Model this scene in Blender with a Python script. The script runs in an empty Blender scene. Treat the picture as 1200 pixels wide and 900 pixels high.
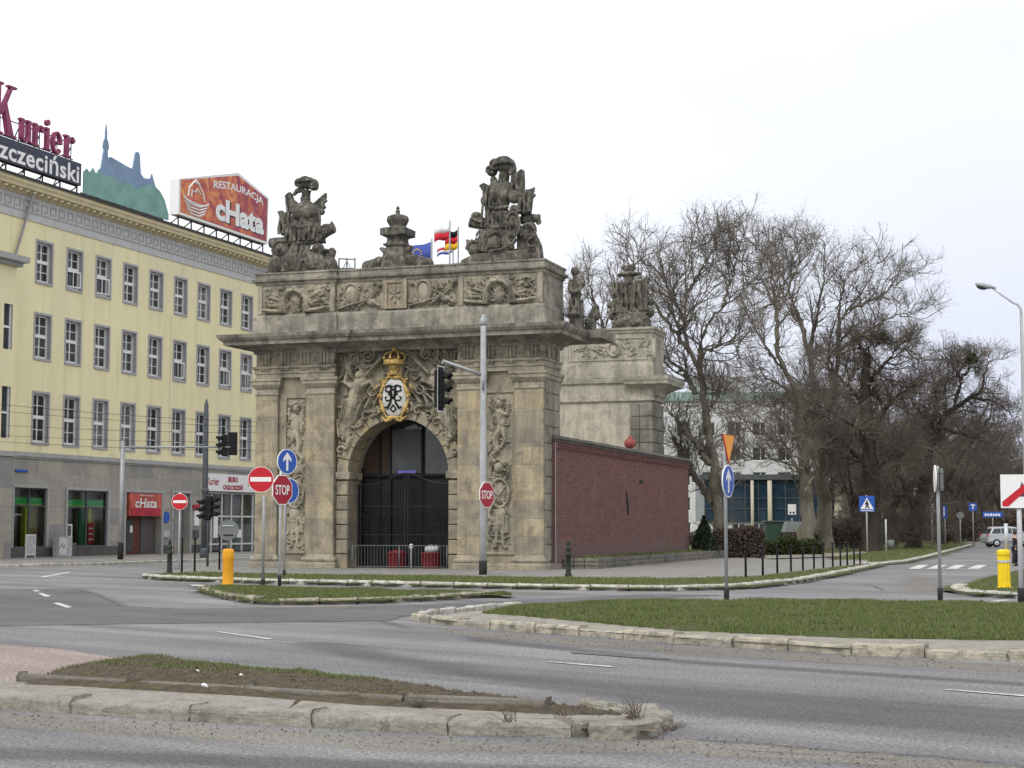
import bpy, bmesh, math, random
import numpy as np
from mathutils import Vector, Matrix
from mathutils.geometry import tessellate_polygon
R = math.radians
PI = math.pi
SC = bpy.context.scene
COL = SC.collection

# ------------------------------------------------------------------ camera
F, EYE, HORIZON = 1950.0, 1.65, 618.0          # focal length in photo pixels, eye height, horizon row
PITCH = math.atan((HORIZON - 450) / F)
cam_data = bpy.data.cameras.new('camera')
cam = bpy.data.objects.new('camera', cam_data)
COL.objects.link(cam)
cam.location = (0, 0, EYE)
cam.rotation_euler = (R(90) + PITCH, 0, 0)
cam_data.sensor_width = 36.0
cam_data.lens = F / 1200 * 36.0
cam_data.clip_start = 0.1
cam_data.clip_end = 6000
SC.camera = cam

# ------------------------------------------------------------------ sky and sun
SUN_EL, SUN_AZ = R(46), R(-150)                # sun high, behind the viewer and a little to the left
SKY_STRENGTH, SUN_STRENGTH, EXPOSURE = 0.1, 1.5, 0.2
w = bpy.data.worlds.new('World'); SC.world = w; w.use_nodes = True
nt = w.node_tree; nt.nodes.clear()
sky = nt.nodes.new('ShaderNodeTexSky'); sky.sky_type = 'NISHITA'; sky.sun_disc = False
sky.sun_elevation = SUN_EL; sky.sun_rotation = SUN_AZ
sky.dust_density = 3.0; sky.air_density = 1.0
tc = nt.nodes.new('ShaderNodeTexCoord')
ns = nt.nodes.new('ShaderNodeTexNoise'); ns.inputs['Scale'].default_value = 1.6; ns.inputs['Detail'].default_value = 4
mp = nt.nodes.new('ShaderNodeMapping'); mp.inputs['Scale'].default_value = (1, 1, 3)
rp = nt.nodes.new('ShaderNodeValToRGB')
rp.color_ramp.elements[0].position = 0.3; rp.color_ramp.elements[0].color = (9.2, 9.4, 10.0, 1)
rp.color_ramp.elements[1].position = 0.62; rp.color_ramp.elements[1].color = (12.2, 12.25, 12.4, 1)
# the cloud layer is thinner and bluer low in the east (right of the view)
dt = nt.nodes.new('ShaderNodeVectorMath'); dt.operation = 'DOT_PRODUCT'; dt.inputs[1].default_value = (0.55, 0.84, -0.85)
mr = nt.nodes.new('ShaderNodeMapRange'); mr.inputs['From Min'].default_value = 0.42; mr.inputs['From Max'].default_value = 0.98
mr.inputs['To Min'].default_value = 0.0; mr.inputs['To Max'].default_value = 1.0
blue = nt.nodes.new('ShaderNodeMix'); blue.data_type = 'RGBA'
blue.inputs[7].default_value = (6.3, 6.75, 8.3, 1)
mx = nt.nodes.new('ShaderNodeMix'); mx.data_type = 'RGBA'; mx.inputs[0].default_value = 0.92
bg = nt.nodes.new('ShaderNodeBackground'); bg.inputs['Strength'].default_value = SKY_STRENGTH
wo = nt.nodes.new('ShaderNodeOutputWorld')
L = nt.links.new
L(tc.outputs['Generated'], mp.inputs['Vector']); L(mp.outputs[0], ns.inputs['Vector']); L(ns.outputs['Fac'], rp.inputs['Fac'])
L(tc.outputs['Generated'], dt.inputs[0]); L(dt.outputs['Value'], mr.inputs['Value']); L(mr.outputs[0], blue.inputs[0])
L(rp.outputs[0], blue.inputs[6]); L(sky.outputs[0], mx.inputs[6]); L(blue.outputs[2], mx.inputs[7])
L(mx.outputs[2], bg.inputs['Color']); L(bg.outputs[0], wo.inputs['Surface'])
sl = bpy.data.lights.new('sun', 'SUN'); sl.energy = SUN_STRENGTH; sl.angle = R(20); sl.color = (1.0, 0.96, 0.89)
so = bpy.data.objects.new('sun', sl); COL.objects.link(so)
sd = Vector((math.sin(SUN_AZ) * math.cos(SUN_EL), math.cos(SUN_AZ) * math.cos(SUN_EL), math.sin(SUN_EL)))
so.rotation_euler = sd.to_track_quat('Z', 'Y').to_euler(); so.location = (0, -20, 60)
SC.view_settings.view_transform = 'Standard'; SC.view_settings.look = 'None'
SC.view_settings.gamma = 1.0; SC.view_settings.use_curve_mapping = False
SC.view_settings.exposure = EXPOSURE
SC.render.resolution_x = 1024; SC.render.resolution_y = 768

# ------------------------------------------------------------------ surveying helpers (photo pixel -> place)
def ray(x, y):
    dx = (x - 600) / F; dy = -(y - 450) / F
    return Vector((dx, math.cos(PITCH) - dy * math.sin(PITCH), math.sin(PITCH) + dy * math.cos(PITCH)))
def G(x, y, z=0.0):
    d = ray(x, y); t = (z - EYE) / d.z
    return Vector((d.x * t, d.y * t, z))
def at(x, y, Y):
    d = ray(x, y); t = Y / d.y
    return Vector((d.x * t, Y, EYE + d.z * t))
def GG(pts, z=0.0):
    return [G(p[0], p[1], p[2] if len(p) > 2 else z) for p in pts]

# ------------------------------------------------------------------ mesh helpers
class MB:
    def __init__(s): s.v = []; s.f = []; s.m = []
    def add(s, vs, fs, mi=0):
        o = len(s.v); s.v += [tuple(p) for p in vs]
        for f in fs: s.f.append([i + o for i in f]); s.m.append(mi)
        return s
    def box(s, x0, x1, y0, y1, z0, z1, mi=0):
        v = [(x0,y0,z0),(x1,y0,z0),(x1,y1,z0),(x0,y1,z0),(x0,y0,z1),(x1,y0,z1),(x1,y1,z1),(x0,y1,z1)]
        return s.add(v, [(0,3,2,1),(4,5,6,7),(0,1,5,4),(1,2,6,5),(2,3,7,6),(3,0,4,7)], mi)
    def cbox(s, x0, x1, y0, y1, z0, z1, c=0.02, mi=0):      # box with chamfered front (-y) edges
        v = [(x0,y1,z0),(x1,y1,z0),(x1,y1,z1),(x0,y1,z1),(x0,y0+c,z0),(x1,y0+c,z0),(x1,y0+c,z1),(x0,y0+c,z1),
             (x0+c,y0,z0+c),(x1-c,y0,z0+c),(x1-c,y0,z1-c),(x0+c,y0,z1-c)]
        f = [(0,3,2,1),(0,1,5,4),(1,2,6,5),(2,3,7,6),(3,0,4,7),(4,5,9,8),(5,6,10,9),(6,7,11,10),(7,4,8,11),(8,9,10,11)]
        return s.add(v, f, mi)
    def quad(s, a, b, c, d, mi=0): return s.add([a,b,c,d], [(0,1,2,3)], mi)
    def prism(s, poly, y0, y1, mi=0):                       # polygon in xz, CCW seen from -y, extruded along y
        n = len(poly)
        v = [(p[0], y0, p[1]) for p in poly] + [(p[0], y1, p[1]) for p in poly]
        tri = tessellate_polygon([[Vector((p[0], p[1], 0)) for p in poly]])
        f = []
        for t in tri:
            a, b, c = t
            ar = (poly[b][0]-poly[a][0])*(poly[c][1]-poly[a][1])-(poly[c][0]-poly[a][0])*(poly[b][1]-poly[a][1])
            if ar < 0: a, b, c = a, c, b
            f.append((a, b, c)); f.append((c+n, b+n, a+n))
        area = sum(poly[i][0]*poly[(i+1)%n][1]-poly[(i+1)%n][0]*poly[i][1] for i in range(n))
        for i in range(n):
            j = (i+1) % n
            f.append((j, i, i+n, j+n) if area > 0 else (i, j, j+n, i+n))
        return s.add(v, f, mi)
    def slab(s, poly, z0, z1, mi=0):                        # polygon in xy (list of 2d/3d), extruded in z
        n = len(poly)
        area = sum(poly[i][0]*poly[(i+1)%n][1]-poly[(i+1)%n][0]*poly[i][1] for i in range(n))
        if area < 0: poly = list(reversed(poly))
        v = [(p[0], p[1], z0) for p in poly] + [(p[0], p[1], z1) for p in poly]
        f = []
        for a, b, c in tessellate_polygon([[Vector((p[0], p[1], 0)) for p in poly]]):
            ar = (poly[b][0]-poly[a][0])*(poly[c][1]-poly[a][1])-(poly[c][0]-poly[a][0])*(poly[b][1]-poly[a][1])
            if ar < 0: a, b, c = a, c, b
            f.append((a+n, b+n, c+n)); f.append((c, b, a))
        for i in range(n):
            j = (i+1) % n; f.append((i, j, j+n, i+n))
        return s.add(v, f, mi)
    def tube(s, pts, rad, n=8, mi=0, cap=True):
        pts = [Vector(p) for p in pts]
        if not hasattr(rad, '__len__'): rad = [rad] * len(pts)
        vs = []; fs = []
        up = Vector((0, 0, 1))
        for i, p in enumerate(pts):
            t = (pts[min(i+1, len(pts)-1)] - pts[max(i-1, 0)]).normalized()
            a = t.cross(up)
            if a.length < 0.05: a = t.cross(Vector((0, 1, 0)))
            a.normalize(); b = t.cross(a)
            for k in range(n):
                q = 2*PI*k/n
                vs.append(p + (a*math.cos(q) + b*math.sin(q)) * rad[i])
        for i in range(len(pts)-1):
            for k in range(n):
                l = (k+1) % n
                fs.append((i*n+k, (i+1)*n+k, (i+1)*n+l, i*n+l))
        if cap:
            fs.append(tuple(range(n))); fs.append(tuple(reversed(range((len(pts)-1)*n, len(pts)*n))))
        return s.add(vs, fs, mi)
    def lathe(s, prof, c=(0,0,0), n=20, mi=0, phase=0.0):   # (r, z) from bottom to top
        vs = []; fs = []
        for r, z in prof:
            for k in range(n):
                q = 2*PI*k/n + phase
                vs.append((c[0]+r*math.cos(q), c[1]+r*math.sin(q), c[2]+z))
        for i in range(len(prof)-1):
            for k in range(n):
                l = (k+1) % n
                fs.append((i*n+k, i*n+l, (i+1)*n+l, (i+1)*n+k))
        fs.append(tuple(reversed(range(n)))); fs.append(tuple(range((len(prof)-1)*n, len(prof)*n)))
        return s.add(vs, fs, mi)
    def ell(s, c, r, rot=0.0, n=14, m=9, mi=0):             # ellipsoid, rot about y
        vs = []; fs = []
        ca, sa = math.cos(rot), math.sin(rot)
        for i in range(m+1):
            th = PI*i/m
            for k in range(n):
                q = 2*PI*k/n
                x, y, z = r[0]*math.sin(th)*math.cos(q), r[1]*math.sin(th)*math.sin(q), r[2]*math.cos(th)
                vs.append((c[0]+x*ca+z*sa, c[1]+y, c[2]-x*sa+z*ca))
        for i in range(m):
            for k in range(n):
                l = (k+1) % n
                fs.append((i*n+k, (i+1)*n+k, (i+1)*n+l, i*n+l))
        return s.add(vs, fs, mi)
    def rings(s, poly, prof, mi=0, top=True, bottom=True):  # moulding: closed plan polygon (CCW) offset by prof[(off, z)]
        n = len(poly); vs = []
        P2 = [Vector((p[0], p[1])) for p in poly]
        nrm = []
        for i in range(n):
            e = (P2[(i+1) % n] - P2[i]).normalized(); nrm.append(Vector((e.y, -e.x)))
        mit = []
        for i in range(n):
            a, b = nrm[i-1], nrm[i]
            mit.append((a + b) / max(0.2, 1 + a.dot(b)))
        for off, z in prof:
            for i in range(n):
                q = P2[i] + mit[i] * off; vs.append((q.x, q.y, z))
        fs = []
        for k in range(len(prof)-1):
            for i in range(n):
                j = (i+1) % n
                fs.append((k*n+i, k*n+j, (k+1)*n+j, (k+1)*n+i))
        if top: fs.append(tuple(range((len(prof)-1)*n, len(prof)*n)))
        if bottom: fs.append(tuple(reversed(range(n))))
        return s.add(vs, fs, mi)
    def build(s, name, mats, parent=None, smooth=False, bevel=0.0, loc=None, rotz=None):
        me = bpy.data.meshes.new(name)
        me.from_pydata(s.v, [], s.f)
        if not isinstance(mats, (list, tuple)): mats = [mats]
        for m in mats: me.materials.append(m)
        if len(mats) > 1: me.polygons.foreach_set('material_index', s.m)
        if smooth: me.polygons.foreach_set('use_smooth', [True]*len(me.polygons))
        me.update()
        o = bpy.data.objects.new(name, me); COL.objects.link(o)
        if parent: o.parent = parent
        if loc is not None: o.location = loc
        if rotz is not None: o.rotation_euler = (0, 0, rotz)
        if bevel:
            b = o.modifiers.new('bevel', 'BEVEL'); b.width = bevel; b.segments = 2; b.limit_method = 'ANGLE'; b.angle_limit = R(40)
        return o

def np_object(name, V, Q, mat, parent=None, smooth=False):  # fast mesh from arrays; Q is (n, 3) or (n, 4)
    me = bpy.data.meshes.new(name)
    V = np.asarray(V, np.float32); Q = np.asarray(Q, np.int32); k = Q.shape[1]
    me.vertices.add(len(V)); me.vertices.foreach_set('co', V.ravel())
    me.loops.add(Q.size); me.loops.foreach_set('vertex_index', Q.ravel())
    me.polygons.add(len(Q)); me.polygons.foreach_set('loop_start', np.arange(0, Q.size, k, dtype=np.int32))
    me.polygons.foreach_set('loop_total', np.full(len(Q), k, np.int32))
    if smooth: me.polygons.foreach_set('use_smooth', np.ones(len(Q), bool))
    me.update(calc_edges=True); me.validate()
    if mat: me.materials.append(mat)
    o = bpy.data.objects.new(name, me); COL.objects.link(o)
    if parent: o.parent = parent
    return o

def empty(name, loc=(0,0,0), rotz=0.0):
    o = bpy.data.objects.new(name, None); COL.objects.link(o)
    o.location = loc; o.rotation_euler = (0, 0, rotz); o.empty_display_size = 0.3
    return o
def tag(o, label, cat, group=None):
    o['label'] = label; o['category'] = cat
    if group: o['group'] = group
    return o
def thing(name, label, cat, loc=(0,0,0), rotz=0.0, group=None):
    return tag(empty(name, loc, rotz), label, cat, group)
def struct(o): o['kind'] = 'structure'; return o
def stuff(o, label=None):
    o['kind'] = 'stuff'
    if label: o['label'] = label
    return o
def copy_tree(o, parent=None):
    c = o.copy(); COL.objects.link(c); c.parent = parent
    if parent: c.matrix_parent_inverse = o.matrix_parent_inverse.copy()
    for ch in list(o.children): copy_tree(ch, c)
    return c

DG = None
def text_geo(body, w=None, h=None, bold=0.0, shear=0.0, spacing=1.0):   # polygons of a text, scaled to w x h, in xz
    cu = bpy.data.curves.new('lettering', 'FONT'); cu.body = body; cu.offset = bold; cu.shear = shear
    cu.space_character = spacing; cu.resolution_u = 4; cu.align_x = 'LEFT'
    ob = bpy.data.objects.new('lettering', cu); COL.objects.link(ob)
    dg = bpy.context.evaluated_depsgraph_get(); dg.update()
    me = bpy.data.meshes.new_from_object(ob.evaluated_get(dg))
    V = [tuple(v.co) for v in me.vertices]; Fs = [tuple(p.vertices) for p in me.polygons]
    bpy.data.objects.remove(ob); bpy.data.curves.remove(cu); bpy.data.meshes.remove(me)
    xs = [v[0] for v in V]; ys = [v[1] for v in V]
    x0, x1, y0, y1 = min(xs), max(xs), min(ys), max(ys)
    sx = w/(x1-x0) if w else None; sy = h/(y1-y0) if h else None
    sx = sx or sy; sy = sy or sx
    return [((v[0]-x0)*sx, (v[1]-y0)*sy) for v in V], Fs
def text_mb(mb, body, x, z, y, w=None, h=None, depth=0.004, mi=0, fn=None, **k):   # front face at y, facing -y
    V, Fs = text_geo(body, w, h, **k)
    pts = []
    for (a, b) in V:
        p = (x+a, z+b)
        if fn: p = fn(p)
        pts.append(p)
    n = len(pts)
    vs = [(p[0], y, p[1]) for p in pts] + [(p[0], y+depth, p[1]) for p in pts]
    fs = []
    edge = {}
    for f in Fs:
        a = sum(pts[f[i]][0]*pts[f[(i+1) % len(f)]][1]-pts[f[(i+1) % len(f)]][0]*pts[f[i]][1] for i in range(len(f)))
        if a < 0: f = tuple(reversed(f))
        fs.append(f)
        for i in range(len(f)):
            e = (f[i], f[(i+1) % len(f)]); edge[e] = 1
    for (a, b) in list(edge):
        if (b, a) not in edge: fs.append((b, a, a+n, b+n))
    return mb.add(vs, fs, mi)

# ------------------------------------------------------------------ materials
def nodes_of(name):
    m = bpy.data.materials.new(name); m.use_nodes = True
    n = m.node_tree; b = n.nodes['Principled BSDF']
    return m, n, b
def N(n, t, **k):
    x = n.nodes.new(t)
    for a, v in k.items():
        if a in x.inputs: x.inputs[a].default_value = v
        else: setattr(x, a, v)
    return x
def plain(name, c, rough=0.6, metal=0.0, var=0.12, scale=6.0, bump=0.0, spec=0.22):
    m, n, b = nodes_of(name)
    t = N(n, 'ShaderNodeTexCoord'); no = N(n, 'ShaderNodeTexNoise', Scale=scale, Detail=5.0, Roughness=0.65)
    r = N(n, 'ShaderNodeValToRGB')
    lo = [max(0, x*(1-var)) for x in c]; hi = [min(1, x*(1+var)) for x in c]
    r.color_ramp.elements[0].position = 0.3; r.color_ramp.elements[0].color = (*lo, 1)
    r.color_ramp.elements[1].position = 0.7; r.color_ramp.elements[1].color = (*hi, 1)
    n.links.new(t.outputs['Object'], no.inputs['Vector']); n.links.new(no.outputs['Fac'], r.inputs['Fac'])
    n.links.new(r.outputs[0], b.inputs['Base Color'])
    b.inputs['Roughness'].default_value = rough; b.inputs['Metallic'].default_value = metal
    b.inputs['Specular IOR Level'].default_value = spec
    if bump:
        bp = N(n, 'ShaderNodeBump', Strength=bump, Distance=0.02)
        n.links.new(no.outputs['Fac'], bp.inputs['Height']); n.links.new(bp.outputs[0], b.inputs['Normal'])
    return m
def mixc(n, a, bb, fac, mode='MIX'):
    x = N(n, 'ShaderNodeMix', data_type='RGBA', blend_type=mode)
    for sock, v in ((0, fac), (6, a), (7, bb)):
        if isinstance(v, (int, float)): x.inputs[sock].default_value = v
        elif isinstance(v, tuple): x.inputs[sock].default_value = (*v, 1) if len(v) == 3 else v
        else: n.links.new(v, x.inputs[sock])
    return x.outputs[2]
def ramp(n, src, p0, p1, c0=(0,0,0), c1=(1,1,1)):
    r = N(n, 'ShaderNodeValToRGB')
    r.color_ramp.elements[0].position = p0; r.color_ramp.elements[0].color = (*c0, 1)
    r.color_ramp.elements[1].position = p1; r.color_ramp.elements[1].color = (*c1, 1)
    n.links.new(src, r.inputs['Fac']); return r.outputs[0]
def noise(n, vec, scale, detail=5.0, rough=0.6, dist=0.0):
    x = N(n, 'ShaderNodeTexNoise', Scale=scale, Detail=detail, Roughness=rough, Distortion=dist)
    n.links.new(vec, x.inputs['Vector']); return x.outputs['Fac']
def mapped(n, src, scale=(1,1,1), rot=(0,0,0)):
    x = N(n, 'ShaderNodeMapping'); x.inputs['Scale'].default_value = scale; x.inputs['Rotation'].default_value = rot
    n.links.new(src, x.inputs['Vector']); return x.outputs[0]
def wallvec(n, src):                                        # (x + y, z, 0): bricks and blocks on vertical faces
    s = N(n, 'ShaderNodeSeparateXYZ'); n.links.new(src, s.inputs[0])
    a = N(n, 'ShaderNodeMath', operation='ADD'); n.links.new(s.outputs[0], a.inputs[0]); n.links.new(s.outputs[1], a.inputs[1])
    c = N(n, 'ShaderNodeCombineXYZ'); n.links.new(a.outputs[0], c.inputs[0]); n.links.new(s.outputs[2], c.inputs[1])
    return c.outputs[0]

def stone(name, c1, c2, dark, stain=0.5, blocks=None, bump=0.35, seed=0.0, ochre=0.0, streak=0.35):
    """Weathered sandstone: two tones, soot in patches, rain streaks, optional ashlar joints."""
    m, n, b = nodes_of(name)
    t = N(n, 'ShaderNodeTexCoord').outputs['Object']
    mpn = N(n, 'ShaderNodeMapping'); mpn.inputs['Location'].default_value = (seed, seed*1.7, seed*0.6)
    n.links.new(t, mpn.inputs['Vector']); v = mpn.outputs[0]
    col = mixc(n, c1, c2, ramp(n, noise(n, v, 0.9, 6, 0.65), 0.35, 0.66))
    fine = noise(n, v, 14, 6, 0.75)
    col = mixc(n, col, ramp(n, fine, 0.25, 0.75, (0.55, 0.53, 0.5), (1.3, 1.3, 1.3)), 0.75, 'MULTIPLY')
    if blocks:
        br = N(n, 'ShaderNodeTexBrick'); br.offset = 0.5
        br.inputs['Scale'].default_value = 1.0; br.inputs['Brick Width'].default_value = blocks[0]; br.inputs['Row Height'].default_value = blocks[1]
        br.inputs['Mortar Size'].default_value = 0.008; br.inputs['Bias'].default_value = 0.0
        br.inputs['Color1'].default_value = (0.72, 0.72, 0.75, 1); br.inputs['Color2'].default_value = (1.22, 1.14, 0.98, 1); br.inputs['Mortar'].default_value = (0.55, 0.53, 0.5, 1)
        n.links.new(wallvec(n, v), br.inputs['Vector'])
        col = mixc(n, col, br.outputs['Color'], 0.75, 'MULTIPLY')
    if ochre:
        col = mixc(n, col, (0.46, 0.31, 0.13), N_scaled(n, ramp(n, noise(n, v, 0.55, 4, 0.6, 0.6), 0.55, 0.72), ochre))
    st = ramp(n, noise(n, mapped(n, v, (2.2, 2.2, 0.22)), 1.1, 6, 0.7), 0.44, 0.68)
    col = mixc(n, col, dark, N_scaled(n, st, streak))
    bl = ramp(n, noise(n, v, 1.5, 9, 0.75, 0.4), 0.47, 0.66)
    col = mixc(n, col, dark, N_scaled(n, bl, stain))
    n.links.new(col, b.inputs['Base Color']); b.inputs['Roughness'].default_value = 0.95; b.inputs['Specular IOR Level'].default_value = 0.08
    bp = N(n, 'ShaderNodeBump', Strength=bump, Distance=0.03); n.links.new(fine, bp.inputs['Height']); n.links.new(bp.outputs[0], b.inputs['Normal'])
    return m
def N_scaled(n, src, f):
    x = N(n, 'ShaderNodeMath', operation='MULTIPLY'); n.links.new(src, x.inputs[0]); x.inputs[1].default_value = f; return x.outputs[0]

M = {}
M['stone'] = stone('sandstone', (0.435, 0.39, 0.292), (0.305, 0.28, 0.226), (0.115, 0.107, 0.096), 0.75, (1.6, 0.66), ochre=0.38, streak=0.55)
M['stone_plain'] = stone('sandstone_carved', (0.42, 0.38, 0.295), (0.30, 0.278, 0.226), (0.08, 0.074, 0.066), 0.9, seed=3.3, ochre=0.2)
M['stone_relief'] = stone('sandstone_relief', (0.44, 0.40, 0.31), (0.295, 0.275, 0.225), (0.055, 0.051, 0.047), 0.9, seed=6.3, ochre=0.15, streak=0.5)
M['stone_grey'] = stone('sandstone_grey', (0.41, 0.385, 0.32), (0.27, 0.256, 0.22), (0.085, 0.08, 0.074), 0.75, seed=7.1, streak=0.6)
M['stone_cornice'] = stone('sandstone_cornice', (0.40, 0.375, 0.31), (0.26, 0.247, 0.212), (0.075, 0.071, 0.065), 0.75, seed=11.4, streak=0.7)
M['stone_top'] = stone('sandstone_sooty', (0.225, 0.214, 0.185), (0.125, 0.12, 0.107), (0.035, 0.034, 0.032), 0.75, seed=5.2, streak=0.5, bump=0.6)
def sooty(m):                                              # streaky black crust; pale and dark mottling also paints in carved light and shade
    n = m.node_tree; b = n.nodes['Principled BSDF']; l = b.inputs['Base Color'].links[0]; src = l.from_socket
    t = N(n, 'ShaderNodeTexCoord').outputs['Object']
    col = mixc(n, src, ramp(n, noise(n, t, 6.5, 5, 0.6, 0.3), 0.4, 0.6, (0.62, 0.62, 0.62), (1.35, 1.34, 1.3)), 0.7, 'MULTIPLY')
    col = mixc(n, col, ramp(n, noise(n, mapped(n, t, (1, 1, 0.3)), 9.0, 4, 0.6), 0.4, 0.65, (0.6, 0.6, 0.6), (1.3, 1.3, 1.28)), 0.7, 'MULTIPLY')
    n.links.new(col, b.inputs['Base Color'])
sooty(M['stone_top'])
M['stone_rear'] = stone('pale_rear_stone', (0.48, 0.455, 0.38), (0.35, 0.335, 0.285), (0.12, 0.114, 0.102), 0.7, seed=14.0, streak=0.5)
M['plaster'] = stone('old_plaster', (0.52, 0.49, 0.41), (0.40, 0.38, 0.32), (0.16, 0.15, 0.13), 0.55, seed=2.2, streak=0.6)
M['ashlar_grey'] = stone('grey_limestone', (0.40, 0.392, 0.375), (0.335, 0.327, 0.312), (0.21, 0.208, 0.2), 0.3, (2.2, 0.9), seed=9.0, streak=0.3, bump=0.1)
M['ashlar_dark'] = stone('dark_plinth_stone', (0.14, 0.14, 0.14), (0.10, 0.10, 0.10), (0.06, 0.06, 0.06), 0.3, seed=4.0)
M['band_grey'] = plain('grey_trim', (0.36, 0.36, 0.35), 0.8, var=0.15, scale=3)
M['reveal_grey'] = plain('grey_window_surround', (0.37, 0.36, 0.375), 0.8, var=0.1)
M['frieze_grey'] = plain('grey_frieze', (0.48, 0.48, 0.48), 0.85, var=0.12, scale=2)
M['frieze_key'] = plain('grey_frieze_key', (0.34, 0.34, 0.35), 0.85, var=0.12, scale=2)

def yellow_wall():
    m, n, b = nodes_of('yellow_render')
    t = N(n, 'ShaderNodeTexCoord').outputs['Object']
    col = mixc(n, (0.82, 0.75, 0.475), (0.77, 0.70, 0.435), ramp(n, noise(n, t, 0.35, 4), 0.35, 0.65))
    col = mixc(n, col, (0.45, 0.39, 0.2), N_scaled(n, ramp(n, noise(n, mapped(n, t, (1.6, 1.6, 0.12)), 0.9, 6, 0.7), 0.5, 0.75), 0.5))
    col = mixc(n, col, (0.62, 0.58, 0.45), N_scaled(n, ramp(n, noise(n, t, 0.16, 7, 0.7), 0.5, 0.62), 0.35))
    n.links.new(col, b.inputs['Base Color']); b.inputs['Roughness'].default_value = 0.9; b.inputs['Specular IOR Level'].default_value = 0.2
    return m
M['yellow'] = yellow_wall()
M['cornice_yellow'] = plain('ochre_cornice', (0.62, 0.54, 0.35), 0.85, var=0.12, scale=2)

def brick_wall():
    m, n, b = nodes_of('red_brick')
    t = N(n, 'ShaderNodeTexCoord').outputs['Object']
    br = N(n, 'ShaderNodeTexBrick'); br.offset = 0.5
    br.inputs['Scale'].default_value = 1.0; br.inputs['Brick Width'].default_value = 0.26; br.inputs['Row Height'].default_value = 0.085
    br.inputs['Mortar Size'].default_value = 0.009; br.inputs['Mortar Smooth'].default_value = 0.2
    br.inputs['Color1'].default_value = (0.20, 0.09, 0.079, 1); br.inputs['Color2'].default_value = (0.13, 0.065, 0.059, 1); br.inputs['Mortar'].default_value = (0.20, 0.165, 0.15, 1)
    n.links.new(wallvec(n, t), br.inputs['Vector'])
    col = mixc(n, br.outputs['Color'], ramp(n, noise(n, t, 9, 5, 0.7), 0.3, 0.7, (0.65, 0.65, 0.68), (1.25, 1.2, 1.2)), 0.8, 'MULTIPLY')
    col = mixc(n, col, (0.25, 0.155, 0.135), N_scaled(n, ramp(n, noise(n, t, 0.7, 5, 0.65), 0.55, 0.75), 0.45))
    s = N(n, 'ShaderNodeSeparateXYZ'); n.links.new(t, s.inputs[0])
    # damp and salts near the foot of the wall
    ft = N(n, 'ShaderNodeMath', operation='ADD'); n.links.new(s.outputs[2], ft.inputs[0])
    nm = N(n, 'ShaderNodeMath', operation='MULTIPLY'); n.links.new(noise(n, t, 0.9, 5), nm.inputs[0]); nm.inputs[1].default_value = -1.6
    n.links.new(nm.outputs[0], ft.inputs[1])
    damp = ramp(n, ft.outputs[0], -0.3, 0.5, (1, 1, 1), (0, 0, 0))
    col = mixc(n, col, (0.16, 0.125, 0.12), N_scaled(n, damp, 0.6))
    n.links.new(col, b.inputs['Base Color']); b.inputs['Roughness'].default_value = 0.95; b.inputs['Specular IOR Level'].default_value = 0.08
    bp = N(n, 'ShaderNodeBump', Strength=0.5, Distance=0.01); n.links.new(br.outputs['Fac'], bp.inputs['Height']); bp.invert = True
    n.links.new(bp.outputs[0], b.inputs['Normal'])
    return m
M['brick'] = brick_wall()

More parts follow.
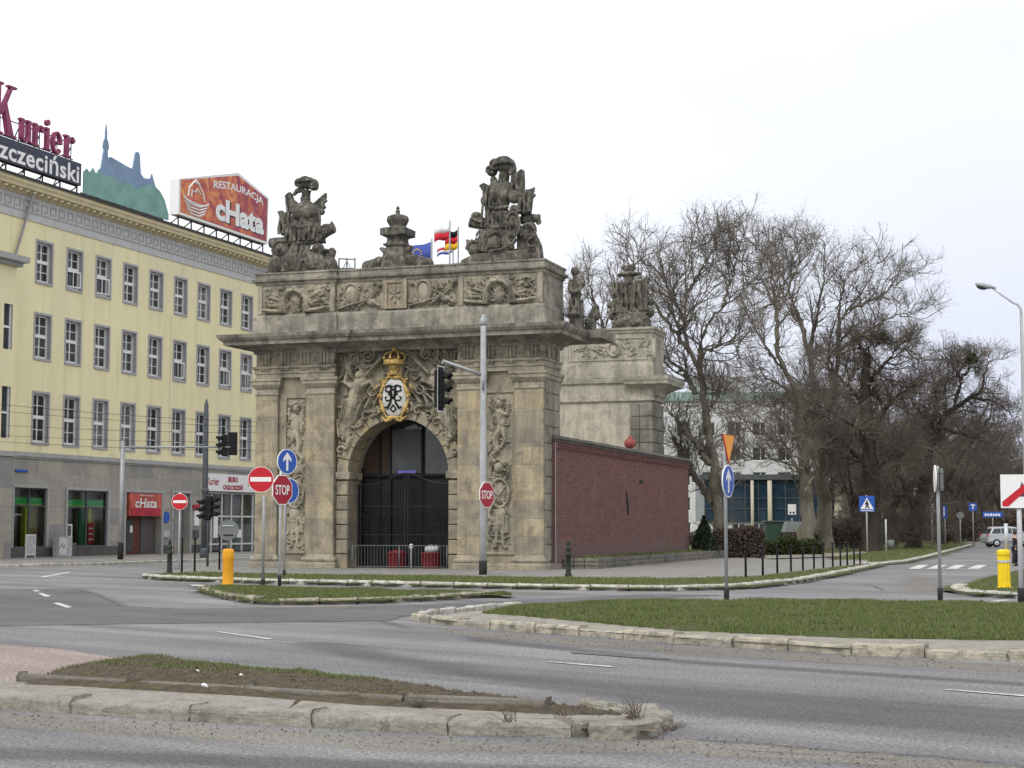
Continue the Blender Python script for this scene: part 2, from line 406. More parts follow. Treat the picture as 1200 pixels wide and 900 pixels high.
ROAD_ANG = math.atan2(*(lambda d: (d.y, d.x))(G(1200, 774) - G(600, 739)))
def asphalt(name, base, contrast=1.0, seed=0.0, patch=True):
    m, n, b = nodes_of(name)
    t = N(n, 'ShaderNodeTexCoord').outputs['Object']
    mpn = N(n, 'ShaderNodeMapping'); mpn.inputs['Location'].default_value = (seed, seed, 0)
    n.links.new(t, mpn.inputs['Vector']); v = mpn.outputs[0]
    g = noise(n, v, 26, 4, 0.85); g2 = noise(n, v, 75, 3, 0.8)
    col = mixc(n, tuple(x*0.85 for x in base), tuple(x*1.15 for x in base), ramp(n, noise(n, v, 0.22, 6, 0.6), 0.35, 0.65))
    rot = N(n, 'ShaderNodeMapping'); rot.inputs['Rotation'].default_value = (0, 0, -ROAD_ANG)
    n.links.new(v, rot.inputs['Vector'])
    sc = mapped(n, rot.outputs[0], (0.05, 0.9, 1))
    col = mixc(n, col, ramp(n, noise(n, sc, 0.9, 6, 0.65), 0.36, 0.64, (0.66, 0.66, 0.69), (1.22, 1.21, 1.19)), 0.85*contrast, 'MULTIPLY')
    col = mixc(n, col, ramp(n, g, 0.38, 0.62, (0.34, 0.34, 0.35), (1.66, 1.65, 1.63)), 0.85, 'MULTIPLY')
    col = mixc(n, col, ramp(n, g2, 0.36, 0.66, (0.5, 0.5, 0.5), (1.5, 1.5, 1.5)), 0.7, 'MULTIPLY')
    if patch:
        vo = N(n, 'ShaderNodeTexVoronoi', Scale=0.16); vo.feature = 'DISTANCE_TO_EDGE'
        dw = N(n, 'ShaderNodeMix', data_type='RGBA'); dw.inputs[0].default_value = 0.25
        nn = N(n, 'ShaderNodeTexNoise', Scale=0.8, Detail=4.0); n.links.new(v, nn.inputs['Vector'])
        n.links.new(v, dw.inputs[6]); n.links.new(nn.outputs['Color'], dw.inputs[7]); n.links.new(dw.outputs[2], vo.inputs['Vector'])
        cr = ramp(n, vo.outputs['Distance'], 0.004, 0.012, (1, 1, 1), (0, 0, 0))
        gate = ramp(n, noise(n, v, 0.12, 3), 0.5, 0.6)
        f = N(n, 'ShaderNodeMath', operation='MULTIPLY'); n.links.new(cr, f.inputs[0]); n.links.new(gate, f.inputs[1])
        col = mixc(n, col, (0.035, 0.035, 0.035), N_scaled(n, f.outputs[0], 0.7))
    n.links.new(col, b.inputs['Base Color']); b.inputs['Roughness'].default_value = 0.9; b.inputs['Specular IOR Level'].default_value = 0.25
    bp = N(n, 'ShaderNodeBump', Strength=0.35, Distance=0.012); n.links.new(g, bp.inputs['Height']); n.links.new(bp.outputs[0], b.inputs['Normal'])
    return m
M['asphalt'] = asphalt('worn_asphalt', (0.200, 0.201, 0.203))
M['asphalt_dark'] = asphalt('dark_asphalt', (0.125, 0.125, 0.129), 0.5, 13.0, False)
M['asphalt_pale'] = asphalt('sandy_asphalt', (0.27, 0.245, 0.205), 0.5, 31.0, False)
M['paving_pink'] = asphalt('pinkish_paving', (0.235, 0.19, 0.175), 0.3, 21.0, False)

def paving():
    m, n, b = nodes_of('pavement_slabs')
    t = N(n, 'ShaderNodeTexCoord').outputs['Object']
    br = N(n, 'ShaderNodeTexBrick'); br.offset = 0.5
    br.inputs['Scale'].default_value = 1.0; br.inputs['Brick Width'].default_value = 0.5; br.inputs['Row Height'].default_value = 0.5
    br.inputs['Mortar Size'].default_value = 0.012
    br.inputs['Color1'].default_value = (0.25, 0.24, 0.225, 1); br.inputs['Color2'].default_value = (0.205, 0.2, 0.19, 1); br.inputs['Mortar'].default_value = (0.1, 0.1, 0.09, 1)
    n.links.new(mapped(n, t, (1, 1, 1), (0, 0, R(20))), br.inputs['Vector'])
    col = mixc(n, br.outputs['Color'], ramp(n, noise(n, t, 1.2, 6, 0.7), 0.3, 0.7, (0.7, 0.69, 0.66), (1.2, 1.2, 1.2)), 0.8, 'MULTIPLY')
    n.links.new(col, b.inputs['Base Color']); b.inputs['Roughness'].default_value = 0.92
    return m
M['paving'] = paving()
def kerbstone(name, c, paint=None):
    m, n, b = nodes_of(name)
    t = N(n, 'ShaderNodeTexCoord').outputs['Object']
    col = mixc(n, tuple(x*0.75 for x in c), tuple(x*1.15 for x in c), ramp(n, noise(n, t, 2.2, 6, 0.7), 0.35, 0.65))
    col = mixc(n, col, ramp(n, noise(n, t, 35, 4, 0.8), 0.3, 0.7, (0.6, 0.59, 0.57), (1.25, 1.25, 1.25)), 0.8, 'MULTIPLY')
    if paint: col = mixc(n, col, paint, ramp(n, noise(n, t, 3.5, 7, 0.75), 0.46, 0.56))
    col = mixc(n, col, (0.07, 0.065, 0.055), N_scaled(n, ramp(n, noise(n, t, 4.0, 9, 0.8), 0.52, 0.68), 0.75))
    n.links.new(col, b.inputs['Base Color']); b.inputs['Roughness'].default_value = 0.95
    bp = N(n, 'ShaderNodeBump', Strength=0.8, Distance=0.02); n.links.new(noise(n, t, 22, 6, 0.8), bp.inputs['Height']); n.links.new(bp.outputs[0], b.inputs['Normal'])
    return m
M['kerb_old'] = kerbstone('old_concrete_kerb', (0.31, 0.29, 0.25))
def rough(o, lv=3, strength=0.03, size=0.12):              # chipped, weathered masonry
    s = o.modifiers.new('subdivide', 'SUBSURF'); s.subdivision_type = 'SIMPLE'; s.levels = lv; s.render_levels = lv
    t = bpy.data.textures.new('chips', 'CLOUDS'); t.noise_scale = size; t.noise_depth = 4
    d = o.modifiers.new('chips', 'DISPLACE'); d.texture = t; d.texture_coords = 'GLOBAL'; d.strength = strength; d.mid_level = 0.55
    return o
M['kerb_dark'] = kerbstone('mossy_old_kerb', (0.17, 0.155, 0.13))
M['kerb_pale'] = kerbstone('painted_kerb', (0.31, 0.285, 0.235), (0.43, 0.395, 0.315))
M['kerb_white'] = kerbstone('whitened_kerb', (0.40, 0.385, 0.345), (0.54, 0.525, 0.475))
def lawn(name, g1, g2, soil, amount):
    m, n, b = nodes_of(name)
    t = N(n, 'ShaderNodeTexCoord').outputs['Object']
    col = mixc(n, g1, g2, ramp(n, noise(n, t, 0.7, 5), 0.35, 0.65))
    col = mixc(n, col, ramp(n, noise(n, t, 30, 4, 0.8), 0.3, 0.7, (0.45, 0.45, 0.4), (1.4, 1.4, 1.3)), 0.8, 'MULTIPLY')
    col = mixc(n, col, soil, ramp(n, noise(n, t, 1.6, 7, 0.75), 0.62-amount*0.3, 0.78-amount*0.3))
    col = mixc(n, col, ramp(n, noise(n, t, 9, 6, 0.75), 0.35, 0.65, (0.5, 0.5, 0.5), (1.35, 1.35, 1.3)), 0.7, 'MULTIPLY')
    n.links.new(col, b.inputs['Base Color']); b.inputs['Roughness'].default_value = 0.95; b.inputs['Specular IOR Level'].default_value = 0.1
    bp = N(n, 'ShaderNodeBump', Strength=1.0, Distance=0.05); n.links.new(noise(n, t, 25, 5, 0.8), bp.inputs['Height']); n.links.new(bp.outputs[0], b.inputs['Normal'])
    return m
M['lawn'] = lawn('lawn_turf', (0.095, 0.118, 0.042), (0.12, 0.135, 0.056), (0.16, 0.135, 0.095), 0.3)
M['lawn_poor'] = lawn('poor_turf', (0.115, 0.105, 0.06), (0.15, 0.125, 0.08), (0.15, 0.125, 0.095), 0.9)
def blade(name, cols):
    m, n, b = nodes_of(name)
    g = N(n, 'ShaderNodeNewGeometry'); r = N(n, 'ShaderNodeValToRGB')
    els = r.color_ramp.elements
    for i, c in enumerate(cols):
        p = i/(len(cols)-1)
        e = els[i] if i < 2 else els.new(p)
        e.position = p; e.color = (*c, 1)
    n.links.new(g.outputs['Random Per Island'], r.inputs['Fac']); n.links.new(r.outputs[0], b.inputs['Base Color'])
    b.inputs['Roughness'].default_value = 0.7; b.inputs['Specular IOR Level'].default_value = 0.2
    return m
M['blade'] = blade('grass_blades', [(0.078, 0.118, 0.034), (0.185, 0.19, 0.085), (0.098, 0.14, 0.04), (0.125, 0.162, 0.052)])
M['blade_dry'] = blade('dry_grass_blades', [(0.10, 0.105, 0.045), (0.25, 0.21, 0.14), (0.13, 0.135, 0.06), (0.17, 0.15, 0.10)])
M['leaf_dark'] = blade('conifer_needles', [(0.012, 0.022, 0.012), (0.035, 0.05, 0.025), (0.02, 0.033, 0.016)])
M['leaf_green'] = blade('shrub_leaves', [(0.03, 0.045, 0.018), (0.075, 0.09, 0.035), (0.05, 0.065, 0.025)])
M['leaf_brown'] = blade('bare_hedge_twigs', [(0.05, 0.038, 0.032), (0.115, 0.085, 0.068), (0.078, 0.058, 0.05)])
M['leaf_mistletoe'] = blade('mistletoe_leaves', [(0.025, 0.035, 0.015), (0.06, 0.07, 0.03)])
M['bark_plane'] = stone('plane_tree_bark', (0.29, 0.27, 0.22), (0.165, 0.15, 0.12), (0.075, 0.066, 0.054), 0.55, seed=1.0, streak=0.5, bump=0.5)
M['bark_dark'] = stone('dark_furrowed_bark', (0.085, 0.073, 0.06), (0.05, 0.043, 0.037), (0.025, 0.022, 0.02), 0.5, seed=2.0, streak=0.5, bump=0.7)
M['twig'] = plain('grey_brown_twigs', (0.165, 0.145, 0.122), 0.9, var=0.3, scale=0.6)
M['twig_dark'] = plain('dark_brown_twigs', (0.13, 0.108, 0.09), 0.9, var=0.3, scale=0.6)

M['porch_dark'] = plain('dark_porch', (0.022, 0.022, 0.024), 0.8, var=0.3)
M['white'] = plain('white_paint', (0.74, 0.74, 0.72), 0.5, var=0.06)
M['road_white'] = kerbstone('road_marking_paint', (0.62, 0.62, 0.60))
M['dirty_white'] = plain('dirty_white_paint', (0.58, 0.58, 0.56), 0.6, var=0.15)
M['sign_white'] = plain('sign_white', (0.78, 0.78, 0.78), 0.4, var=0.05)
M['sign_red'] = plain('sign_red', (0.50, 0.022, 0.035), 0.4, var=0.1)
M['sign_darkred'] = plain('stop_sign_red', (0.36, 0.018, 0.035), 0.4, var=0.1)
M['sign_blue'] = plain('sign_blue', (0.03, 0.10, 0.42), 0.4, var=0.1)
M['sign_yellow'] = plain('sign_orange_yellow', (0.85, 0.33, 0.02), 0.4, var=0.08)
M['pole'] = plain('galvanised_steel', (0.33, 0.34, 0.35), 0.5, 0.3, var=0.15)
M['pole_pale'] = plain('pale_galvanised_steel', (0.50, 0.52, 0.54), 0.45, 0.2, var=0.12)
M['pole_dark'] = plain('dark_grey_post', (0.085, 0.095, 0.105), 0.6, var=0.2)
M['black'] = plain('black_paint', (0.016, 0.016, 0.018), 0.65, var=0.2, spec=0.12)
M['bollard_iron'] = plain('dark_green_iron', (0.03, 0.036, 0.033), 0.65, var=0.3)
M['lens_dark'] = plain('unlit_signal_lens', (0.03, 0.012, 0.012), 0.2, var=0.2)
M['iron'] = plain('wrought_iron', (0.02, 0.021, 0.023), 0.55, 0.3, var=0.25)
M['grey_back'] = plain('grey_sign_back', (0.16, 0.17, 0.17), 0.6, var=0.15)
M['bollard_yellow'] = plain('yellow_bollard_paint', (0.70, 0.33, 0.02), 0.55, var=0.15, scale=3)
M['bollard_lemon'] = plain('lemon_yellow_bollard_paint', (0.80, 0.58, 0.02), 0.5, var=0.1)
M['gold'] = plain('gilded_stone', (0.45, 0.31, 0.11), 0.55, 0.25, var=0.6, scale=9)
M['shield_white'] = plain('white_shield', (0.52, 0.52, 0.50), 0.6, var=0.2, scale=4)
M['glass_dark'] = plain('dark_window_glass', (0.04, 0.046, 0.05), 0.06, var=0.5, scale=0.8, spec=0.5)
def office_glass():
    m, n, b = nodes_of('office_window_glass')
    oi = N(n, 'ShaderNodeObjectInfo'); t = N(n, 'ShaderNodeTexCoord').outputs['Object']
    r = N(n, 'ShaderNodeValToRGB'); e = r.color_ramp.elements; r.color_ramp.interpolation = 'CONSTANT'
    e[0].position = 0; e[0].color = (0.03, 0.035, 0.04, 1); e[1].position = 0.35; e[1].color = (0.07, 0.075, 0.08, 1)
    for p, c in ((0.6, (0.045, 0.05, 0.05)), (0.78, (0.15, 0.155, 0.155)), (0.9, (0.10, 0.095, 0.08))): x = e.new(p); x.color = (*c, 1)
    n.links.new(oi.outputs['Random'], r.inputs['Fac'])
    col = mixc(n, r.outputs[0], (0.015, 0.017, 0.02), N_scaled(n, ramp(n, noise(n, t, 1.3, 3), 0.45, 0.6), 0.6))
    n.links.new(col, b.inputs['Base Color']); b.inputs['Roughness'].default_value = 0.07
    return m
M['office_glass'] = office_glass()
M['glass_blue'] = plain('tinted_curtain_glass', (0.02, 0.045, 0.07), 0.08, var=0.4, scale=0.3)
M['green_board'] = plain('green_shop_fascia', (0.05, 0.46, 0.12), 0.5, var=0.2)
M['lime'] = plain('lime_column', (0.5, 0.62, 0.05), 0.5, var=0.1)
M['deep_green'] = plain('deep_green_display', (0.03, 0.17, 0.09), 0.6, var=0.3)
M['khaki'] = plain('brown_display_panel', (0.28, 0.24, 0.10), 0.7, var=0.3)
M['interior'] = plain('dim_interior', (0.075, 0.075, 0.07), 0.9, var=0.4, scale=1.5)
M['shop_interior'] = plain('shop_interior', (0.26, 0.24, 0.18), 0.9, var=0.4, scale=1.2)
M['board_print'] = plain('red_orange_print', (0.46, 0.10, 0.075), 0.6, var=0.45, scale=1.6)
M['door_brown'] = plain('brown_timber_door', (0.11, 0.04, 0.025), 0.6, var=0.25)
M['shutter'] = plain('grey_roller_shutter', (0.10, 0.09, 0.085), 0.6, var=0.15)
M['poster_red'] = plain('red_poster', (0.40, 0.03, 0.05), 0.5, var=0.3, scale=2)
M['maroon'] = plain('maroon_letters', (0.27, 0.055, 0.125), 0.45, var=0.25, scale=1.5)
M['navy'] = plain('navy_sign_panel', (0.05, 0.055, 0.085), 0.5, var=0.15)
M['sky_blue_panel'] = plain('slate_blue_panel', (0.20, 0.29, 0.42), 0.6, var=0.15, scale=1)
M['sea_green'] = plain('sea_green_panel', (0.19, 0.35, 0.32), 0.6, var=0.2, scale=1.2)
M['steel_black'] = plain('black_steel_frame', (0.03, 0.03, 0.032), 0.6, var=0.2)
M['roof_dark'] = plain('bitumen_roof', (0.06, 0.06, 0.06), 0.9)
M['red_pot'] = plain('red_plastic', (0.19, 0.02, 0.024), 0.5, var=0.15)
M['cap_stone'] = stone('wall_coping', (0.16, 0.15, 0.135), (0.10, 0.096, 0.088), (0.05, 0.05, 0.047), 0.5, seed=8.0)
M['silver'] = plain('silver_car_paint', (0.46, 0.48, 0.50), 0.3, 0.5, var=0.04)
M['tyre'] = plain('rubber', (0.02, 0.02, 0.02), 0.85)
M['block_white'] = plain('pale_apartment_render', (0.62, 0.63, 0.63), 0.9, var=0.1, scale=0.4)
M['block_green'] = plain('pale_green_parapet', (0.30, 0.43, 0.39), 0.85, var=0.12, scale=0.5)
M['cream'] = plain('cream_column', (0.50, 0.46, 0.36), 0.8)
M['tan_wall'] = plain('tan_house_wall', (0.34, 0.27, 0.2), 0.9)
M['kiosk_green'] = plain('dark_green_kiosk', (0.03, 0.06, 0.045), 0.7)
M['coat'] = plain('dark_coat', (0.03, 0.025, 0.035), 0.9)
M['skin'] = plain('skin', (0.45, 0.28, 0.21), 0.6)
M['hair'] = plain('dark_hair', (0.03, 0.02, 0.015), 0.7)
M['flag_blue'] = plain('blue_flag_cloth', (0.07, 0.10, 0.36), 0.9)
M['flag_red'] = plain('red_flag_cloth', (0.55, 0.03, 0.05), 0.9)
M['flag_gold'] = plain('gold_flag_cloth', (0.75, 0.45, 0.03), 0.9)
M['cabinet'] = plain('pale_grey_cabinet', (0.42, 0.43, 0.44), 0.7, var=0.25, scale=4)
M['stop_sleeve'] = plain('tarred_pole_foot', (0.03, 0.03, 0.03), 0.8)
M['soil'] = plain('bare_soil', (0.13, 0.108, 0.08), 1.0, var=0.35, scale=5, bump=1.0)
def swirl():
    m, n, b = nodes_of('orange_crimson_print')
    t = N(n, 'ShaderNodeTexCoord').outputs['Object']
    s = N(n, 'ShaderNodeSeparateXYZ'); n.links.new(t, s.inputs[0])
    f = noise(n, t, 0.55, 4, 0.6, 2.5)
    f2 = N(n, 'ShaderNodeMath', operation='MULTIPLY'); n.links.new(s.outputs[0], f2.inputs[0]); f2.inputs[1].default_value = -0.018
    f3 = N(n, 'ShaderNodeMath', operation='ADD'); n.links.new(f, f3.inputs[0]); n.links.new(f2.outputs[0], f3.inputs[1])
    r = N(n, 'ShaderNodeValToRGB'); e = r.color_ramp.elements
    e[0].position = 0.0; e[0].color = (0.30, 0.03, 0.06, 1); e[1].position = 0.34; e[1].color = (0.72, 0.36, 0.10, 1)
    x = e.new(0.15); x.color = (0.58, 0.13, 0.05, 1)
    n.links.new(f3.outputs[0], r.inputs['Fac']); n.links.new(r.outputs[0], b.inputs['Base Color']); b.inputs['Roughness'].default_value = 0.5
    return m
M['swirl'] = swirl()
def glass_clear():
    m, n, b = nodes_of('shop_glass')
    n.nodes.remove(b)
    out = n.nodes['Material Output']
    t = N(n, 'ShaderNodeBsdfTransparent'); g = N(n, 'ShaderNodeBsdfGlossy'); g.inputs['Roughness'].default_value = 0.03
    fr = N(n, 'ShaderNodeFresnel'); fr.inputs['IOR'].default_value = 1.5
    t.inputs['Color'].default_value = (0.86, 0.9, 0.88, 1)
    x = N(n, 'ShaderNodeMixShader'); n.links.new(fr.outputs[0], x.inputs[0]); n.links.new(t.outputs[0], x.inputs[1]); n.links.new(g.outputs[0], x.inputs[2])
    n.links.new(x.outputs[0], out.inputs['Surface'])
    return m
M['glass'] = glass_clear()

def soft_asphalt(name, base, amount=1.0, seed=0.0):
    """Asphalt or dust laid over the road with a worn, broken edge: the sheet carries an 'edge' value that runs 0..1 inwards."""
    m = asphalt(name, base, 0.5, seed, False); n = m.node_tree; b = n.nodes['Principled BSDF']; out = n.nodes['Material Output']
    a = N(n, 'ShaderNodeAttribute', attribute_name='edge'); t = N(n, 'ShaderNodeTexCoord').outputs['Object']
    ad = N(n, 'ShaderNodeMath', operation='ADD'); n.links.new(a.outputs['Fac'], ad.inputs[0]); n.links.new(noise(n, t, 3.0, 8, 0.8), ad.inputs[1])
    f = ramp(n, ad.outputs[0], 0.5, 1.15)
    tr = N(n, 'ShaderNodeBsdfTransparent'); mxs = N(n, 'ShaderNodeMixShader')
    n.links.new(N_scaled(n, f, amount), mxs.inputs[0]); n.links.new(tr.outputs[0], mxs.inputs[1]); n.links.new(b.outputs[0], mxs.inputs[2]); n.links.new(mxs.outputs[0], out.inputs['Surface'])
    return m
M['patch_dark'] = soft_asphalt('dark_asphalt_patch', (0.125, 0.125, 0.129), 1.0, 13.0)
M['patch_sand'] = soft_asphalt('sandy_road_dust', (0.28, 0.255, 0.22), 0.5, 31.0)
M['patch_pink'] = soft_asphalt('pinkish_paving', (0.29, 0.235, 0.215), 1.0, 21.0)
M['patch_worn'] = soft_asphalt('tyre_polished_asphalt', (0.12, 0.12, 0.122), 0.4, 17.0)

# ================================================================== GROUND
def sheet(name, poly, z, mat):
    mb = MB(); pts = [(p[0], p[1]) for p in poly]
    n = len(pts)
    f = []
    for a, b, c in tessellate_polygon([[Vector((p[0], p[1], 0)) for p in pts]]):
        ar = (pts[b][0]-pts[a][0])*(pts[c][1]-pts[a][1])-(pts[c][0]-pts[a][0])*(pts[b][1]-pts[a][1])
        f.append((a, b, c) if ar > 0 else (a, c, b))
    mb.add([(p[0], p[1], z) for p in pts], f)
    return struct(mb.build(name, mat))
g = MB(); g.quad((-2500, -300, 0), (2500, -300, 0), (2500, 4000, 0), (-2500, 4000, 0))
struct(g.build('ground', M['asphalt']))

rk = random.Random(5)
def kerb_run(mb, pts, wid, top, length=1.0, jit=0.012, gap=0.008, z0=-0.05, side=1, skip=0.0):
    """Row of kerb stones along a polyline; side=1 puts the stone body to the left of the direction of travel."""
    P = [Vector((p[0], p[1])) for p in pts]
    d = [0.0]
    for i in range(1, len(P)): d.append(d[-1] + (P[i]-P[i-1]).length)
    def pos(s):
        s = max(0, min(d[-1]-1e-6, s))
        for i in range(1, len(d)):
            if s <= d[i]:
                t = (s-d[i-1])/max(1e-9, d[i]-d[i-1]); return P[i-1].lerp(P[i], t)
        return P[-1]
    s = 0.0
    while s < d[-1]-0.15:
        l = length*rk.uniform(0.85, 1.15); e = min(d[-1], s+l)
        if rk.random() >= skip:
            a, b = pos(s+gap/2), pos(e-gap/2)
            t = (b-a); 
            if t.length > 0.05:
                t.normalize(); nr = Vector((-t.y, t.x))*side
                j = nr*rk.uniform(-jit, jit); h = top+rk.uniform(-jit, jit); h2 = h+rk.uniform(-jit, jit)*0.6
                c = 0.03
                lay = [(0, z0), (0, -1), (c, 0), (wid-0.01, 0), (wid, z0)]
                vs = []
                for q, hh in ((a, h), (b, h2)):
                    for (o, k) in ((0.0, z0), (0.0, hh-c), (c, hh), (wid, hh), (wid, z0)):
                        p = q + nr*o + j
                        vs.append((p.x, p.y, k))
                fs = [(i, i+1, i+6, i+5) for i in range(4)] + [(0, 1, 2, 3, 4), (9, 8, 7, 6, 5)]
                if side == 1: fs = [tuple(reversed(f)) for f in fs]
                mb.add(vs, fs)
        s = e
    return mb

def inside(poly, X, Y):
    c = np.zeros(len(X), bool); n = len(poly)
    for i in range(n):
        x0, y0 = poly[i][0], poly[i][1]; x1, y1 = poly[(i+1) % n][0], poly[(i+1) % n][1]
        m = ((y0 > Y) != (y1 > Y)) & (X < (x1-x0)*(Y-y0)/((y1-y0) if y1 != y0 else 1e-9)+x0)
        c ^= m
    return c
def edge_dist(poly, X, Y):
    d = np.full(len(X), 1e9); n = len(poly)
    for i in range(n):
        ax, ay = poly[i][0], poly[i][1]; bx, by = poly[(i+1) % n][0], poly[(i+1) % n][1]
        L2 = (bx-ax)**2+(by-ay)**2+1e-9
        t = np.clip(((X-ax)*(bx-ax)+(Y-ay)*(by-ay))/L2, 0, 1)
        d = np.minimum(d, np.hypot(X-ax-t*(bx-ax), Y-ay-t*(by-ay)))
    return d
def wob(X, Y, s, seed):
    r = np.random.default_rng(seed); h = 0
    for k in range(6):
        a = r.uniform(0, 6.28); f = s*r.uniform(0.6, 2.2)
        h = h + np.sin((X*np.cos(a)+Y*np.sin(a))*f + r.uniform(0, 6.28))
    return h/6
def grass(name, poly, z, n, hgt, mat, seed, zfun=None, clump=0.0, width=0.012, label=None):
    r = np.random.default_rng(seed)
    xs = [p[0] for p in poly]; ys = [p[1] for p in poly]
    X = r.uniform(min(xs), max(xs), n*3); Y = r.uniform(min(ys), max(ys), n*3)
    k = inside(poly, X, Y); X, Y = X[k], Y[k]
    if clump:
        k = r.uniform(0, 1, len(X)) < np.clip(0.5+clump*wob(X, Y, 2.6, seed+1)+0.35*clump*wob(X, Y, 7.0, seed+2), 0.02, 1); X, Y = X[k], Y[k]
    X, Y = X[:n], Y[:n]; n = len(X)
    Z = zfun(X, Y) if zfun else np.full(n, z)
    h = hgt*r.uniform(0.45, 1.3, n)*(1+0.35*wob(X, Y, 1.5, seed+3)); a = r.uniform(0, 6.28, n); lean = r.uniform(0.1, 0.9, n)*h; b = r.uniform(0, 6.28, n)
    wd = width*r.uniform(0.7, 1.4, n)
    V = np.empty((n, 3, 3))
    V[:, 0] = np.c_[X-np.cos(a)*wd, Y-np.sin(a)*wd, Z-0.01]
    V[:, 1] = np.c_[X+np.cos(a)*wd, Y+np.sin(a)*wd, Z-0.01]
    V[:, 2] = np.c_[X+np.cos(b)*lean, Y+np.sin(b)*lean, Z+h]
    o = np_object(name, V.reshape(-1, 3), np.arange(n*3).reshape(-1, 3), mat)
    o['category'] = 'grass'
    return stuff(o, label)
def mound(name, poly, z, rise, mat, step, seed, edge=0.6, rough=0.03):
    xs = [p[0] for p in poly]; ys = [p[1] for p in poly]
    nx = int((max(xs)-min(xs))/step)+2; ny = int((max(ys)-min(ys))/step)+2
    gx, gy = np.meshgrid(np.linspace(min(xs), max(xs), nx), np.linspace(min(ys), max(ys), ny), indexing='ij')
    X, Y = gx.ravel(), gy.ravel(); ins = inside(poly, X, Y); d = edge_dist(poly, X, Y)
    zf = lambda X, Y: z + rise*np.clip(edge_dist(poly, X, Y)/edge, 0, 1)**0.7 + rough*(wob(X, Y, 3.0, seed)+0.6*wob(X, Y, 9.0, seed+5)+0.4*wob(X, Y, 21.0, seed+6))*np.clip(edge_dist(poly, X, Y)/0.3, 0, 1)
    Z = np.where(ins, zf(X, Y), z-0.02)
    idx = np.arange(nx*ny).reshape(nx, ny)
    Q = np.c_[idx[:-1, :-1].ravel(), idx[1:, :-1].ravel(), idx[1:, 1:].ravel(), idx[:-1, 1:].ravel()]
    keep = (ins | (d < step*1.2))[Q].all(1)
    o = np_object(name, np.c_[X, Y, Z], Q[keep], mat, smooth=True)
    return struct(o), zf

# --- near traffic island with a broken kerb
frontA = GG([(-140, 820), (0, 832), (133, 840), (267, 848), (400, 854), (540, 862), (633, 865), (700, 864.5), (767, 861), (788, 855.5)])
backA = GG([(775, 842), (745, 831), (600, 816), (480, 800), (400, 793), (300, 783), (165, 768), (60, 785), (20, 797), (-140, 798)], 0.17)
islA = [(p.x, p.y) for p in frontA + backA]
sheet('island_base', [(p.x, p.y+0.15) for p in frontA[:-3]]+[(p.x, p.y) for p in backA], 0.07, M['soil'])
rough(struct(kerb_run(MB(), frontA, 0.26, 0.13, 1.15, 0.012, 0.008).build('kerb', M['kerb_old'], bevel=0.015)), 4, 0.04, 0.1)
noseA = GG([(788, 855.5), (783, 848), (760, 839), (700, 830)], 0.0)
rough(struct(kerb_run(MB(), noseA, 0.2, 0.11, 0.6, 0.03, 0.03).build('kerb', M['kerb_old'], bevel=0.015)), 4, 0.05, 0.1)
mb = MB(); mb.slab([(p.x, p.y) for p in GG([(690, 861), (745, 860), (778, 854), (765, 845), (740, 839), (690, 837)], 0.05)], -0.02, 0.115); rough(struct(mb.build('kerb', M['kerb_old'])), 5, 0.04, 0.1)
slabB = GG([(-140, 795), (20, 797), (85, 800), (300, 812.5), (420, 822), (560, 828), (640, 832), (745, 838)], 0.14)
fx = [p.x for p in frontA]; fy = [p.y+0.235 for p in frontA]; sx_ = [p.x for p in slabB]; sy_ = [p.y for p in slabB]
mb = MB(); x = -6.0
while x < 0.5:                                            # broad concrete slabs behind the kerb, cracked here and there
    l = rk.uniform(1.5, 3.2); e = min(0.5, x+l); g = rk.uniform(0.004, 0.02); n = 5; z = 0.122+rk.uniform(-0.008, 0.008); sk = rk.uniform(-0.04, 0.04)
    lo = [(x+g+(e-x-g)*k/n, float(np.interp(x+g+(e-x-g)*k/n, fx, fy))) for k in range(n+1)]
    hi = [(q+sk*(0 if 0 < i < n else 1), float(np.interp(q, sx_, sy_))) for i, (q, _) in enumerate(lo)]
    mb.slab(lo+list(reversed(hi)), -0.03, z); x = e
struct(mb.build('pavement', M['kerb_old'], bevel=0.012))
struct(kerb_run(MB(), slabB[1:7], 0.12, 0.20, 1.6, 0.018, 0.02).build('kerb', M['kerb_dark'], bevel=0.03))
soilA = [(p.x, p.y) for p in GG([(25, 797), (85, 799), (300, 811), (420, 820.5), (560, 826.5), (680, 833), (740, 835), (745, 832), (600, 815), (480, 799), (400, 792), (300, 782), (165, 767), (60, 784)], 0.17)]
oA, zA = mound('soil_bed', soilA, 0.12, 0.10, M['lawn_poor'], 0.06, 3, 0.5, 0.04)
soilG = [(p.x, p.y) for p in GG([(40, 794), (85, 796), (300, 807), (420, 817), (560, 824), (680, 831), (740, 834), (745, 832), (600, 815), (480, 799), (400, 792), (300, 782), (165, 767), (60, 784)], 0.17)]
grass('grass', soilG, 0.2, 10000, 0.028, M['blade_dry'], 11, lambda X, Y: zA(X, Y), clump=1.6, width=0.006, label='scraggly dry grass on the near traffic island')
gA = [(p.x, p.y) for p in GG([(60, 784), (165, 767), (300, 782), (400, 792), (480, 799), (470, 806), (330, 797), (160, 788)], 0.17)]
grass('grass', gA, 0.2, 15000, 0.04, M['blade'], 12, lambda X, Y: zA(X, Y), clump=1.5, width=0.006, label='greener grass along the back of the near island')
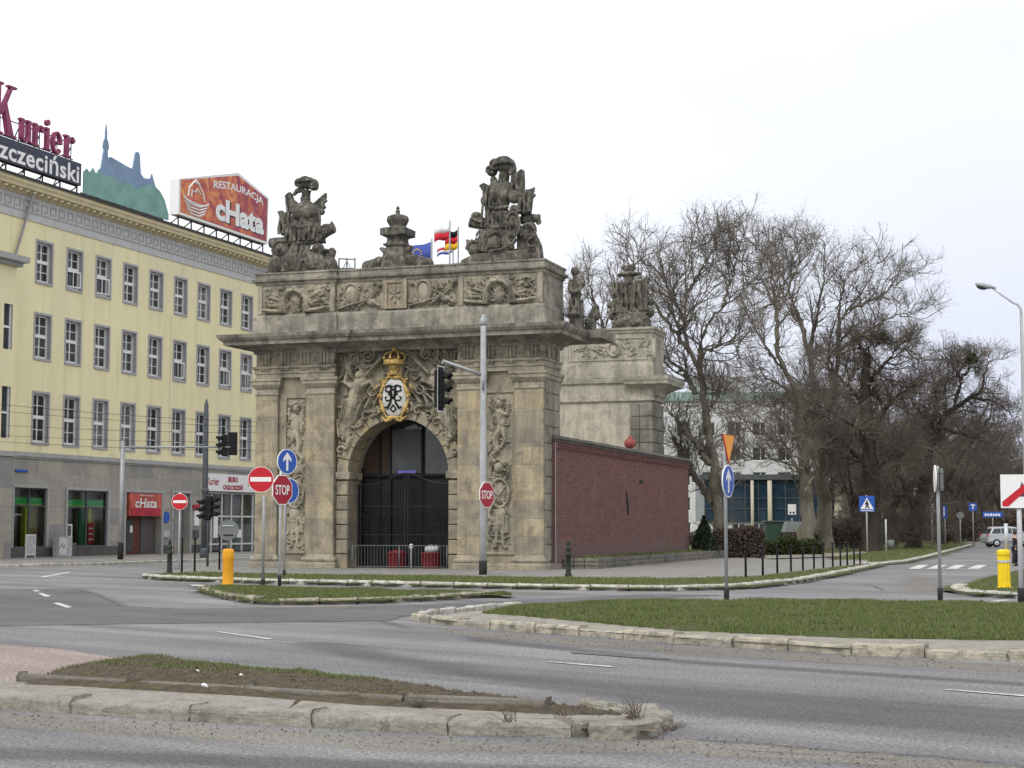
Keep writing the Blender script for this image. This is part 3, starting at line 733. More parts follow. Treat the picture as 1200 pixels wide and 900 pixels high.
# weeds: tufts of dry stalks growing from the joints of the island
rw = random.Random(8)
def weed(px, py, n, h, label):
    c = G(px, py, 0.15); mb = MB()
    for i in range(n):
        a = rw.uniform(0, 6.28); l = rw.uniform(0.05, 0.16); hh = h*rw.uniform(0.4, 1)
        p0 = (c.x+rw.uniform(-0.06, 0.06), c.y+rw.uniform(-0.05, 0.05), 0.13)
        p1 = (p0[0]+math.cos(a)*l*0.5, p0[1]+math.sin(a)*l*0.5, 0.13+hh*0.6)
        p2 = (p0[0]+math.cos(a)*l, p0[1]+math.sin(a)*l, 0.13+hh)
        mb.tube([p0, p1, p2], [0.004, 0.003, 0.0015], 4)
    tag(mb.build('dry_weed', M['twig_dark']), label, 'weed', 'dry weeds on the near traffic island')
weed(745, 838, 26, 0.2, 'tallest tuft of dry brown weed near the right tip of the near island')
weed(782, 853, 22, 0.07, 'low dry weed at the very nose of the near island kerb')
weed(597, 843, 12, 0.15, 'thin dry weed in the kerb joint midway along the near island')
weed(490, 826, 22, 0.09, 'brown weed clump beside the lump of loose kerb on near island')
weed(663, 838, 12, 0.1, 'small sprig of dry weed between the near island paving slabs')

# scraps and clods lying on the island and in the gutter
for px, py, z_, sz, lab in ((240, 803, 0.2, 0.035, 'crumpled white scrap of litter on the soil of the near island'), (283, 791, 0.22, 0.025, 'small pale scrap of litter in the grass of the near island'), (232, 786, 0.23, 0.02, 'tiny white scrap of litter left on the near island grass')):
    mb = MB(); mb.ell((0, 0, 0), (sz, sz*0.7, sz*0.5), 0.4, 7, 5); o = tag(mb.build('litter_scrap', M['sign_white'], loc=G(px, py, z_)), lab, 'litter', 'litter on the near island'); rough(o, 1, 0.02, 0.03)
rc = np.random.default_rng(77)
def clods(name, poly, n, size, z, mat, lab, zf=None):
    xs = [p[0] for p in poly]; ys = [p[1] for p in poly]; X = rc.uniform(min(xs), max(xs), n*4); Y = rc.uniform(min(ys), max(ys), n*4); k = inside(poly, X, Y); X, Y = X[k][:n], Y[k][:n]; n = len(X)
    Z = zf(X, Y) if zf else np.full(n, z); s = size*rc.uniform(0.3, 1, (n, 1, 1))**2; T = np.array([[1, 0, -0.3], [-0.5, 0.86, -0.3], [-0.5, -0.86, -0.3], [0, 0, 0.8]])
    V = np.c_[X, Y, Z][:, None, :] + s*(T[None]+rc.normal(0, 0.25, (n, 4, 3))); F_ = np.array([[0, 1, 3], [1, 2, 3], [2, 0, 3], [0, 2, 1]])
    o = np_object(name, V.reshape(-1, 3), (np.arange(n)[:, None, None]*4+F_[None]).reshape(-1, 3), mat); o['category'] = 'gravel'; return stuff(o, lab)
clods('soil_clods', soilG, 3500, 0.03, 0.2, M['soil'], 'loose clods of earth on the near island', zA)
clods('gravel', [(p.x, p.y) for p in GG([(-60, 834), (267, 851), (540, 866), (800, 862), (1000, 880), (1240, 905), (1240, 930), (800, 885), (500, 880), (0, 850)])], 900, 0.014, 0.008, M['kerb_dark'], 'grit and small stones in the gutter of the near island')
clods('gravel', [(p.x, p.y) for p in GG([(500, 736), (800, 758), (1240, 782), (1240, 790), (800, 766), (520, 743)])], 500, 0.02, 0.008, M['kerb_dark'], 'grit and small stones along the pale kerb')
# --- lawn island right of centre, pale painted kerb
frontB = GG([(483, 727.5), (520, 733), (600, 740), (700, 747), (800, 755), (980, 767), (1200, 776), (1330, 785), (1560, 803)])
backB = GG([(1560, 711), (1330, 709), (1200, 708), (1000, 704.5), (850, 704), (700, 705.5), (600, 711), (540, 717), (500, 722)], 0.1)
islB = [(p.x, p.y) for p in frontB + backB]
sheet('pavement', islB, 0.09, M['kerb_old'])
rough(struct(kerb_run(MB(), frontB, 0.2, 0.13, 1.0, 0.02, 0.02).build('kerb', M['kerb_pale'], bevel=0.015)), 3, 0.05, 0.14)
struct(kerb_run(MB(), [Vector((p.x, p.y)) for p in GG([(483, 727.5), (497, 722.5), (540, 717.5), (600, 712)], 0)], 0.2, 0.11, 0.8, 0.02, 0.05, side=-1, skip=0.25).build('kerb', M['kerb_white'], bevel=0.015))
lawnB = [(p.x, p.y) for p in GG([(562, 718), (610, 721), (700, 729.5), (800, 738.5), (1000, 747), (1200, 750), (1330, 755), (1545, 766), (1545, 711.5), (1330, 709.5), (1200, 708.5), (1000, 705), (850, 704.5), (700, 706), (600, 711.5)], 0.1)]
oB, zB = mound('lawn', lawnB, 0.095, 0.05, M['lawn'], 0.25, 5, 0.5, 0.02)
clods('dead_leaves', lawnB, 350, 0.045, 0.16, M['soil'], 'dead leaves strewn over the long right-hand lawn', lambda X, Y: zB(X, Y)+0.03)
grass('grass', lawnB, 0.1, 150000, 0.05, M['blade'], 21, zB, clump=1.5, width=0.009, label='short green grass on the long right-hand island')
# --- small lawn island left of centre
frontC = GG([(232, 692.5), (250, 698), (270, 703), (300, 708), (330, 709.5), (450, 707), (590, 699)])
backC = GG([(600, 696), (540, 694), (400, 690.5), (300, 688), (250, 688)], 0.1)
islC = [(p.x, p.y) for p in frontC + backC]
oC, zC = mound('lawn', islC, 0.09, 0.05, M['lawn'], 0.25, 7, 0.4, 0.02)
struct(kerb_run(MB(), frontC, 0.2, 0.13, 0.9, 0.02, 0.05).build('kerb', M['kerb_pale'], bevel=0.015))
grass('grass', islC, 0.1, 42000, 0.045, M['blade'], 22, zC, clump=1.4, width=0.011, label='short green grass on the small left-hand island')
# --- verge in front of the gate
frontD = GG([(166, 678), (200, 680.5), (300, 684), (400, 686), (500, 688.5), (640, 691), (770, 693), (870, 690.5), (940, 683), (985, 674), (1036, 662.5)])
backD = GG([(1015, 661), (960, 667), (880, 676), (780, 678.5), (660, 677), (500, 675), (330, 673), (230, 671), (185, 673)], 0.1)
lawnD = [(p.x, p.y) for p in frontD + backD]
oD, zD = mound('lawn', lawnD, 0.09, 0.04, M['lawn'], 0.4, 9, 0.4, 0.02)
struct(kerb_run(MB(), frontD, 0.2, 0.15, 1.0, 0.01, 0.03).build('kerb', M['kerb_white'], bevel=0.015))
grass('grass', lawnD, 0.1, 66000, 0.05, M['blade'], 23, zD, clump=1.2, width=0.014, label='short green grass on the verge below the gate')
pavD = [(p.x, p.y) for p in GG([(185, 673.2), (230, 671.2), (330, 673.2), (500, 675.2), (660, 677.2), (780, 678.7), (880, 676.2), (960, 667.2), (1015, 661.2), (1018, 656), (905, 655.5), (835, 650), (700, 655), (400, 661), (240, 661)], 0.1)]
sheet('pavement', pavD, 0.10, M['paving'])
# --- right-hand street: verge, small island, crossing, park
vergeE = [(p.x, p.y) for p in GG([(1000, 659), (1030, 660.5), (1062, 658), (1085, 653), (1110, 646), (1135, 639), (1128, 636.5), (1095, 638), (1045, 641), (1020, 648), (985, 652)], 0.05)]
oE, zE = mound('lawn', vergeE, 0.06, 0.04, M['lawn'], 0.8, 11, 0.8, 0.02)
struct(kerb_run(MB(), GG([(1000, 662), (1036, 662), (1062, 659.5), (1085, 654.5), (1110, 647.5), (1140, 639)]), 0.25, 0.13, 1.2, 0.01, 0.03).build('kerb', M['kerb_white']))
grass('grass', vergeE, 0.1, 25000, 0.07, M['blade'], 24, zE, clump=0.6, width=0.025, label='short grass on the verge under the dark trees')
frontF = GG([(1118, 690), (1114, 693), (1124, 697), (1165, 700), (1210, 702.5), (1300, 707)])
backF = GG([(1300, 655), (1210, 666), (1165, 675), (1140, 683)], 0.1)
islF = [(p.x, p.y) for p in frontF + backF]
oF, zF = mound('lawn', islF, 0.09, 0.05, M['lawn'], 0.4, 12, 0.6, 0.02)
struct(kerb_run(MB(), frontF, 0.35, 0.13, 0.9, 0.01, 0.04).build('kerb', M['kerb_white'], bevel=0.015))
grass('grass', islF, 0.1, 20000, 0.06, M['blade'], 25, zF, clump=0.6, width=0.016, label='short grass on the island round the lemon bollard')
park = [(p.x, p.y) for p in GG([(760, 650), (835, 650), (890, 655.5), (985, 652), (1020, 648), (1045, 641), (1095, 637.5), (1128, 636), (1150, 632.5), (1150, 627), (700, 627)], 0.0)]
sheet('park_ground', park, 0.03, M['lawn'])
pathP = [(p.x, p.y) for p in GG([(890, 655.5), (985, 652), (1018, 648), (1012, 646.5), (960, 649.5), (880, 652)], 0.03)]
sheet('path', pathP, 0.05, M['asphalt_pale'])
sheet('far_lawn', [(-900, 230), (900, 230), (2400, 3900), (-2400, 3900)], 0.012, M['lawn'])
# --- footway along the yellow building
walkH = [(p.x, p.y) for p in GG([(-200, 668), (0, 664), (100, 661.5), (190, 658.5), (250, 656.5), (330, 652), (330, 640), (-200, 640)], 0.0)]
sheet('pavement', walkH, 0.10, M['paving'])
struct(kerb_run(MB(), GG([(-200, 669), (0, 665), (100, 662.5), (190, 659.5), (250, 657.5), (330, 653)]), 0.2, 0.12, 1.0, 0.008, 0.03).build('kerb', M['kerb_white']))
# --- patches of other asphalt and road markings
def pxsheet(name, pts, z, mat): return sheet(name, [(p.x, p.y) for p in GG(pts)], z, M[mat])
def soft(name, pts, z, mat, width=0.5, step=0.16):
    poly = [(p.x, p.y) for p in GG(pts)]; xs = [p[0] for p in poly]; ys = [p[1] for p in poly]
    nx = int((max(xs)-min(xs))/step)+2; ny = int((max(ys)-min(ys))/step)+2
    gx, gy = np.meshgrid(np.linspace(min(xs), max(xs), nx), np.linspace(min(ys), max(ys), ny), indexing='ij'); X, Y = gx.ravel(), gy.ravel()
    ins = inside(poly, X, Y); e = np.where(ins, np.clip(edge_dist(poly, X, Y)/width, 0, 1), 0)
    idx = np.arange(nx*ny).reshape(nx, ny); Q = np.c_[idx[:-1, :-1].ravel(), idx[1:, :-1].ravel(), idx[1:, 1:].ravel(), idx[:-1, 1:].ravel()]
    Q = Q[ins[Q].any(1)]; us, inv = np.unique(Q, return_inverse=True)
    o = np_object(name, np.c_[X[us], Y[us], np.full(len(us), z)], inv.reshape(-1, 4), M[mat])
    at_ = o.data.attributes.new('edge', 'FLOAT', 'POINT'); at_.data.foreach_set('value', e[us].astype(np.float32))
    return struct(o)
soft('asphalt_patch', [(-100, 709), (0, 690.5), (95, 690), (118, 697), (148, 711), (215, 713.5), (330, 712.5), (470, 710), (600, 704), (760, 696.5), (860, 697.5), (700, 704.5), (560, 714.5), (478, 722), (465, 728), (330, 729.5), (150, 731.5), (0, 734), (-100, 740)], 0.004, 'patch_dark', 0.35, 0.25)
soft('paving_patch', [(-100, 764), (0, 756), (60, 759), (138, 771), (165, 775), (60, 792), (0, 806), (-100, 808)], 0.006, 'patch_pink', 0.15, 0.1)
soft('road_dust', [(-60, 829), (0, 835), (267, 851), (540, 866), (700, 868), (800, 864), (1000, 878), (1260, 902), (1260, 930), (1000, 900), (800, 888), (500, 884), (270, 872), (0, 856), (-60, 848)], 0.005, 'patch_sand', 0.55, 0.08)
soft('road_dust', [(500, 735), (800, 757), (1240, 781), (1240, 792), (800, 769), (520, 744)], 0.005, 'patch_sand', 0.6, 0.15)
soft('road_dust', [(180, 684), (300, 686.5), (500, 691), (660, 693.5), (640, 699), (420, 692), (250, 690)], 0.006, 'patch_sand', 0.9, 0.3)
soft('road_dust', [(215, 692), (240, 700), (300, 713), (420, 713), (420, 709), (330, 711), (270, 705), (235, 693)], 0.006, 'patch_sand', 0.6, 0.2)
soft('road_dust', [(1060, 670), (1112, 680), (1112, 694), (1180, 703), (1100, 700), (1040, 690)], 0.006, 'patch_sand', 1.6, 0.3)
soft('tyre_lane', [(400, 752), (600, 787), (800, 802), (1000, 815), (1280, 834), (1280, 872), (1000, 852), (820, 840), (620, 809), (420, 776), (300, 752)], 0.0045, 'patch_worn', 0.8, 0.15)
soft('tyre_lane', [(540, 744), (800, 772), (1280, 804), (1280, 810), (800, 779), (540, 751)], 0.0045, 'patch_worn', 0.4, 0.12)
soft('tyre_lane', [(-60, 872), (300, 884), (700, 897), (900, 920), (500, 910), (200, 898), (-60, 890)], 0.0045, 'patch_worn', 0.4, 0.1)
def mark(pts, mat='road_white'): return pxsheet('road_marking', pts, 0.009, mat)
mark([(38, 692), (43, 691.6), (48, 693), (41, 693.6)])
mark([(44, 695.5), (49, 695.2), (60, 699), (53, 699.6)])
mark([(62, 707), (69, 706.7), (85, 711.8), (78, 712.6)])
mark([(46, 676.4), (80, 670.4), (84, 670.6), (52, 676.9)])
mark([(253, 741), (258, 740.8), (322, 749.4), (315, 749.9)])
mark([(640, 776.4), (646, 776), (720, 781.6), (714, 782.4)])
mark([(1104, 809), (1112, 808.6), (1215, 816.4), (1208, 817.6)])
mark([(222, 685.4), (238, 685.6), (240, 687), (226, 686.8)])
for x in (1064, 1086, 1108, 1133):
    mark([(x, 666.8), (x+12, 662.2), (x+24, 662.2), (x+14, 666.8)])
mark([(1136, 708), (1166, 705.4), (1174, 705.8), (1146, 709)])
mark([(1160, 704.6), (1178, 703.2), (1186, 703.6), (1170, 705.2)])
# a crack line sealed with bitumen and a worn pothole edge
mark([(668, 764.5), (700, 766.5), (745, 769.5), (786, 772.5), (785, 773.5), (740, 771), (700, 768), (670, 766)], 'asphalt_dark')

def crack(pts, wd, mat='crack_tar', jit=0.05):
    P = GG(pts); r = random.Random(int(pts[0][0])); L_ = []; 
    for i in range(len(P)-1):
        n = max(2, int((P[i+1]-P[i]).length/0.12))
        for k in range(n): L_.append(P[i].lerp(P[i+1], k/n)+Vector((r.uniform(-jit, jit)*0.4, r.uniform(-jit, jit), 0)))
    vs = []; fs = []
    for i, p in enumerate(L_):
        w_ = wd*r.uniform(0.3, 1.0)*(0.2 if i in (0, len(L_)-1) else 1); vs += [(p.x, p.y-w_/2, 0.0105), (p.x, p.y+w_/2, 0.0105)]
    for i in range(len(L_)-1): fs.append((2*i, 2*i+2, 2*i+3, 2*i+1))
    mb = MB(); mb.add(vs, fs); return struct(mb.build('road_crack', M[mat]))
M['crack_tar'] = plain('crack_in_asphalt', (0.05, 0.048, 0.046), 0.95)
crack([(800, 866), (880, 872), (1000, 882), (1100, 888), (1260, 905)], 0.035); crack([(860, 880), (960, 885), (1080, 893)], 0.02)
crack([(20, 757.5), (60, 759), (85, 757)], 0.05, jit=0.03); crack([(300, 745), (420, 757), (560, 772)], 0.02); crack([(700, 712+45), (900, 772), (1200, 794)], 0.02)
crack([(0, 734), (150, 731.5), (330, 729.5), (465, 728)], 0.05, jit=0.08); crack([(148, 711), (300, 712.5), (470, 710)], 0.05, jit=0.08)
# ================================================================== YELLOW OFFICE BUILDING
yb0 = G(11, 656)
YB = thing('office_building', 'pale yellow office block with grey stone ground floor shops and three rows of white windows', 'building', (yb0.x, yb0.y, 0), R(70))
def ybp(x, y, z): # local -> world
    return YB.location + Matrix.Rotation(R(70), 3, 'Z') @ Vector((x, y, z))
def holed_wall(mb, x0, x1, z0, z1, holes, depth, mi=0, mr=1, y=0.0):
    xs = sorted(set([x0, x1] + [h[0] for h in holes] + [h[1] for h in holes])); zs = sorted(set([z0, z1] + [h[2] for h in holes] + [h[3] for h in holes]))
    for i in range(len(xs)-1):
        for k in range(len(zs)-1):
            cx, cz = (xs[i]+xs[i+1])/2, (zs[k]+zs[k+1])/2
            if any(h[0] < cx < h[1] and h[2] < cz < h[3] for h in holes): continue
            mb.quad((xs[i], y, zs[k]), (xs[i+1], y, zs[k]), (xs[i+1], y, zs[k+1]), (xs[i], y, zs[k+1]), mi)
    for a, b, c, d in holes:
        e = y+depth
        mb.quad((a, y, c), (a, y, d), (a, e, d), (a, e, c), mr); mb.quad((b, y, d), (b, y, c), (b, e, c), (b, e, d), mr)
        mb.quad((a, y, c), (a, e, c), (b, e, c), (b, y, c), mr); mb.quad((a, e, d), (a, y, d), (b, y, d), (b, e, d), mr)
XE = 30.0
rows = [(14.6, 16.72), (10.55, 12.84), (6.1, 8.68)]
cols = [1.66 + 2.745*k for k in range(9)]
WW = 1.32
holes = [(x, x+WW, a, b) for a, b in rows for x in cols]
mb = MB(); holed_wall(mb, -1.7, XE, 5.3, 17.7, holes, 0.3)
mb.quad((XE, 0, 0), (XE, 14, 0), (XE, 14, 19.6), (XE, 0, 19.6)); mb.quad((XE, 14, 0), (-6, 14, 0), (-6, 14, 19.6), (XE, 14, 19.6)); mb.quad((-1.7, 0, 14.9), (-1.7, 0, 17.7), (-6, 0, 17.7), (-6, 0, 14.9))
mb.quad((-6, 14, 0), (-6, 0, 0), (-6, 0, 19.6), (-6, 14, 19.6))
mb.build('upper_wall', [M['yellow'], M['reveal_grey']], YB)
M['blind'] = plain('pale_blind', (0.30, 0.29, 0.26), 0.8, var=0.2)
# windows: one of each height, then copies
def window(h, sash_open=0.0):
    s = MB()                                              # grey stone surround, slightly proud of the wall
    t = 0.13
    s.box(-t, 0, -0.03, 0.05, -t, h+t); s.box(WW, WW+t, -0.03, 0.05, -t, h+t); s.box(0, WW, -0.03, 0.05, h, h+t); s.box(0, WW, -0.06, 0.05, -t, 0)
    wdw = s.build('window', M['reveal_grey'], YB, bevel=0.008)
    f = MB(); y0, y1 = 0.2, 0.27; b = 0.085
    f.box(0, b, y0, y1, 0, h); f.box(WW-b, WW, y0, y1, 0, h); f.box(b, WW-b, y0, y1, h-b, h); f.box(b, WW-b, y0, y1, 0, b*1.4)
    mz = h*0.52; f.box(b, WW-b, y0-0.02, y1, mz-0.09, mz+0.09)
    def grid(z0, z1):
        f.box(WW/2-0.03, WW/2+0.03, y0+0.01, y1, z0, z1)
        for k in range(1, 3 if z1-z0 > 1.3 else 2):
            zz = z0+(z1-z0)*k/(3 if z1-z0 > 1.3 else 2)
            f.box(b, WW/2-0.03, y0+0.02, y1, zz-0.018, zz+0.018); f.box(WW/2+0.03, WW-b, y0+0.02, y1, zz-0.018, zz+0.018)
    grid(mz+0.09, h-b)
    if not sash_open: grid(b*1.4, mz-0.09)
    fo = f.build('frame', M['white'], wdw)
    p = MB(); p.quad((b, 0.262, 0.05), (WW-b, 0.262, 0.05), (WW-b, 0.262, h-b), (b, 0.262, h-b))
    po = p.build('pane', M['office_glass'], wdw)
    if sash_open:
        q = MB(); zt = mz-0.09; z0 = b*1.4; ww = WW-2*b
        for (x0, x1, a0, a1) in ((0, 0.07, 0, zt-z0), (ww-0.07, ww, 0, zt-z0), (0.07, ww-0.07, 0, 0.07), (0.07, ww-0.07, zt-z0-0.07, zt-z0), (ww/2-0.02, ww/2+0.02, 0.07, zt-z0-0.07)):
            q.box(x0, x1, -0.02, 0.02, a0, a1)
        so_ = q.build('open_sash', M['white'], wdw); so_.location = (b+0.02, 0.19, z0); so_.rotation_euler = (0, 0, -0.35*sash_open)
    return wdw
opened = {(0, 1): 0.5, (0, 2): 0.55, (1, 5): 0.45, (1, 7): 0.5, (1, 8): 0.6}
for ri, (a, b_) in enumerate(rows):
    proto = None
    for ci, x in enumerate(cols):
        if (ri, ci) in opened: o = window(b_-a, opened[(ri, ci)])
        elif proto is None: proto = o = window(b_-a)
        else: o = copy_tree(proto, YB)
        o.location = (x, 0, a)
    rb = random.Random(ri*31+ci*7+2)
    if rb.random() < 0.45:                                 # pale roller blind or curtain behind some of the panes
        hh = b_-a; q = MB(); kd = rb.random()
        if kd < 0.6: q.box(0.09, WW-0.09, 0.254, 0.26, hh*rb.uniform(0.62, 0.85), hh-0.09)
        else: xx = 0.09 if kd < 0.8 else WW-0.42; q.box(xx, xx+0.33, 0.254, 0.26, 0.13, hh-0.09)
        q.build('blind', M['blind'], o)
# frieze with a key pattern, cornice, gutter
mb = MB(); mb.box(-6, XE, -0.06, 0.0, 17.7, 17.86); mb.box(-6, XE, -0.03, 0.0, 17.86, 18.95)
FR = mb.build('frieze', M['frieze_grey'], YB)
mb = MB(); x = -6+0.1
while x < XE-1:
    y0, y1 = -0.055, -0.03; a, b_, t, s = 18.1, 18.75, 0.085, 0.78
    mb.box(x, x+t, y0, y1, a, b_-t); mb.box(x, x+s*0.72, y0, y1, b_-t, b_); mb.box(x+s*0.72-t, x+s*0.72, y0, y1, a+0.2, b_-t)
    mb.box(x+t*2.6, x+s*0.72-t, y0, y1, a+0.2, a+0.2+t); mb.box(x+t, x+s, y0, y1, a, a+t)
    x += s
mb.build('key_pattern', M['frieze_key'], FR)
mb = MB(); prof = [(0.0, 18.95), (-0.12, 19.0), (-0.14, 19.12), (-0.55, 19.2), (-0.6, 19.34), (-0.68, 19.42), (-0.7, 19.6), (0.5, 19.64), (0.5, 18.95)]
n = len(prof)
mb.add([(-6.3, p[0], p[1]) for p in prof] + [(XE+0.3, p[0], p[1]) for p in prof], [(i, i+n, (i+1) % n+n, (i+1) % n) for i in range(n)] + [tuple(range(n)), tuple(reversed(range(n, 2*n)))])
CO = mb.build('cornice', M['cornice_yellow'], YB)
mb = MB(); x = -6
while x < XE: mb.box(x, x+0.22, -0.5, -0.14, 19.05, 19.14); x += 0.6
mb.build('dentil_course', M['cornice_yellow'], CO); CO.children[0]['kind'] = 'stuff'
mb = MB(); mb.box(-6.3, XE+0.3, -0.78, -0.6, 19.6, 19.74); mb.box(-6.3, XE, 0.2, 14, 19.6, 19.8)
mb.build('roof', M['roof_dark'], YB)
# ground floor
gh = [(0.13, 2.95, 0.6, 3.7), (4.78, 8.6, 0.6, 3.66), (10.4, 14.2, 0.1, 3.65), (15.5, 17.4, 0.1, 3.7), (19.1, 28.6, 0.1, 3.88)]
mb = MB(); holed_wall(mb, -1.7, XE, 0.0, 5.22, gh, 0.45, y=-0.05)
mb.build('ground_floor_wall', [M['ashlar_grey'], M['ashlar_grey']], YB)
for i, (a, b_) in enumerate(((-1.5, 10.38), (14.22, 15.48), (17.42, 19.05))): mb = MB(); mb.box(a, b_, -0.09, -0.05, 0, 0.6); mb.build('plinth', M['ashlar_dark'], YB)
mb = MB(); mb.box(-1.6, XE, -0.12, 0.0, 5.22, 5.32); mb.box(-1.6, XE, -0.2, 0.0, 5.32, 5.46); mb.box(-1.6, XE, -0.06, 0.0, 5.46, 5.56)
mb.build('string_course', M['band_grey'], YB)
def trim(parent, a, b_, c, d, name='surround', mat='band_grey'):
    mb = MB(); t = 0.16; y = -0.13
    mb.box(a-t, a, y, -0.05, c, d); mb.box(b_, b_+t, y, -0.05, c, d); mb.box(a-t, b_+t, y, -0.05, d, d+t)
    mb.build(name, M[mat], parent, bevel=0.01)
def shop_window(a, b_, c, d, kind):
    mb = MB(); y = 0.0; m = (a+b_)/2; zt = c+(d-c)*0.7
    for x0, x1, z0, z1 in ((a, a+0.07, c, d), (b_-0.07, b_, c, d), (a+0.07, b_-0.07, d-0.07, d), (a+0.07, b_-0.07, c, c+0.07), (m-0.035, m+0.035, c+0.07, d-0.07), (a+0.07, m-0.035, zt-0.03, zt+0.03), (m+0.035, b_-0.07, zt-0.03, zt+0.03)):
        mb.box(x0, x1, y, y+0.08, z0, z1)
    W = mb.build('shop_window', M['pole_dark'], YB)
    trim(W, a, b_, c, d)
    g = MB(); g.quad((a, 0.05, c), (b_, 0.05, c), (b_, 0.05, d), (a, 0.05, d)); g.build('pane', M['glass'], W)
    r = MB(); e = 1.0                                      # the shop behind the glass
    r.quad((a, e, c), (b_, e, c), (b_, e, d), (a, e, d)); r.quad((a, 0.45, c), (b_, 0.45, c), (b_, e, c), (a, e, c)); r.quad((a, e, d), (b_, e, d), (b_, 0.45, d), (a, 0.45, d))
    r.quad((a, 0.45, c), (a, e, c), (a, e, d), (a, 0.45, d)); r.quad((b_, e, c), (b_, 0.45, c), (b_, 0.45, d), (b_, e, d))
    r.build('interior', M['shop_interior'], W)
    s = MB(); s.box(a+0.08, b_-0.08, 0.16, 0.22, zt+0.04, zt+0.42); s.build('fascia_board', M['green_board'], W)
    s = MB(); s.box(a+0.25, b_-0.15, 0.14, 0.16, zt+0.06, zt+0.1); s.build('lime_stripe', M['lime'], W)
    if kind == 0:
        s = MB(); s.box(m+0.0, m+0.28, 0.25, 0.5, c, zt); s.build('column', M['lime'], W)
        s = MB(); s.box(m+0.35, b_-0.1, 0.4, 0.44, c+0.1, zt); s.build('display_panel', M['khaki'], W)
        s = MB(); s.box(a+0.2, m-0.2, 0.3, 0.5, zt-0.5, zt-0.42); s.build('shelf', M['dirty_white'], W)
    else:
        s = MB(); s.box(m-0.1, m+0.45, 0.4, 0.5, c, zt); s.build('display_panel', M['deep_green'], W)
        s = MB(); s.box(m+0.55, m+0.8, 0.25, 0.4, c+1.2, zt); s.build('column', M['lime'], W)
        s = MB(); s.box(m+0.42, m+0.95, 0.18, 0.22, c+0.15, c+1.3); P_ = s.build('poster', M['poster_red'], W)
        s = MB()
        for k in range(3): s.box(m+0.5, m+0.87, 0.16, 0.18, c+0.35+k*0.3, c+0.43+k*0.3)
        s.build('lettering', M['white'], P_)
        s = MB(); s.box(m+0.95, b_-0.2, 0.6, 0.65, c+0.3, zt); s.build('display_panel', M['khaki'], W)
        s = MB(); s.box(a+0.9, a+1.4, 0.25, 0.5, c+0.07, c+0.2); s.build('shelf', M['dirty_white'], W)
        s = MB()
        for x0, x1, z0, z1 in ((0, 0.07, 0, 1.0), (0.53, 0.6, 0, 1.0), (0.07, 0.53, 0.93, 1.0), (0.07, 0.53, 0, 0.07)): s.box(a-0.02+x0, a-0.02+x1, -0.02, 0.03, c+0.22+z0, c+0.22+z1)
        s.build('poster_frame', M['white'], W)
        s = MB(); s.box(a+0.05, a+0.51, 0.0, 0.02, c+0.3, c+1.14); s.build('poster', M['pole_dark'], W)
shop_window(*gh[0], 0); shop_window(*gh[1], 1)
# restaurant entrance with a red name board
a, b_, c, d = gh[2]
mb = MB(); mb.box(a, b_, 0.44, 0.5, 0, d); EN = mb.build('entrance', M['interior'], YB); trim(EN, a, b_, c, d)
mb = MB(); mb.box(11.1, 12.6, 0.36, 0.44, 0.1, 2.3); DO = mb.build('door', M['door_brown'], EN, bevel=0.01)
mb = MB(); mb.box(11.2, 11.85, 0.33, 0.36, 0.3, 2.1); mb.build('door_leaf', M['interior'], DO)
mb = MB(); mb.box(11.5, 11.75, 0.31, 0.33, 1.35, 1.75); mb.build('notice', M['white'], DO)
mb = MB()
for k in range(22): mb.box(12.62, 14.15, 0.3+0.01*(k % 2), 0.4, 0.1+k*0.1, 0.195+k*0.1)
mb.build('roller_shutter', M['shutter'], EN)
mb = MB(); mb.box(10.75, 14.15, -0.1, 0.2, 2.3, 3.62); NB = mb.build('name_board', M['board_print'], EN)
mb = MB(); mb.box(10.9, 14.0, -0.13, -0.1, 2.35, 2.75); mb.build('red_band', M['poster_red'], NB)
mb = MB(); text_mb(mb, 'cHata', 11.3, 2.78, -0.135, w=2.3, h=0.55, bold=0.02, shear=0.15); text_mb(mb, 'RESTAURACJA', 11.8, 3.42, -0.135, w=1.4, h=0.13); mb.build('lettering', M['white'], NB)
# side door, boards on the wall
a, b_, c, d = gh[3]
mb = MB(); mb.box(a, b_, 0.43, 0.5, 0, d); SD = mb.build('side_door', M['ashlar_grey'], YB); trim(SD, a, b_, c, d)
mb = MB(); mb.box(a+0.05, a+0.85, 0.36, 0.43, 0.1, 2.2); mb.build('door_leaf', M['black'], SD)
mb = MB(); mb.box(a+0.05, a+0.85, 0.36, 0.43, 2.4, 3.2); mb.build('fanlight', M['glass_dark'], SD)
mb = MB(); mb.box(a+0.1, a+0.7, 0.3, 0.36, 0.1, 0.5); mb.build('letter_box', M['dirty_white'], SD)
for (x0, x1, z0, z1, mt, nm) in ((17.75, 18.5, 2.75, 3.05, 'poster_red', 'red_plate'), (17.9, 18.45, 1.75, 2.65, 'sign_white', 'notice_board'), (17.85, 18.4, 1.0, 1.5, 'pole_dark', 'intercom_panel'), (14.4, 15.1, 1.05, 1.45, 'cabinet', 'post_box'), (0.2, 1.2, 4.5, 4.62, 'sign_blue', 'street_name_plate')):
    mb = MB(); mb.box(x0, x1, -0.14, -0.05, z0, z1); mb.build(nm, M[mt], YB, bevel=0.01)
mb = MB(); mb.lathe([(0.34, -0.02), (0.34, 0.02)], n=20); o = mb.build('round_plaque', M['sign_blue'], YB); o.location = (14.75, -0.08, 2.25); o.rotation_euler = (R(90), 0, 0)
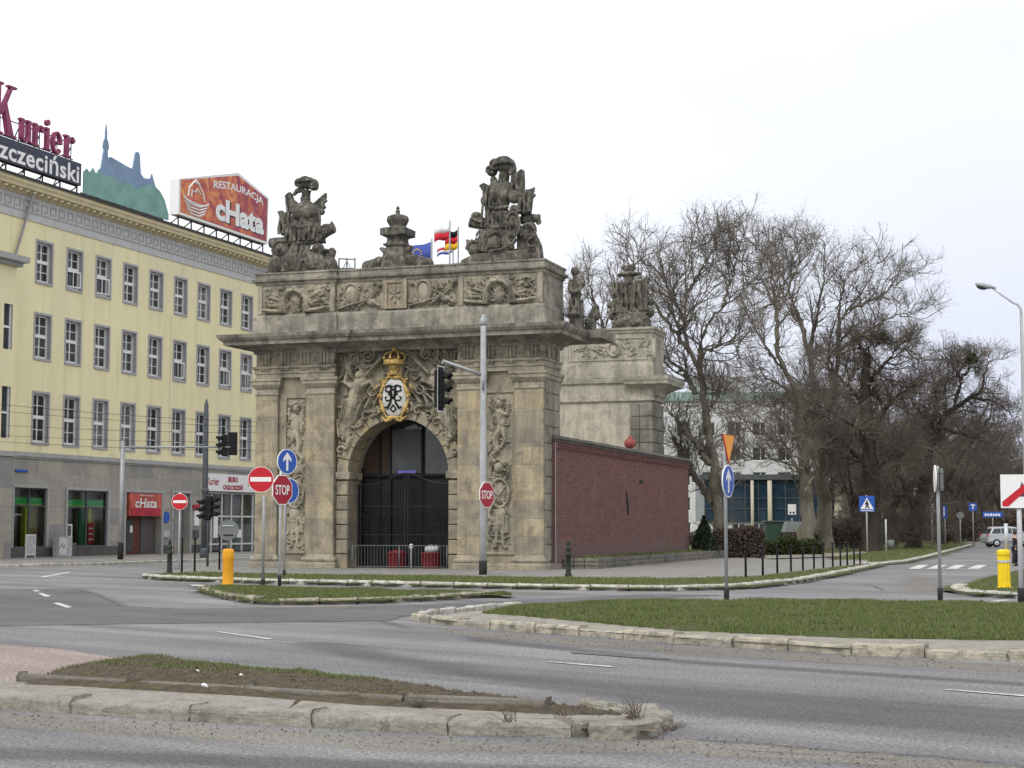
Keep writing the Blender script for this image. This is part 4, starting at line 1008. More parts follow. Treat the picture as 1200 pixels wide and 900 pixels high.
# pale shop front with a sign band
a, b_, c, d = gh[4]
mb = MB(); xs = [a, 20.3, 21.6, 22.8, 24.2, 25.6, 27.1, b_]
for x in xs: mb.box(x-0.06, x+0.06, 0.1, 0.22, c, d)
for i in range(len(xs)-1):
    for z in (c+0.5, 2.35, d-0.06): mb.box(xs[i]+0.06, xs[i+1]-0.06, 0.12, 0.2, z-0.05, z+0.05)
SF = mb.build('shop_front', M['dirty_white'], YB)
g = MB(); g.quad((a, 0.17, c), (b_, 0.17, c), (b_, 0.17, d), (a, 0.17, d)); g.build('pane', M['glass'], SF)
r = MB(); e = 1.3
r.quad((a, e, c), (b_, e, c), (b_, e, d), (a, e, d)); r.quad((a, 0.45, c), (b_, 0.45, c), (b_, e, c), (a, e, c)); r.quad((a, e, d), (b_, e, d), (b_, 0.45, d), (a, 0.45, d)); r.quad((b_, e, c), (b_, 0.45, c), (b_, 0.45, d), (b_, e, d)); r.quad((a, 0.45, c), (a, e, c), (a, e, d), (a, 0.45, d))
r.build('interior', M['shop_interior'], SF)
s = MB(); s.box(a+0.2, b_-0.2, 0.6, 0.63, c+0.1, 1.9); s.build('blind', M['cabinet'], SF)
for k, x in enumerate((20.6, 22.2, 23.6)): s = MB(); s.box(x, x+0.5, 0.1, 0.16, 1.0, 2.3 if k == 0 else 1.5); s.build('window_sticker', M['sign_white'], SF)
mb = MB(); mb.box(19.0, 28.7, -0.22, -0.05, 3.92, 5.0); SB = mb.build('sign_band', M['sign_white'], YB)
mb = MB(); text_mb(mb, 'BIURO', 21.75, 4.5, -0.226, w=1.25, h=0.36, bold=0.055); text_mb(mb, 'OGŁOSZEŃ', 21.1, 4.02, -0.226, w=2.55, h=0.4, bold=0.055); text_mb(mb, 'Kurier', 19.15, 4.28, -0.226, w=1.5, h=0.48, bold=0.02); text_mb(mb, 'Kurier', 24.3, 4.28, -0.226, w=1.5, h=0.48, bold=0.02)
mb.build('lettering', M['sign_darkred'], SB)
# projecting wing on the left and its downpipe
mb = MB(); wh = [(-4.2, -2.9, 6.1, 8.68), (-4.2, -2.9, 10.55, 12.84), (-2.55, -1.85, 6.1, 8.68), (-2.55, -1.85, 10.55, 12.84)]
WX = -1.62; holed_wall(mb, -14, WX, 5.3, 15.0, wh, 0.25, y=-1.2); mb.quad((WX, -1.2, 5.3), (WX, 0.1, 5.3), (WX, 0.1, 15), (WX, -1.2, 15))
WG = mb.build('wing', [M['yellow'], M['reveal_grey']], YB)
mb = MB(); mb.box(-14, WX+0.05, -1.25, 0.0, 0, 5.2); mb.build('wing_base', M['ashlar_grey'], WG)
mb = MB(); mb.box(-14, WX+0.35, -1.75, -0.05, 15.0, 15.3); mb.box(-14, WX+0.2, -1.45, -0.05, 14.8, 15.0); mb.build('wing_cornice', M['band_grey'], WG); mb = MB(); mb.box(-14, WX+0.12, -1.35, -0.05, 5.2, 5.45); mb.build('wing_string_course', M['band_grey'], WG)
for (a, b_, c, d) in wh:
    mb = MB(); mb.box(a, a+0.08, -1.1, -1.02, c, d); mb.box(b_-0.08, b_, -1.1, -1.02, c, d); mb.box(a+0.08, b_-0.08, -1.1, -1.02, (c+d)/2-0.06, (c+d)/2+0.06); fo = mb.build('window', M['white'], WG)
    mb = MB(); mb.quad((a, -1.04, c), (b_, -1.04, c), (b_, -1.04, d), (a, -1.04, d)); mb.build('pane', M['glass_dark'], fo)
mb = MB(); mb.tube([(0.75, -0.5, 19.3), (0.72, -0.25, 18.7), (-0.5, -0.14, 15.2), (-0.62, -0.14, 14.6), (-0.62, -0.24, 5.6), (-0.62, -0.24, 0.3)], 0.07, 8); mb.build('downpipe', M['pole'], YB, smooth=True)
mb = MB(); mb.tube([(14.9, -0.08, 14.3), (14.9, -0.08, 6.0)], 0.012, 4); mb.build('cable', M['reveal_grey'], YB)

# ------------------------------------------------------------------ roof signs
def rigging(mb, x0, x1, z1, y=0.75, zb=19.75):            # black steel trestles under a sign
    x = x0
    while x <= x1+0.01:
        mb.tube([(x, y+0.1, zb), (x, y+0.1, z1)], 0.05, 5); mb.tube([(x, y+1.6, zb), (x, y+0.12, z1-0.1)], 0.04, 5); x += (x1-x0)/max(1, round((x1-x0)/1.6))
    for z in (zb+0.08, z1-0.08): mb.tube([(x0, y+0.1, z), (x1, y+0.1, z)], 0.05, 5)
def glyphs():
    """Heavy serif letter shapes in a unit box: rect = (x0,z0,x1,z1), ring sectors, quads."""
    def rc(a, b, c, d): return [(a, b), (c, b), (c, d), (a, d)]
    def sec(cx, cz, rx, rz, t, a0, a1, n=14):
        o = []; i = []
        for k in range(n+1):
            q = R(a0+(a1-a0)*k/n); o.append((cx+rx*math.cos(q), cz+rz*math.sin(q))); i.append((cx+(rx-t*(0.45+0.55*abs(math.cos(q))))*math.cos(q), cz+(rz-t*(0.45+0.55*abs(math.cos(q))))*math.sin(q)))
        return o+list(reversed(i))
    K = [rc(0.22, 0.1, 0.62, 2.64), rc(0.0, 0, 0.86, 0.12), rc(0.0, 2.62, 0.86, 2.74), [(0.62, 1.2), (0.8, 1.05), (1.62, 2.62), (1.42, 2.62)], rc(1.2, 2.61, 1.95, 2.73), [(0.86, 1.55), (1.25, 0.1), (1.75, 0.1), (1.08, 1.85)], rc(1.1, 0.0, 2.0, 0.11)]
    u = [rc(0.12, 0.3, 0.36, 1.2), rc(0.0, 1.12, 0.36, 1.24), sec(0.46, 0.36, 0.34, 0.38, 0.2, 180, 350), rc(0.68, 0.08, 0.92, 1.2), rc(0.56, 1.12, 0.92, 1.235), rc(0.9, 0.0, 1.05, 0.11)]
    r = [rc(0.12, 0.1, 0.37, 1.16), rc(0.0, 0, 0.52, 0.11), rc(0.0, 1.12, 0.37, 1.235), sec(0.66, 0.74, 0.36, 0.48, 0.17, 65, 170), MBc(0.78, 1.02, 0.15)]
    i = [rc(0.12, 0.1, 0.37, 1.16), rc(0.0, 0, 0.5, 0.11), rc(0.0, 1.12, 0.37, 1.235), MBc(0.25, 1.52, 0.17)]
    e = [sec(0.48, 0.62, 0.46, 0.64, 0.24, 0, 320), rc(0.2, 0.58, 0.93, 0.69)]
    return dict(K=K, u=u, r=r, i=i, e=e)
def MBc(cx, cz, r, n=14): return [(cx+r*math.cos(2*PI*k/n), cz+r*math.sin(2*PI*k/n)) for k in range(n)]
GL = glyphs()
KS = thing('roof_sign', 'big maroon serif letters standing above the dark name panel on the yellow roof', 'roof sign', YB.location, R(70))
xpos = [('K', -1.35, 22.05), ('u', 0.95, 22.05), ('r', 2.1, 22.05), ('i', 3.15, 22.05), ('e', 3.78, 22.02), ('r', 4.95, 22.05)]
for ch, x, z in xpos:
    mb = MB()
    for k, poly in enumerate(GL[ch]):
        mb.prism([(x+p[0], z+p[1]) for p in poly], 0.70-0.002*k, 0.92+0.002*k)
    mb.build('letter_'+{'K': 'capital'}.get(ch, 'small') if False else 'letter', M['maroon'], KS, bevel=0.02)
mb = MB()
for z in (22.1, 23.0): mb.tube([(-1.4, 1.0, z), (6.1, 1.0, z)], 0.035, 5)
for x in (-1.0, 1.2, 3.0, 4.6, 5.9): mb.tube([(x, 1.0, 21.9), (x, 1.0, 23.2)], 0.03, 5); mb.tube([(x, 1.0, 22.8), (x, 2.6, 19.75)], 0.035, 5)
mb.build('steel_frame', M['steel_black'], KS)
PS = thing('roof_sign', 'dark navy panel with white name lettering under the maroon roof letters', 'roof sign', YB.location, R(70))
mb = MB(); mb.box(-2.0, 6.28, 0.55, 0.8, 20.62, 21.88); PN = mb.build('panel', M['navy'], PS, bevel=0.01)
mb = MB(); text_mb(mb, 'Szczeciński', -1.75, 20.72, 0.53, w=7.8, h=1.08, bold=0.02, spacing=1.05); mb.build('lettering', M['sign_white'], PN)
mb = MB(); rigging(mb, -1.8, 6.1, 20.65, 0.6); mb.build('steel_frame', M['steel_black'], PS)
SK = thing('roof_sign', 'blue and green cut-out of a church skyline standing on the yellow roof', 'roof sign', YB.location, R(70))
green = [(6.62, 20.55), (6.62, 21.5), (6.9, 21.75), (7.15, 21.55), (7.5, 21.9), (7.8, 21.6), (8.1, 21.95), (8.35, 21.7), (8.7, 21.75), (9.6, 21.75), (10.2, 21.5), (11.0, 21.75), (11.9, 21.55), (12.7, 21.9), (13.5, 22.15), (13.9, 22.1), (14.5, 21.9), (15.0, 21.5), (15.5, 20.65), (15.5, 20.3), (6.62, 20.3)]
blue_ = [(8.2, 21.0), (8.2, 21.95), (8.45, 22.1), (8.62, 22.9), (8.72, 23.25), (8.6, 23.4), (8.68, 23.75), (8.82, 23.9), (8.82, 24.3), (8.9, 24.75), (8.98, 24.3), (8.98, 23.9), (9.12, 23.75), (9.2, 23.4), (9.08, 23.25), (9.12, 22.8), (9.4, 22.95), (11.0, 22.75), (11.65, 22.7), (11.75, 23.0), (11.95, 23.75), (12.2, 23.85), (12.4, 23.7), (12.55, 22.6), (12.9, 22.4), (13.6, 22.5), (13.75, 22.85), (13.95, 22.5), (14.5, 21.6), (14.5, 21.0)]
green.reverse(); blue_.reverse()
mb = MB(); mb.prism(green, 0.6, 0.68); mb.build('green_panel', M['sea_green'], SK)
mb = MB(); mb.prism(blue_, 0.72, 0.8); mb.build('blue_panel', M['sky_blue_panel'], SK)
mb = MB(); rigging(mb, 6.8, 15.3, 20.4, 0.8); mb.build('steel_frame', M['steel_black'], SK)
BB = thing('roof_billboard', 'gable-topped restaurant billboard in orange and crimson with a white rim on the yellow roof', 'billboard', YB.location, R(70))
gab = [(16.2, 20.8), (27.6, 20.75), (27.7, 23.95), (23.5, 24.85), (16.2, 23.0)]
mb = MB(); mb.prism(gab, 0.35, 1.0); BX = mb.build('box', M['sign_white'], BB)
cx, cz = 21.9, 22.6
mb = MB(); mb.prism([(cx+(p[0]-cx)*0.965, cz+(p[1]-cz)*0.91) for p in gab], 0.33, 0.36); FB = mb.build('printed_face', M['swirl'], BB)
def arch_fn(p):
    t = (p[0]-20.2)/7.0; return (p[0], p[1] + (0.36*(1-((t-0.52)/0.5)**2)))
mb = MB(); text_mb(mb, 'RESTAURACJA', 20.3, 23.05, 0.315, w=6.6, h=0.62, bold=0.02, fn=arch_fn)
text_mb(mb, 'cHata', 20.6, 21.25, 0.31, w=6.4, h=1.5, bold=0.045)
mb.build('lettering', M['sign_white'], FB)
mb = MB(); text_mb(mb, 'cHata', 20.66, 21.2, 0.318, w=6.4, h=1.5, bold=0.075); mb.build('letter_shadow', M['steel_black'], FB)
mb = MB()                                                # a steaming dish under a hut-shaped cover, drawn in white line
def line(pts, r=0.055): mb.tube([(p[0], 0.315, p[1]) for p in pts], r, 5)
line([(16.7, 22.05), (17.3, 21.85), (18.4, 21.75), (19.3, 21.85), (19.7, 22.05)])
for k in range(4): line([(16.75+k*0.12, 21.95-k*0.2), (17.6, 21.68-k*0.2), (18.6, 21.66-k*0.2), (19.6-k*0.12, 21.95-k*0.2)])
line([(17.2, 22.1), (17.35, 22.7), (17.9, 23.15), (18.5, 23.1), (19.0, 22.6), (19.2, 22.1)], 0.07)
line([(17.6, 22.15), (17.7, 22.55), (18.1, 22.5), (18.3, 22.75), (18.7, 22.5)], 0.06); line([(17.9, 23.15), (18.2, 23.3), (18.5, 23.1)], 0.06)
mb.build('dish_drawing', M['sign_white'], FB)
mb = MB(); rigging(mb, 16.6, 27.4, 20.78, 0.5); mb.build('steel_frame', M['steel_black'], BB)

# ================================================================== THE GATE
g0 = G(637, 671); GROT = R(-18.5)
GATE = thing('city_gate', 'baroque sandstone gateway with relief panels and gilded crowned cartouche above its arch', 'gateway', (g0.x, g0.y, 0), GROT)
def gp(x, y, z=0.0): return GATE.location + Matrix.Rotation(GROT, 3, 'Z') @ Vector((x, y, z))
CXA, RA, ZS = -5.885, 2.065, 3.72
W0 = -11.8

class HF:                                                   # carved relief: a height field painted with strokes
    def __init__(s, w, h, res=0.022, seed=0, warp=0.02):
        s.w, s.h = w, h; s.nx = int(w/res)+1; s.nz = int(h/res)+1
        x = np.linspace(0, w, s.nx); z = np.linspace(0, h, s.nz)
        s.X0, s.Z0 = np.meshgrid(x, z, indexing='ij')
        s.X = s.X0 + warp*wob(s.X0, s.Z0, 5.0, seed+50); s.Z = s.Z0 + warp*wob(s.X0, s.Z0, 5.0, seed+51)
        s.H = np.zeros_like(s.X); s.rng = random.Random(seed); s.seed = seed
    def put(s, p): s.H = np.maximum(s.H, p)
    def cap(s, a, b, r0, r1, h):
        ax, az = a; bx, bz = b; L2 = (bx-ax)**2+(bz-az)**2+1e-9
        t = np.clip(((s.X-ax)*(bx-ax)+(s.Z-az)*(bz-az))/L2, 0, 1); r = r0+(r1-r0)*t
        d = np.hypot(s.X-ax-t*(bx-ax), s.Z-az-t*(bz-az))/r
        s.put(h*np.sqrt(np.clip(1-d*d, 0, 1)))
    def curve(s, pts, r0, r1, h):
        n = len(pts)-1
        for i in range(n): s.cap(pts[i], pts[i+1], r0+(r1-r0)*i/n, r0+(r1-r0)*(i+1)/n, h)
    def blob(s, c, rx, rz, h, rot=0.0):
        ca, sa = math.cos(rot), math.sin(rot); dx, dz = s.X-c[0], s.Z-c[1]
        d = ((dx*ca+dz*sa)/rx)**2+((-dx*sa+dz*ca)/rz)**2
        s.put(h*np.sqrt(np.clip(1-d, 0, 1)))
    def ring(s, c, rx, rz, t, h, a0=0, a1=360):
        n = 18; pts = [(c[0]+rx*math.cos(R(a0+(a1-a0)*k/n)), c[1]+rz*math.sin(R(a0+(a1-a0)*k/n))) for k in range(n+1)]
        s.curve(pts, t, t, h)
    def scroll(s, c, r, turns, t, h, d=1, a0=0.0):
        n = int(14*turns); pts = []
        for k in range(n+1):
            q = a0+d*2*PI*turns*k/n; rr = r*(1-0.85*k/n); pts.append((c[0]+rr*math.cos(q), c[1]+rr*math.sin(q)))
        s.curve(pts, t, t*0.6, h)
    def folds(s, x0, x1, z0, z1, n, h, lean=0.0):
        for k in range(n):
            x = x0+(x1-x0)*(k+0.5)/n
            s.curve([(x+s.rng.uniform(-0.02, 0.02), z1), (x+lean*0.5+s.rng.uniform(-0.04, 0.04), (z0+z1)/2), (x+lean+s.rng.uniform(-0.03, 0.03), z0)], (x1-x0)/n*0.55, (x1-x0)/n*0.6, h*s.rng.uniform(0.75, 1.1))
    def build(s, name, mat, parent, x0, y, z0, mask=None, edge=True):
        if name == 'attic_relief': s.H *= 1.25
        H = s.H + 0.008*wob(s.X0, s.Z0, 18, s.seed+7)+0.005*wob(s.X0, s.Z0, 45, s.seed+8)
        idx = np.arange(s.nx*s.nz).reshape(s.nx, s.nz)
        Q = np.c_[idx[:-1, :-1].ravel(), idx[1:, :-1].ravel(), idx[1:, 1:].ravel(), idx[:-1, 1:].ravel()]
        X = s.X0.ravel()+x0; Z = s.Z0.ravel()+z0; Y = y-H.ravel()
        if mask is not None:
            keep = mask(X, Z); Q = Q[keep[Q].all(1)]
        o = np_object(name, np.c_[X, Y, Z], Q, mat, parent, smooth=True)
        return o

BL = [(W0, 0.0), (-8.45, 0.0), (-8.45, 2.0), (W0, 2.0)]; BR = [(-3.38, 0.0), (0.0, 0.0), (0.0, 2.0), (-3.38, 2.0)]
# piers
for P in (BL, BR):
    mb = MB(); mb.box(P[0][0], P[1][0], 0.14, 2.0, 0, 7.46)
    mb.rings(P, [(0.16, 0.0), (0.16, 0.26), (0.13, 0.30), (0.10, 0.30), (0.10, 0.34), (0.0, 0.36), (-0.2, 0.36)], top=False)
    mb.build('pier', M['stone'], GATE, bevel=0.01)
for a, b_ in ((W0, -10.85), (-9.6, -8.45), (-3.38, -2.36), (-1.1, 0.0)):
    mb = MB(); mb.box(a, b_, 0.0, 0.14, 0.36, 6.86)
    PL = mb.build('pilaster', M['stone'], GATE, bevel=0.012)
    poly = [(a, 0.0), (b_, 0.0), (b_, 0.16), (a, 0.16)]
    mb = MB(); mb.rings(poly, [(0.0, 0.361), (0.1, 0.361), (0.12, 0.43), (0.09, 0.50), (0.04, 0.53), (0.03, 0.58), (0.004, 0.62)]); mb.build('base', M['stone_plain'], PL)
    mb = MB(); mb.rings(poly, [(0.004, 6.78), (0.04, 6.80), (0.04, 6.86), (0.015, 6.88), (0.015, 7.02), (0.06, 7.06), (0.12, 7.14), (0.16, 7.2), (0.16, 7.3), (0.2, 7.34), (0.2, 7.44), (0.0, 7.459)]); mb.build('capital', M['stone_plain'], PL)
# raised frames round the upright reliefs
for a, b_ in ((-10.60, -9.6), (-2.36, -1.1)):
    mb = MB(); t = 0.09
    mb.box(a, a+t, 0.07, 0.14, 0.64, 6.76); mb.box(b_-t, b_, 0.07, 0.14, 0.64, 6.76); mb.box(a+t, b_-t, 0.07, 0.14, 6.66, 6.76); mb.box(a+t, b_-t, 0.07, 0.14, 0.64, 0.74)
    mb.build('panel_frame', M['stone'], GATE, bevel=0.012)
def upright(seed, x0, w, flip):
    h = HF(w, 5.95, 0.02, seed, 0.018); m = w/2; f = (lambda x: w-x) if flip else (lambda x: x)
    c = lambda pts: [(f(p[0]*w), p[1]) for p in pts]
    # a winged child at the top
    h.blob((f(m*1.05), 5.55), 0.17, 0.19, 0.22); h.blob((f(m*0.8), 5.68), 0.1, 0.09, 0.24); h.blob((f(m*1.3), 5.62), 0.09, 0.1, 0.23); h.blob((f(m*1.05), 5.74), 0.1, 0.07, 0.24)
    h.blob((f(m*0.95), 4.95), 0.22, 0.42, 0.18, 0.2); h.curve(c([(0.5, 5.2), (0.2, 5.1), (0.15, 5.5)]), 0.08, 0.06, 0.16); h.curve(c([(0.6, 5.2), (0.85, 4.9), (0.8, 4.6)]), 0.08, 0.06, 0.15)
    h.curve(c([(0.5, 4.6), (0.7, 4.2), (0.6, 3.8), (0.85, 3.6), (0.75, 3.35)]), 0.15, 0.07, 0.17); h.curve(c([(0.4, 4.6), (0.3, 4.2), (0.45, 3.9)]), 0.12, 0.06, 0.14)
    for k in range(4): h.curve(c([(0.9, 5.6-k*0.12), (0.75, 5.3-k*0.14), (0.65, 5.1-k*0.1)]), 0.04, 0.03, 0.12)
    # trophy bundle: helmet, shield, cuirass, drapery
    h.blob((f(m*1.1), 3.15), 0.2, 0.22, 0.2); h.curve(c([(0.35, 3.3), (0.55, 3.48), (0.8, 3.3), (0.85, 3.0)]), 0.07, 0.04, 0.15)
    h.ring((f(m), 2.2), 0.36, 0.52, 0.06, 0.17); h.blob((f(m), 2.2), 0.3, 0.44, 0.13)
    h.curve(c([(0.15, 3.0), (0.9, 1.5)]), 0.035, 0.035, 0.14); h.curve(c([(0.88, 2.9), (0.12, 1.4)]), 0.035, 0.035, 0.14)
    h.curve(c([(0.3, 2.4), (0.5, 2.1), (0.75, 2.25)]), 0.05, 0.04, 0.19); h.blob((f(m*0.9), 1.45), 0.24, 0.3, 0.17); h.folds(0.18*w, 0.82*w, 0.75, 1.3, 5, 0.13, 0.05)
    h.curve(c([(0.38, 0.8), (0.36, 0.25)]), 0.08, 0.06, 0.15); h.curve(c([(0.62, 0.85), (0.64, 0.25)]), 0.08, 0.06, 0.15); h.blob((f(0.3*w), 0.2), 0.1, 0.05, 0.14); h.blob((f(0.7*w), 0.2), 0.1, 0.05, 0.14)
    r = h.rng
    for k in range(70):
        x = r.uniform(0.1, 0.9)*w; z = r.uniform(0.3, 5.7); a = r.uniform(0, 6.28); l = r.uniform(0.08, 0.26)
        h.curve([(x, z), (x+l*math.cos(a), z+l*math.sin(a)), (x+l*1.4*math.cos(a+0.7), z+l*1.4*math.sin(a+0.7))], 0.04, 0.02, r.uniform(0.05, 0.13))
    for k in range(8): h.scroll((r.uniform(0.2, 0.8)*w, r.uniform(0.6, 5.4)), r.uniform(0.08, 0.15), 1.4, 0.028, 0.13, r.choice((-1, 1)), r.uniform(0, 6))
    h.build('relief_panel', M['stone_relief'], GATE, x0, 0.137, 0.72)
upright(1, -10.51, 0.82, False); upright(2, -2.2, 0.96, True)
# entablature over the piers
for P in (BL, BR):
    mb = MB(); mb.rings(P, [(0.0, 7.462), (0.02, 7.462), (0.02, 7.62), (0.06, 7.63), (0.06, 7.8), (0.12, 7.84), (0.12, 7.92), (0.0, 7.93), (0.0, 8.62)]); E_ = mb.build('entablature', M['stone_plain'], GATE)
    x0 = P[0][0]; n = 4; wd = (P[1][0]-x0)
    for k in range(n):
        cx = x0+wd*(k+0.5)/n
        mb = MB()
        for d in (-0.14, 0.0, 0.14): mb.cbox(cx+d-0.055, cx+d+0.055, -0.075, 0.0, 7.96, 8.58, 0.025)
        for d in (-0.15, -0.05, 0.05, 0.15): mb.lathe([(0.045, 7.76), (0.03, 7.83)], (cx+d, -0.1, 0), 8)
        mb.box(cx-0.24, cx+0.24, -0.15, -0.06, 7.83, 7.86)
        mb.build('triglyph', M['stone_plain'], E_)
        h = HF(0.36, 0.5, 0.02, 30+k); r = h.rng
        for q in range(7): h.curve([(r.uniform(0.05, 0.3), r.uniform(0.05, 0.45)) for _ in range(3)], 0.04, 0.02, r.uniform(0.04, 0.08))
        h.build('metope', M['stone_plain'], E_, cx+wd/n/2-0.18 if k < n-1 else x0+0.02, -0.002, 8.03)
for y in (0.5, 1.15, 1.75):
    mb = MB()
    for d in (-0.12, 0.0, 0.12): mb.box(0.0, 0.07, y+d-0.045, y+d+0.045, 7.96, 8.55)
    mb.build('triglyph', M['stone_plain'], GATE)
# arch wall
arc = [(CXA+(RA+0.02)*math.cos(PI-PI*k/40), ZS+(RA+0.02)*math.sin(PI-PI*k/40)) for k in range(41)]
mb = MB(); mb.prism([(-8.449, 0), (CXA-RA-0.02, 0)] + arc + [(CXA+RA+0.02, 0), (-3.381, 0), (-3.381, 8.62), (-8.449, 8.62)], 0.36, 2.0)
mb.build('arch_wall', M['stone_plain'], GATE)
# rusticated jambs, imposts and voussoirs
for xa, xb in ((-8.44, CXA-RA), (CXA+RA, -3.39)):
    zz = 0.02; mb = MB()
    for k in range(6):
        hh = 0.62 if k == 0 else 0.56
        mb.cbox(xa, xb, 0.2, 1.4, zz, zz+hh-0.025, 0.035); zz += hh
    mb.build('rusticated_jamb', M['stone'], GATE); JZ = zz
for s in (-1, 1):
    mb = MB(); xa, xb = (-8.445, CXA-RA+0.09) if s < 0 else (CXA+RA-0.09, -3.385)
    mb.box(xa, xb, 0.15, 1.42, JZ+0.05, JZ+0.33); mb.box(xa, xb-0.06 if s < 0 else xb, 0.19, 1.38, JZ, JZ+0.05) if False else None
    mb.build('impost', M['stone_plain'], GATE, bevel=0.02)
mb = MB(); nv = 13
for k in range(nv):
    a0, a1 = PI*k/nv+0.008, PI*(k+1)/nv-0.008; ro = RA+(0.55 if k % 2 else 0.46)
    p = [(CXA+r*math.cos(a), ZS+r*math.sin(a)) for a in (a0, (a0+a1)/2, a1) for r in (RA,)] + [(CXA+ro*math.cos(a), ZS+ro*math.sin(a)) for a in (a1, (a0+a1)/2, a0)]
    p.reverse()
    mb.prism(p, 0.2, 1.4)
mb.build('archivolt', M['stone'], GATE, bevel=0.025)
# big relief over the arch: two figures with trumpets, scrolls along the arch
h = HF(4.98, 4.72, 0.026, 77, 0.03); bx, bz = -8.40, 3.92; ac = (CXA-bx, ZS-bz); r = h.rng
for s in (-1, 1):
    fx = lambda x: ac[0]+s*x
    c = lambda pts: [(fx(p[0]), p[1]) for p in pts]
    # figure leaning on the arch
    h.blob((fx(1.55), 3.55), 0.2, 0.23, 0.34); h.curve(c([(1.55, 3.3), (1.75, 2.9), (1.85, 2.4)]), 0.3, 0.26, 0.3); h.curve(c([(1.4, 3.15), (1.05, 3.3), (0.85, 3.0)]), 0.12, 0.08, 0.26)
    h.curve(c([(1.85, 3.1), (2.15, 3.3), (2.05, 3.75)]), 0.12, 0.08, 0.25); h.curve(c([(1.3, 3.55), (0.9, 3.95), (0.65, 4.2)]), 0.06, 0.12, 0.24)
    h.curve(c([(1.85, 2.4), (2.1, 1.8), (2.2, 1.1)]), 0.26, 0.12, 0.26); h.curve(c([(1.75, 2.3), (1.8, 1.9), (2.02, 1.4), (2.05, 0.8)]), 0.2, 0.1, 0.22)
    for k in range(6): h.curve(c([(1.6+k*0.11, 2.75-k*0.03), (1.75+k*0.1, 2.2), (1.9+k*0.09, 1.6-k*0.08)]), 0.06, 0.04, 0.29)
    for k in range(5): h.curve(c([(1.9, 3.5+k*0.05), (2.2-k*0.05, 3.9), (2.35-k*0.16, 4.3)]), 0.07, 0.04, 0.17+k*0.012)
    # drapery and scrolls hugging the arch
    for k in range(7):
        a = 0.35+k*0.17; rr = RA+0.42
        h.scroll((fx(rr*math.cos(a)), ac[1]+rr*math.sin(a)), 0.22, 0.7, 0.085, 0.22, s*(1 if k % 2 else -1), a)
    for k in range(9):
        a = 0.25+k*0.14; rr = RA+0.75
        h.curve([(fx(rr*math.cos(a)), ac[1]+rr*math.sin(a)), (fx((rr+0.3)*math.cos(a+0.12)), ac[1]+(rr+0.3)*math.sin(a+0.12)), (fx((rr+0.42)*math.cos(a+0.3)), ac[1]+(rr+0.42)*math.sin(a+0.3))], 0.09, 0.04, 0.2)
    h.scroll((fx(1.2), 4.3), 0.26, 1.6, 0.07, 0.22, s, 1.0); h.scroll((fx(0.95), 2.9), 0.22, 1.4, 0.06, 0.26, -s, 2.0)
for k in range(170):
    x = r.uniform(0.1, 4.9); z = r.uniform(0.9, 4.6); a = r.uniform(0, 6.28); l = r.uniform(0.08, 0.28)
    h.curve([(x, z), (x+l*math.cos(a), z+l*math.sin(a)), (x+l*1.5*math.cos(a+0.8), z+l*1.5*math.sin(a+0.8))], 0.05, 0.02, r.uniform(0.06, 0.2))
dd = np.hypot(h.X0-ac[0], h.Z0-ac[1]); h.H *= np.clip((dd-RA-0.05)/0.12, 0, 1)
h.H *= 1.5; h.build('spandrel_relief', M['stone_relief'], GATE, bx, 0.352, bz, mask=lambda X, Z: (np.hypot(X-CXA, Z-ZS) > RA+0.03))
for x in (-7.9, -7.6, -7.3, -4.6, -4.3, -4.0):
    mb = MB(); mb.cbox(x-0.07, x+0.07, 0.22, 0.36, 7.95, 8.6, 0.03); mb.build('triglyph', M['stone_plain'], GATE)
# side quoins
for x0, x1 in ((-0.4, 0.045),):
    mb = MB(); z = 0.4
    while z < 6.7:
        mb.box(x0, x1, 0.16, 2.02, z, z+0.6); z += 0.625
    mb.build('quoin_strip', M['stone_grey'], GATE, bevel=0.03)
mb = MB(); z = 0.4
while z < 6.7: mb.box(W0-0.045, W0+0.4, 0.16, 2.02, z, z+0.6); z += 0.625
mb.build('quoin_strip', M['stone_grey'], GATE, bevel=0.03)
mb = MB(); mb.rings([(-0.5, 0.2), (0.0, 0.2), (0.0, 2.02), (-0.5, 2.02)], [(0.03, 6.85), (0.05, 6.88), (0.05, 7.1), (0.12, 7.18), (0.12, 7.3), (0.16, 7.33), (0.16, 7.44), (0.0, 7.46)]); mb.build('side_capital', M['stone_grey'], GATE)
# main cornice and attic
EP = [(W0, 0.0), (-8.45, 0.0), (-8.45, 0.1), (-3.38, 0.1), (-3.38, 0.0), (0.0, 0.0), (0.0, 2.2), (W0, 2.2)]
mb = MB(); mb.rings(EP, [(0.0, 8.38), (0.08, 8.42), (0.1, 8.5), (0.2, 8.56), (0.38, 8.66), (0.62, 8.74), (0.88, 8.77), (0.9, 8.7), (0.95, 8.7), (0.98, 8.84), (1.06, 8.88), (1.14, 8.98), (1.18, 9.1), (0.25, 9.2), (0.0, 9.22)], bottom=False)
mb.build('cornice', M['stone_cornice'], GATE)
mb = MB(); mb.rings(EP, [(0.12, 9.2), (0.12, 9.86), (0.06, 9.94), (0.03, 9.96), (-0.2, 9.96)], bottom=False); mb.build('attic_base', M['stone_grey'], GATE)
AP = [(W0, 0.03), (-8.45, 0.03), (-8.45, 0.13), (-3.38, 0.13), (-3.38, 0.03), (0.0, 0.03), (0.0, 2.6), (W0, 2.6)]
mb = MB(); mb.rings(AP, [(0.0, 9.9), (0.0, 11.14)], bottom=False); AT = mb.build('attic', M['stone_grey'], GATE)
mb = MB(); mb.rings(AP, [(0.0, 11.1), (0.05, 11.14), (0.06, 11.22), (0.16, 11.27), (0.18, 11.36), (0.1, 11.38), (0.06, 11.4), (0.06, 11.52), (0.1, 11.56), (0.1, 11.62), (-0.5, 11.66)], bottom=False); mb.build('attic_cornice', M['stone_cornice'], GATE)
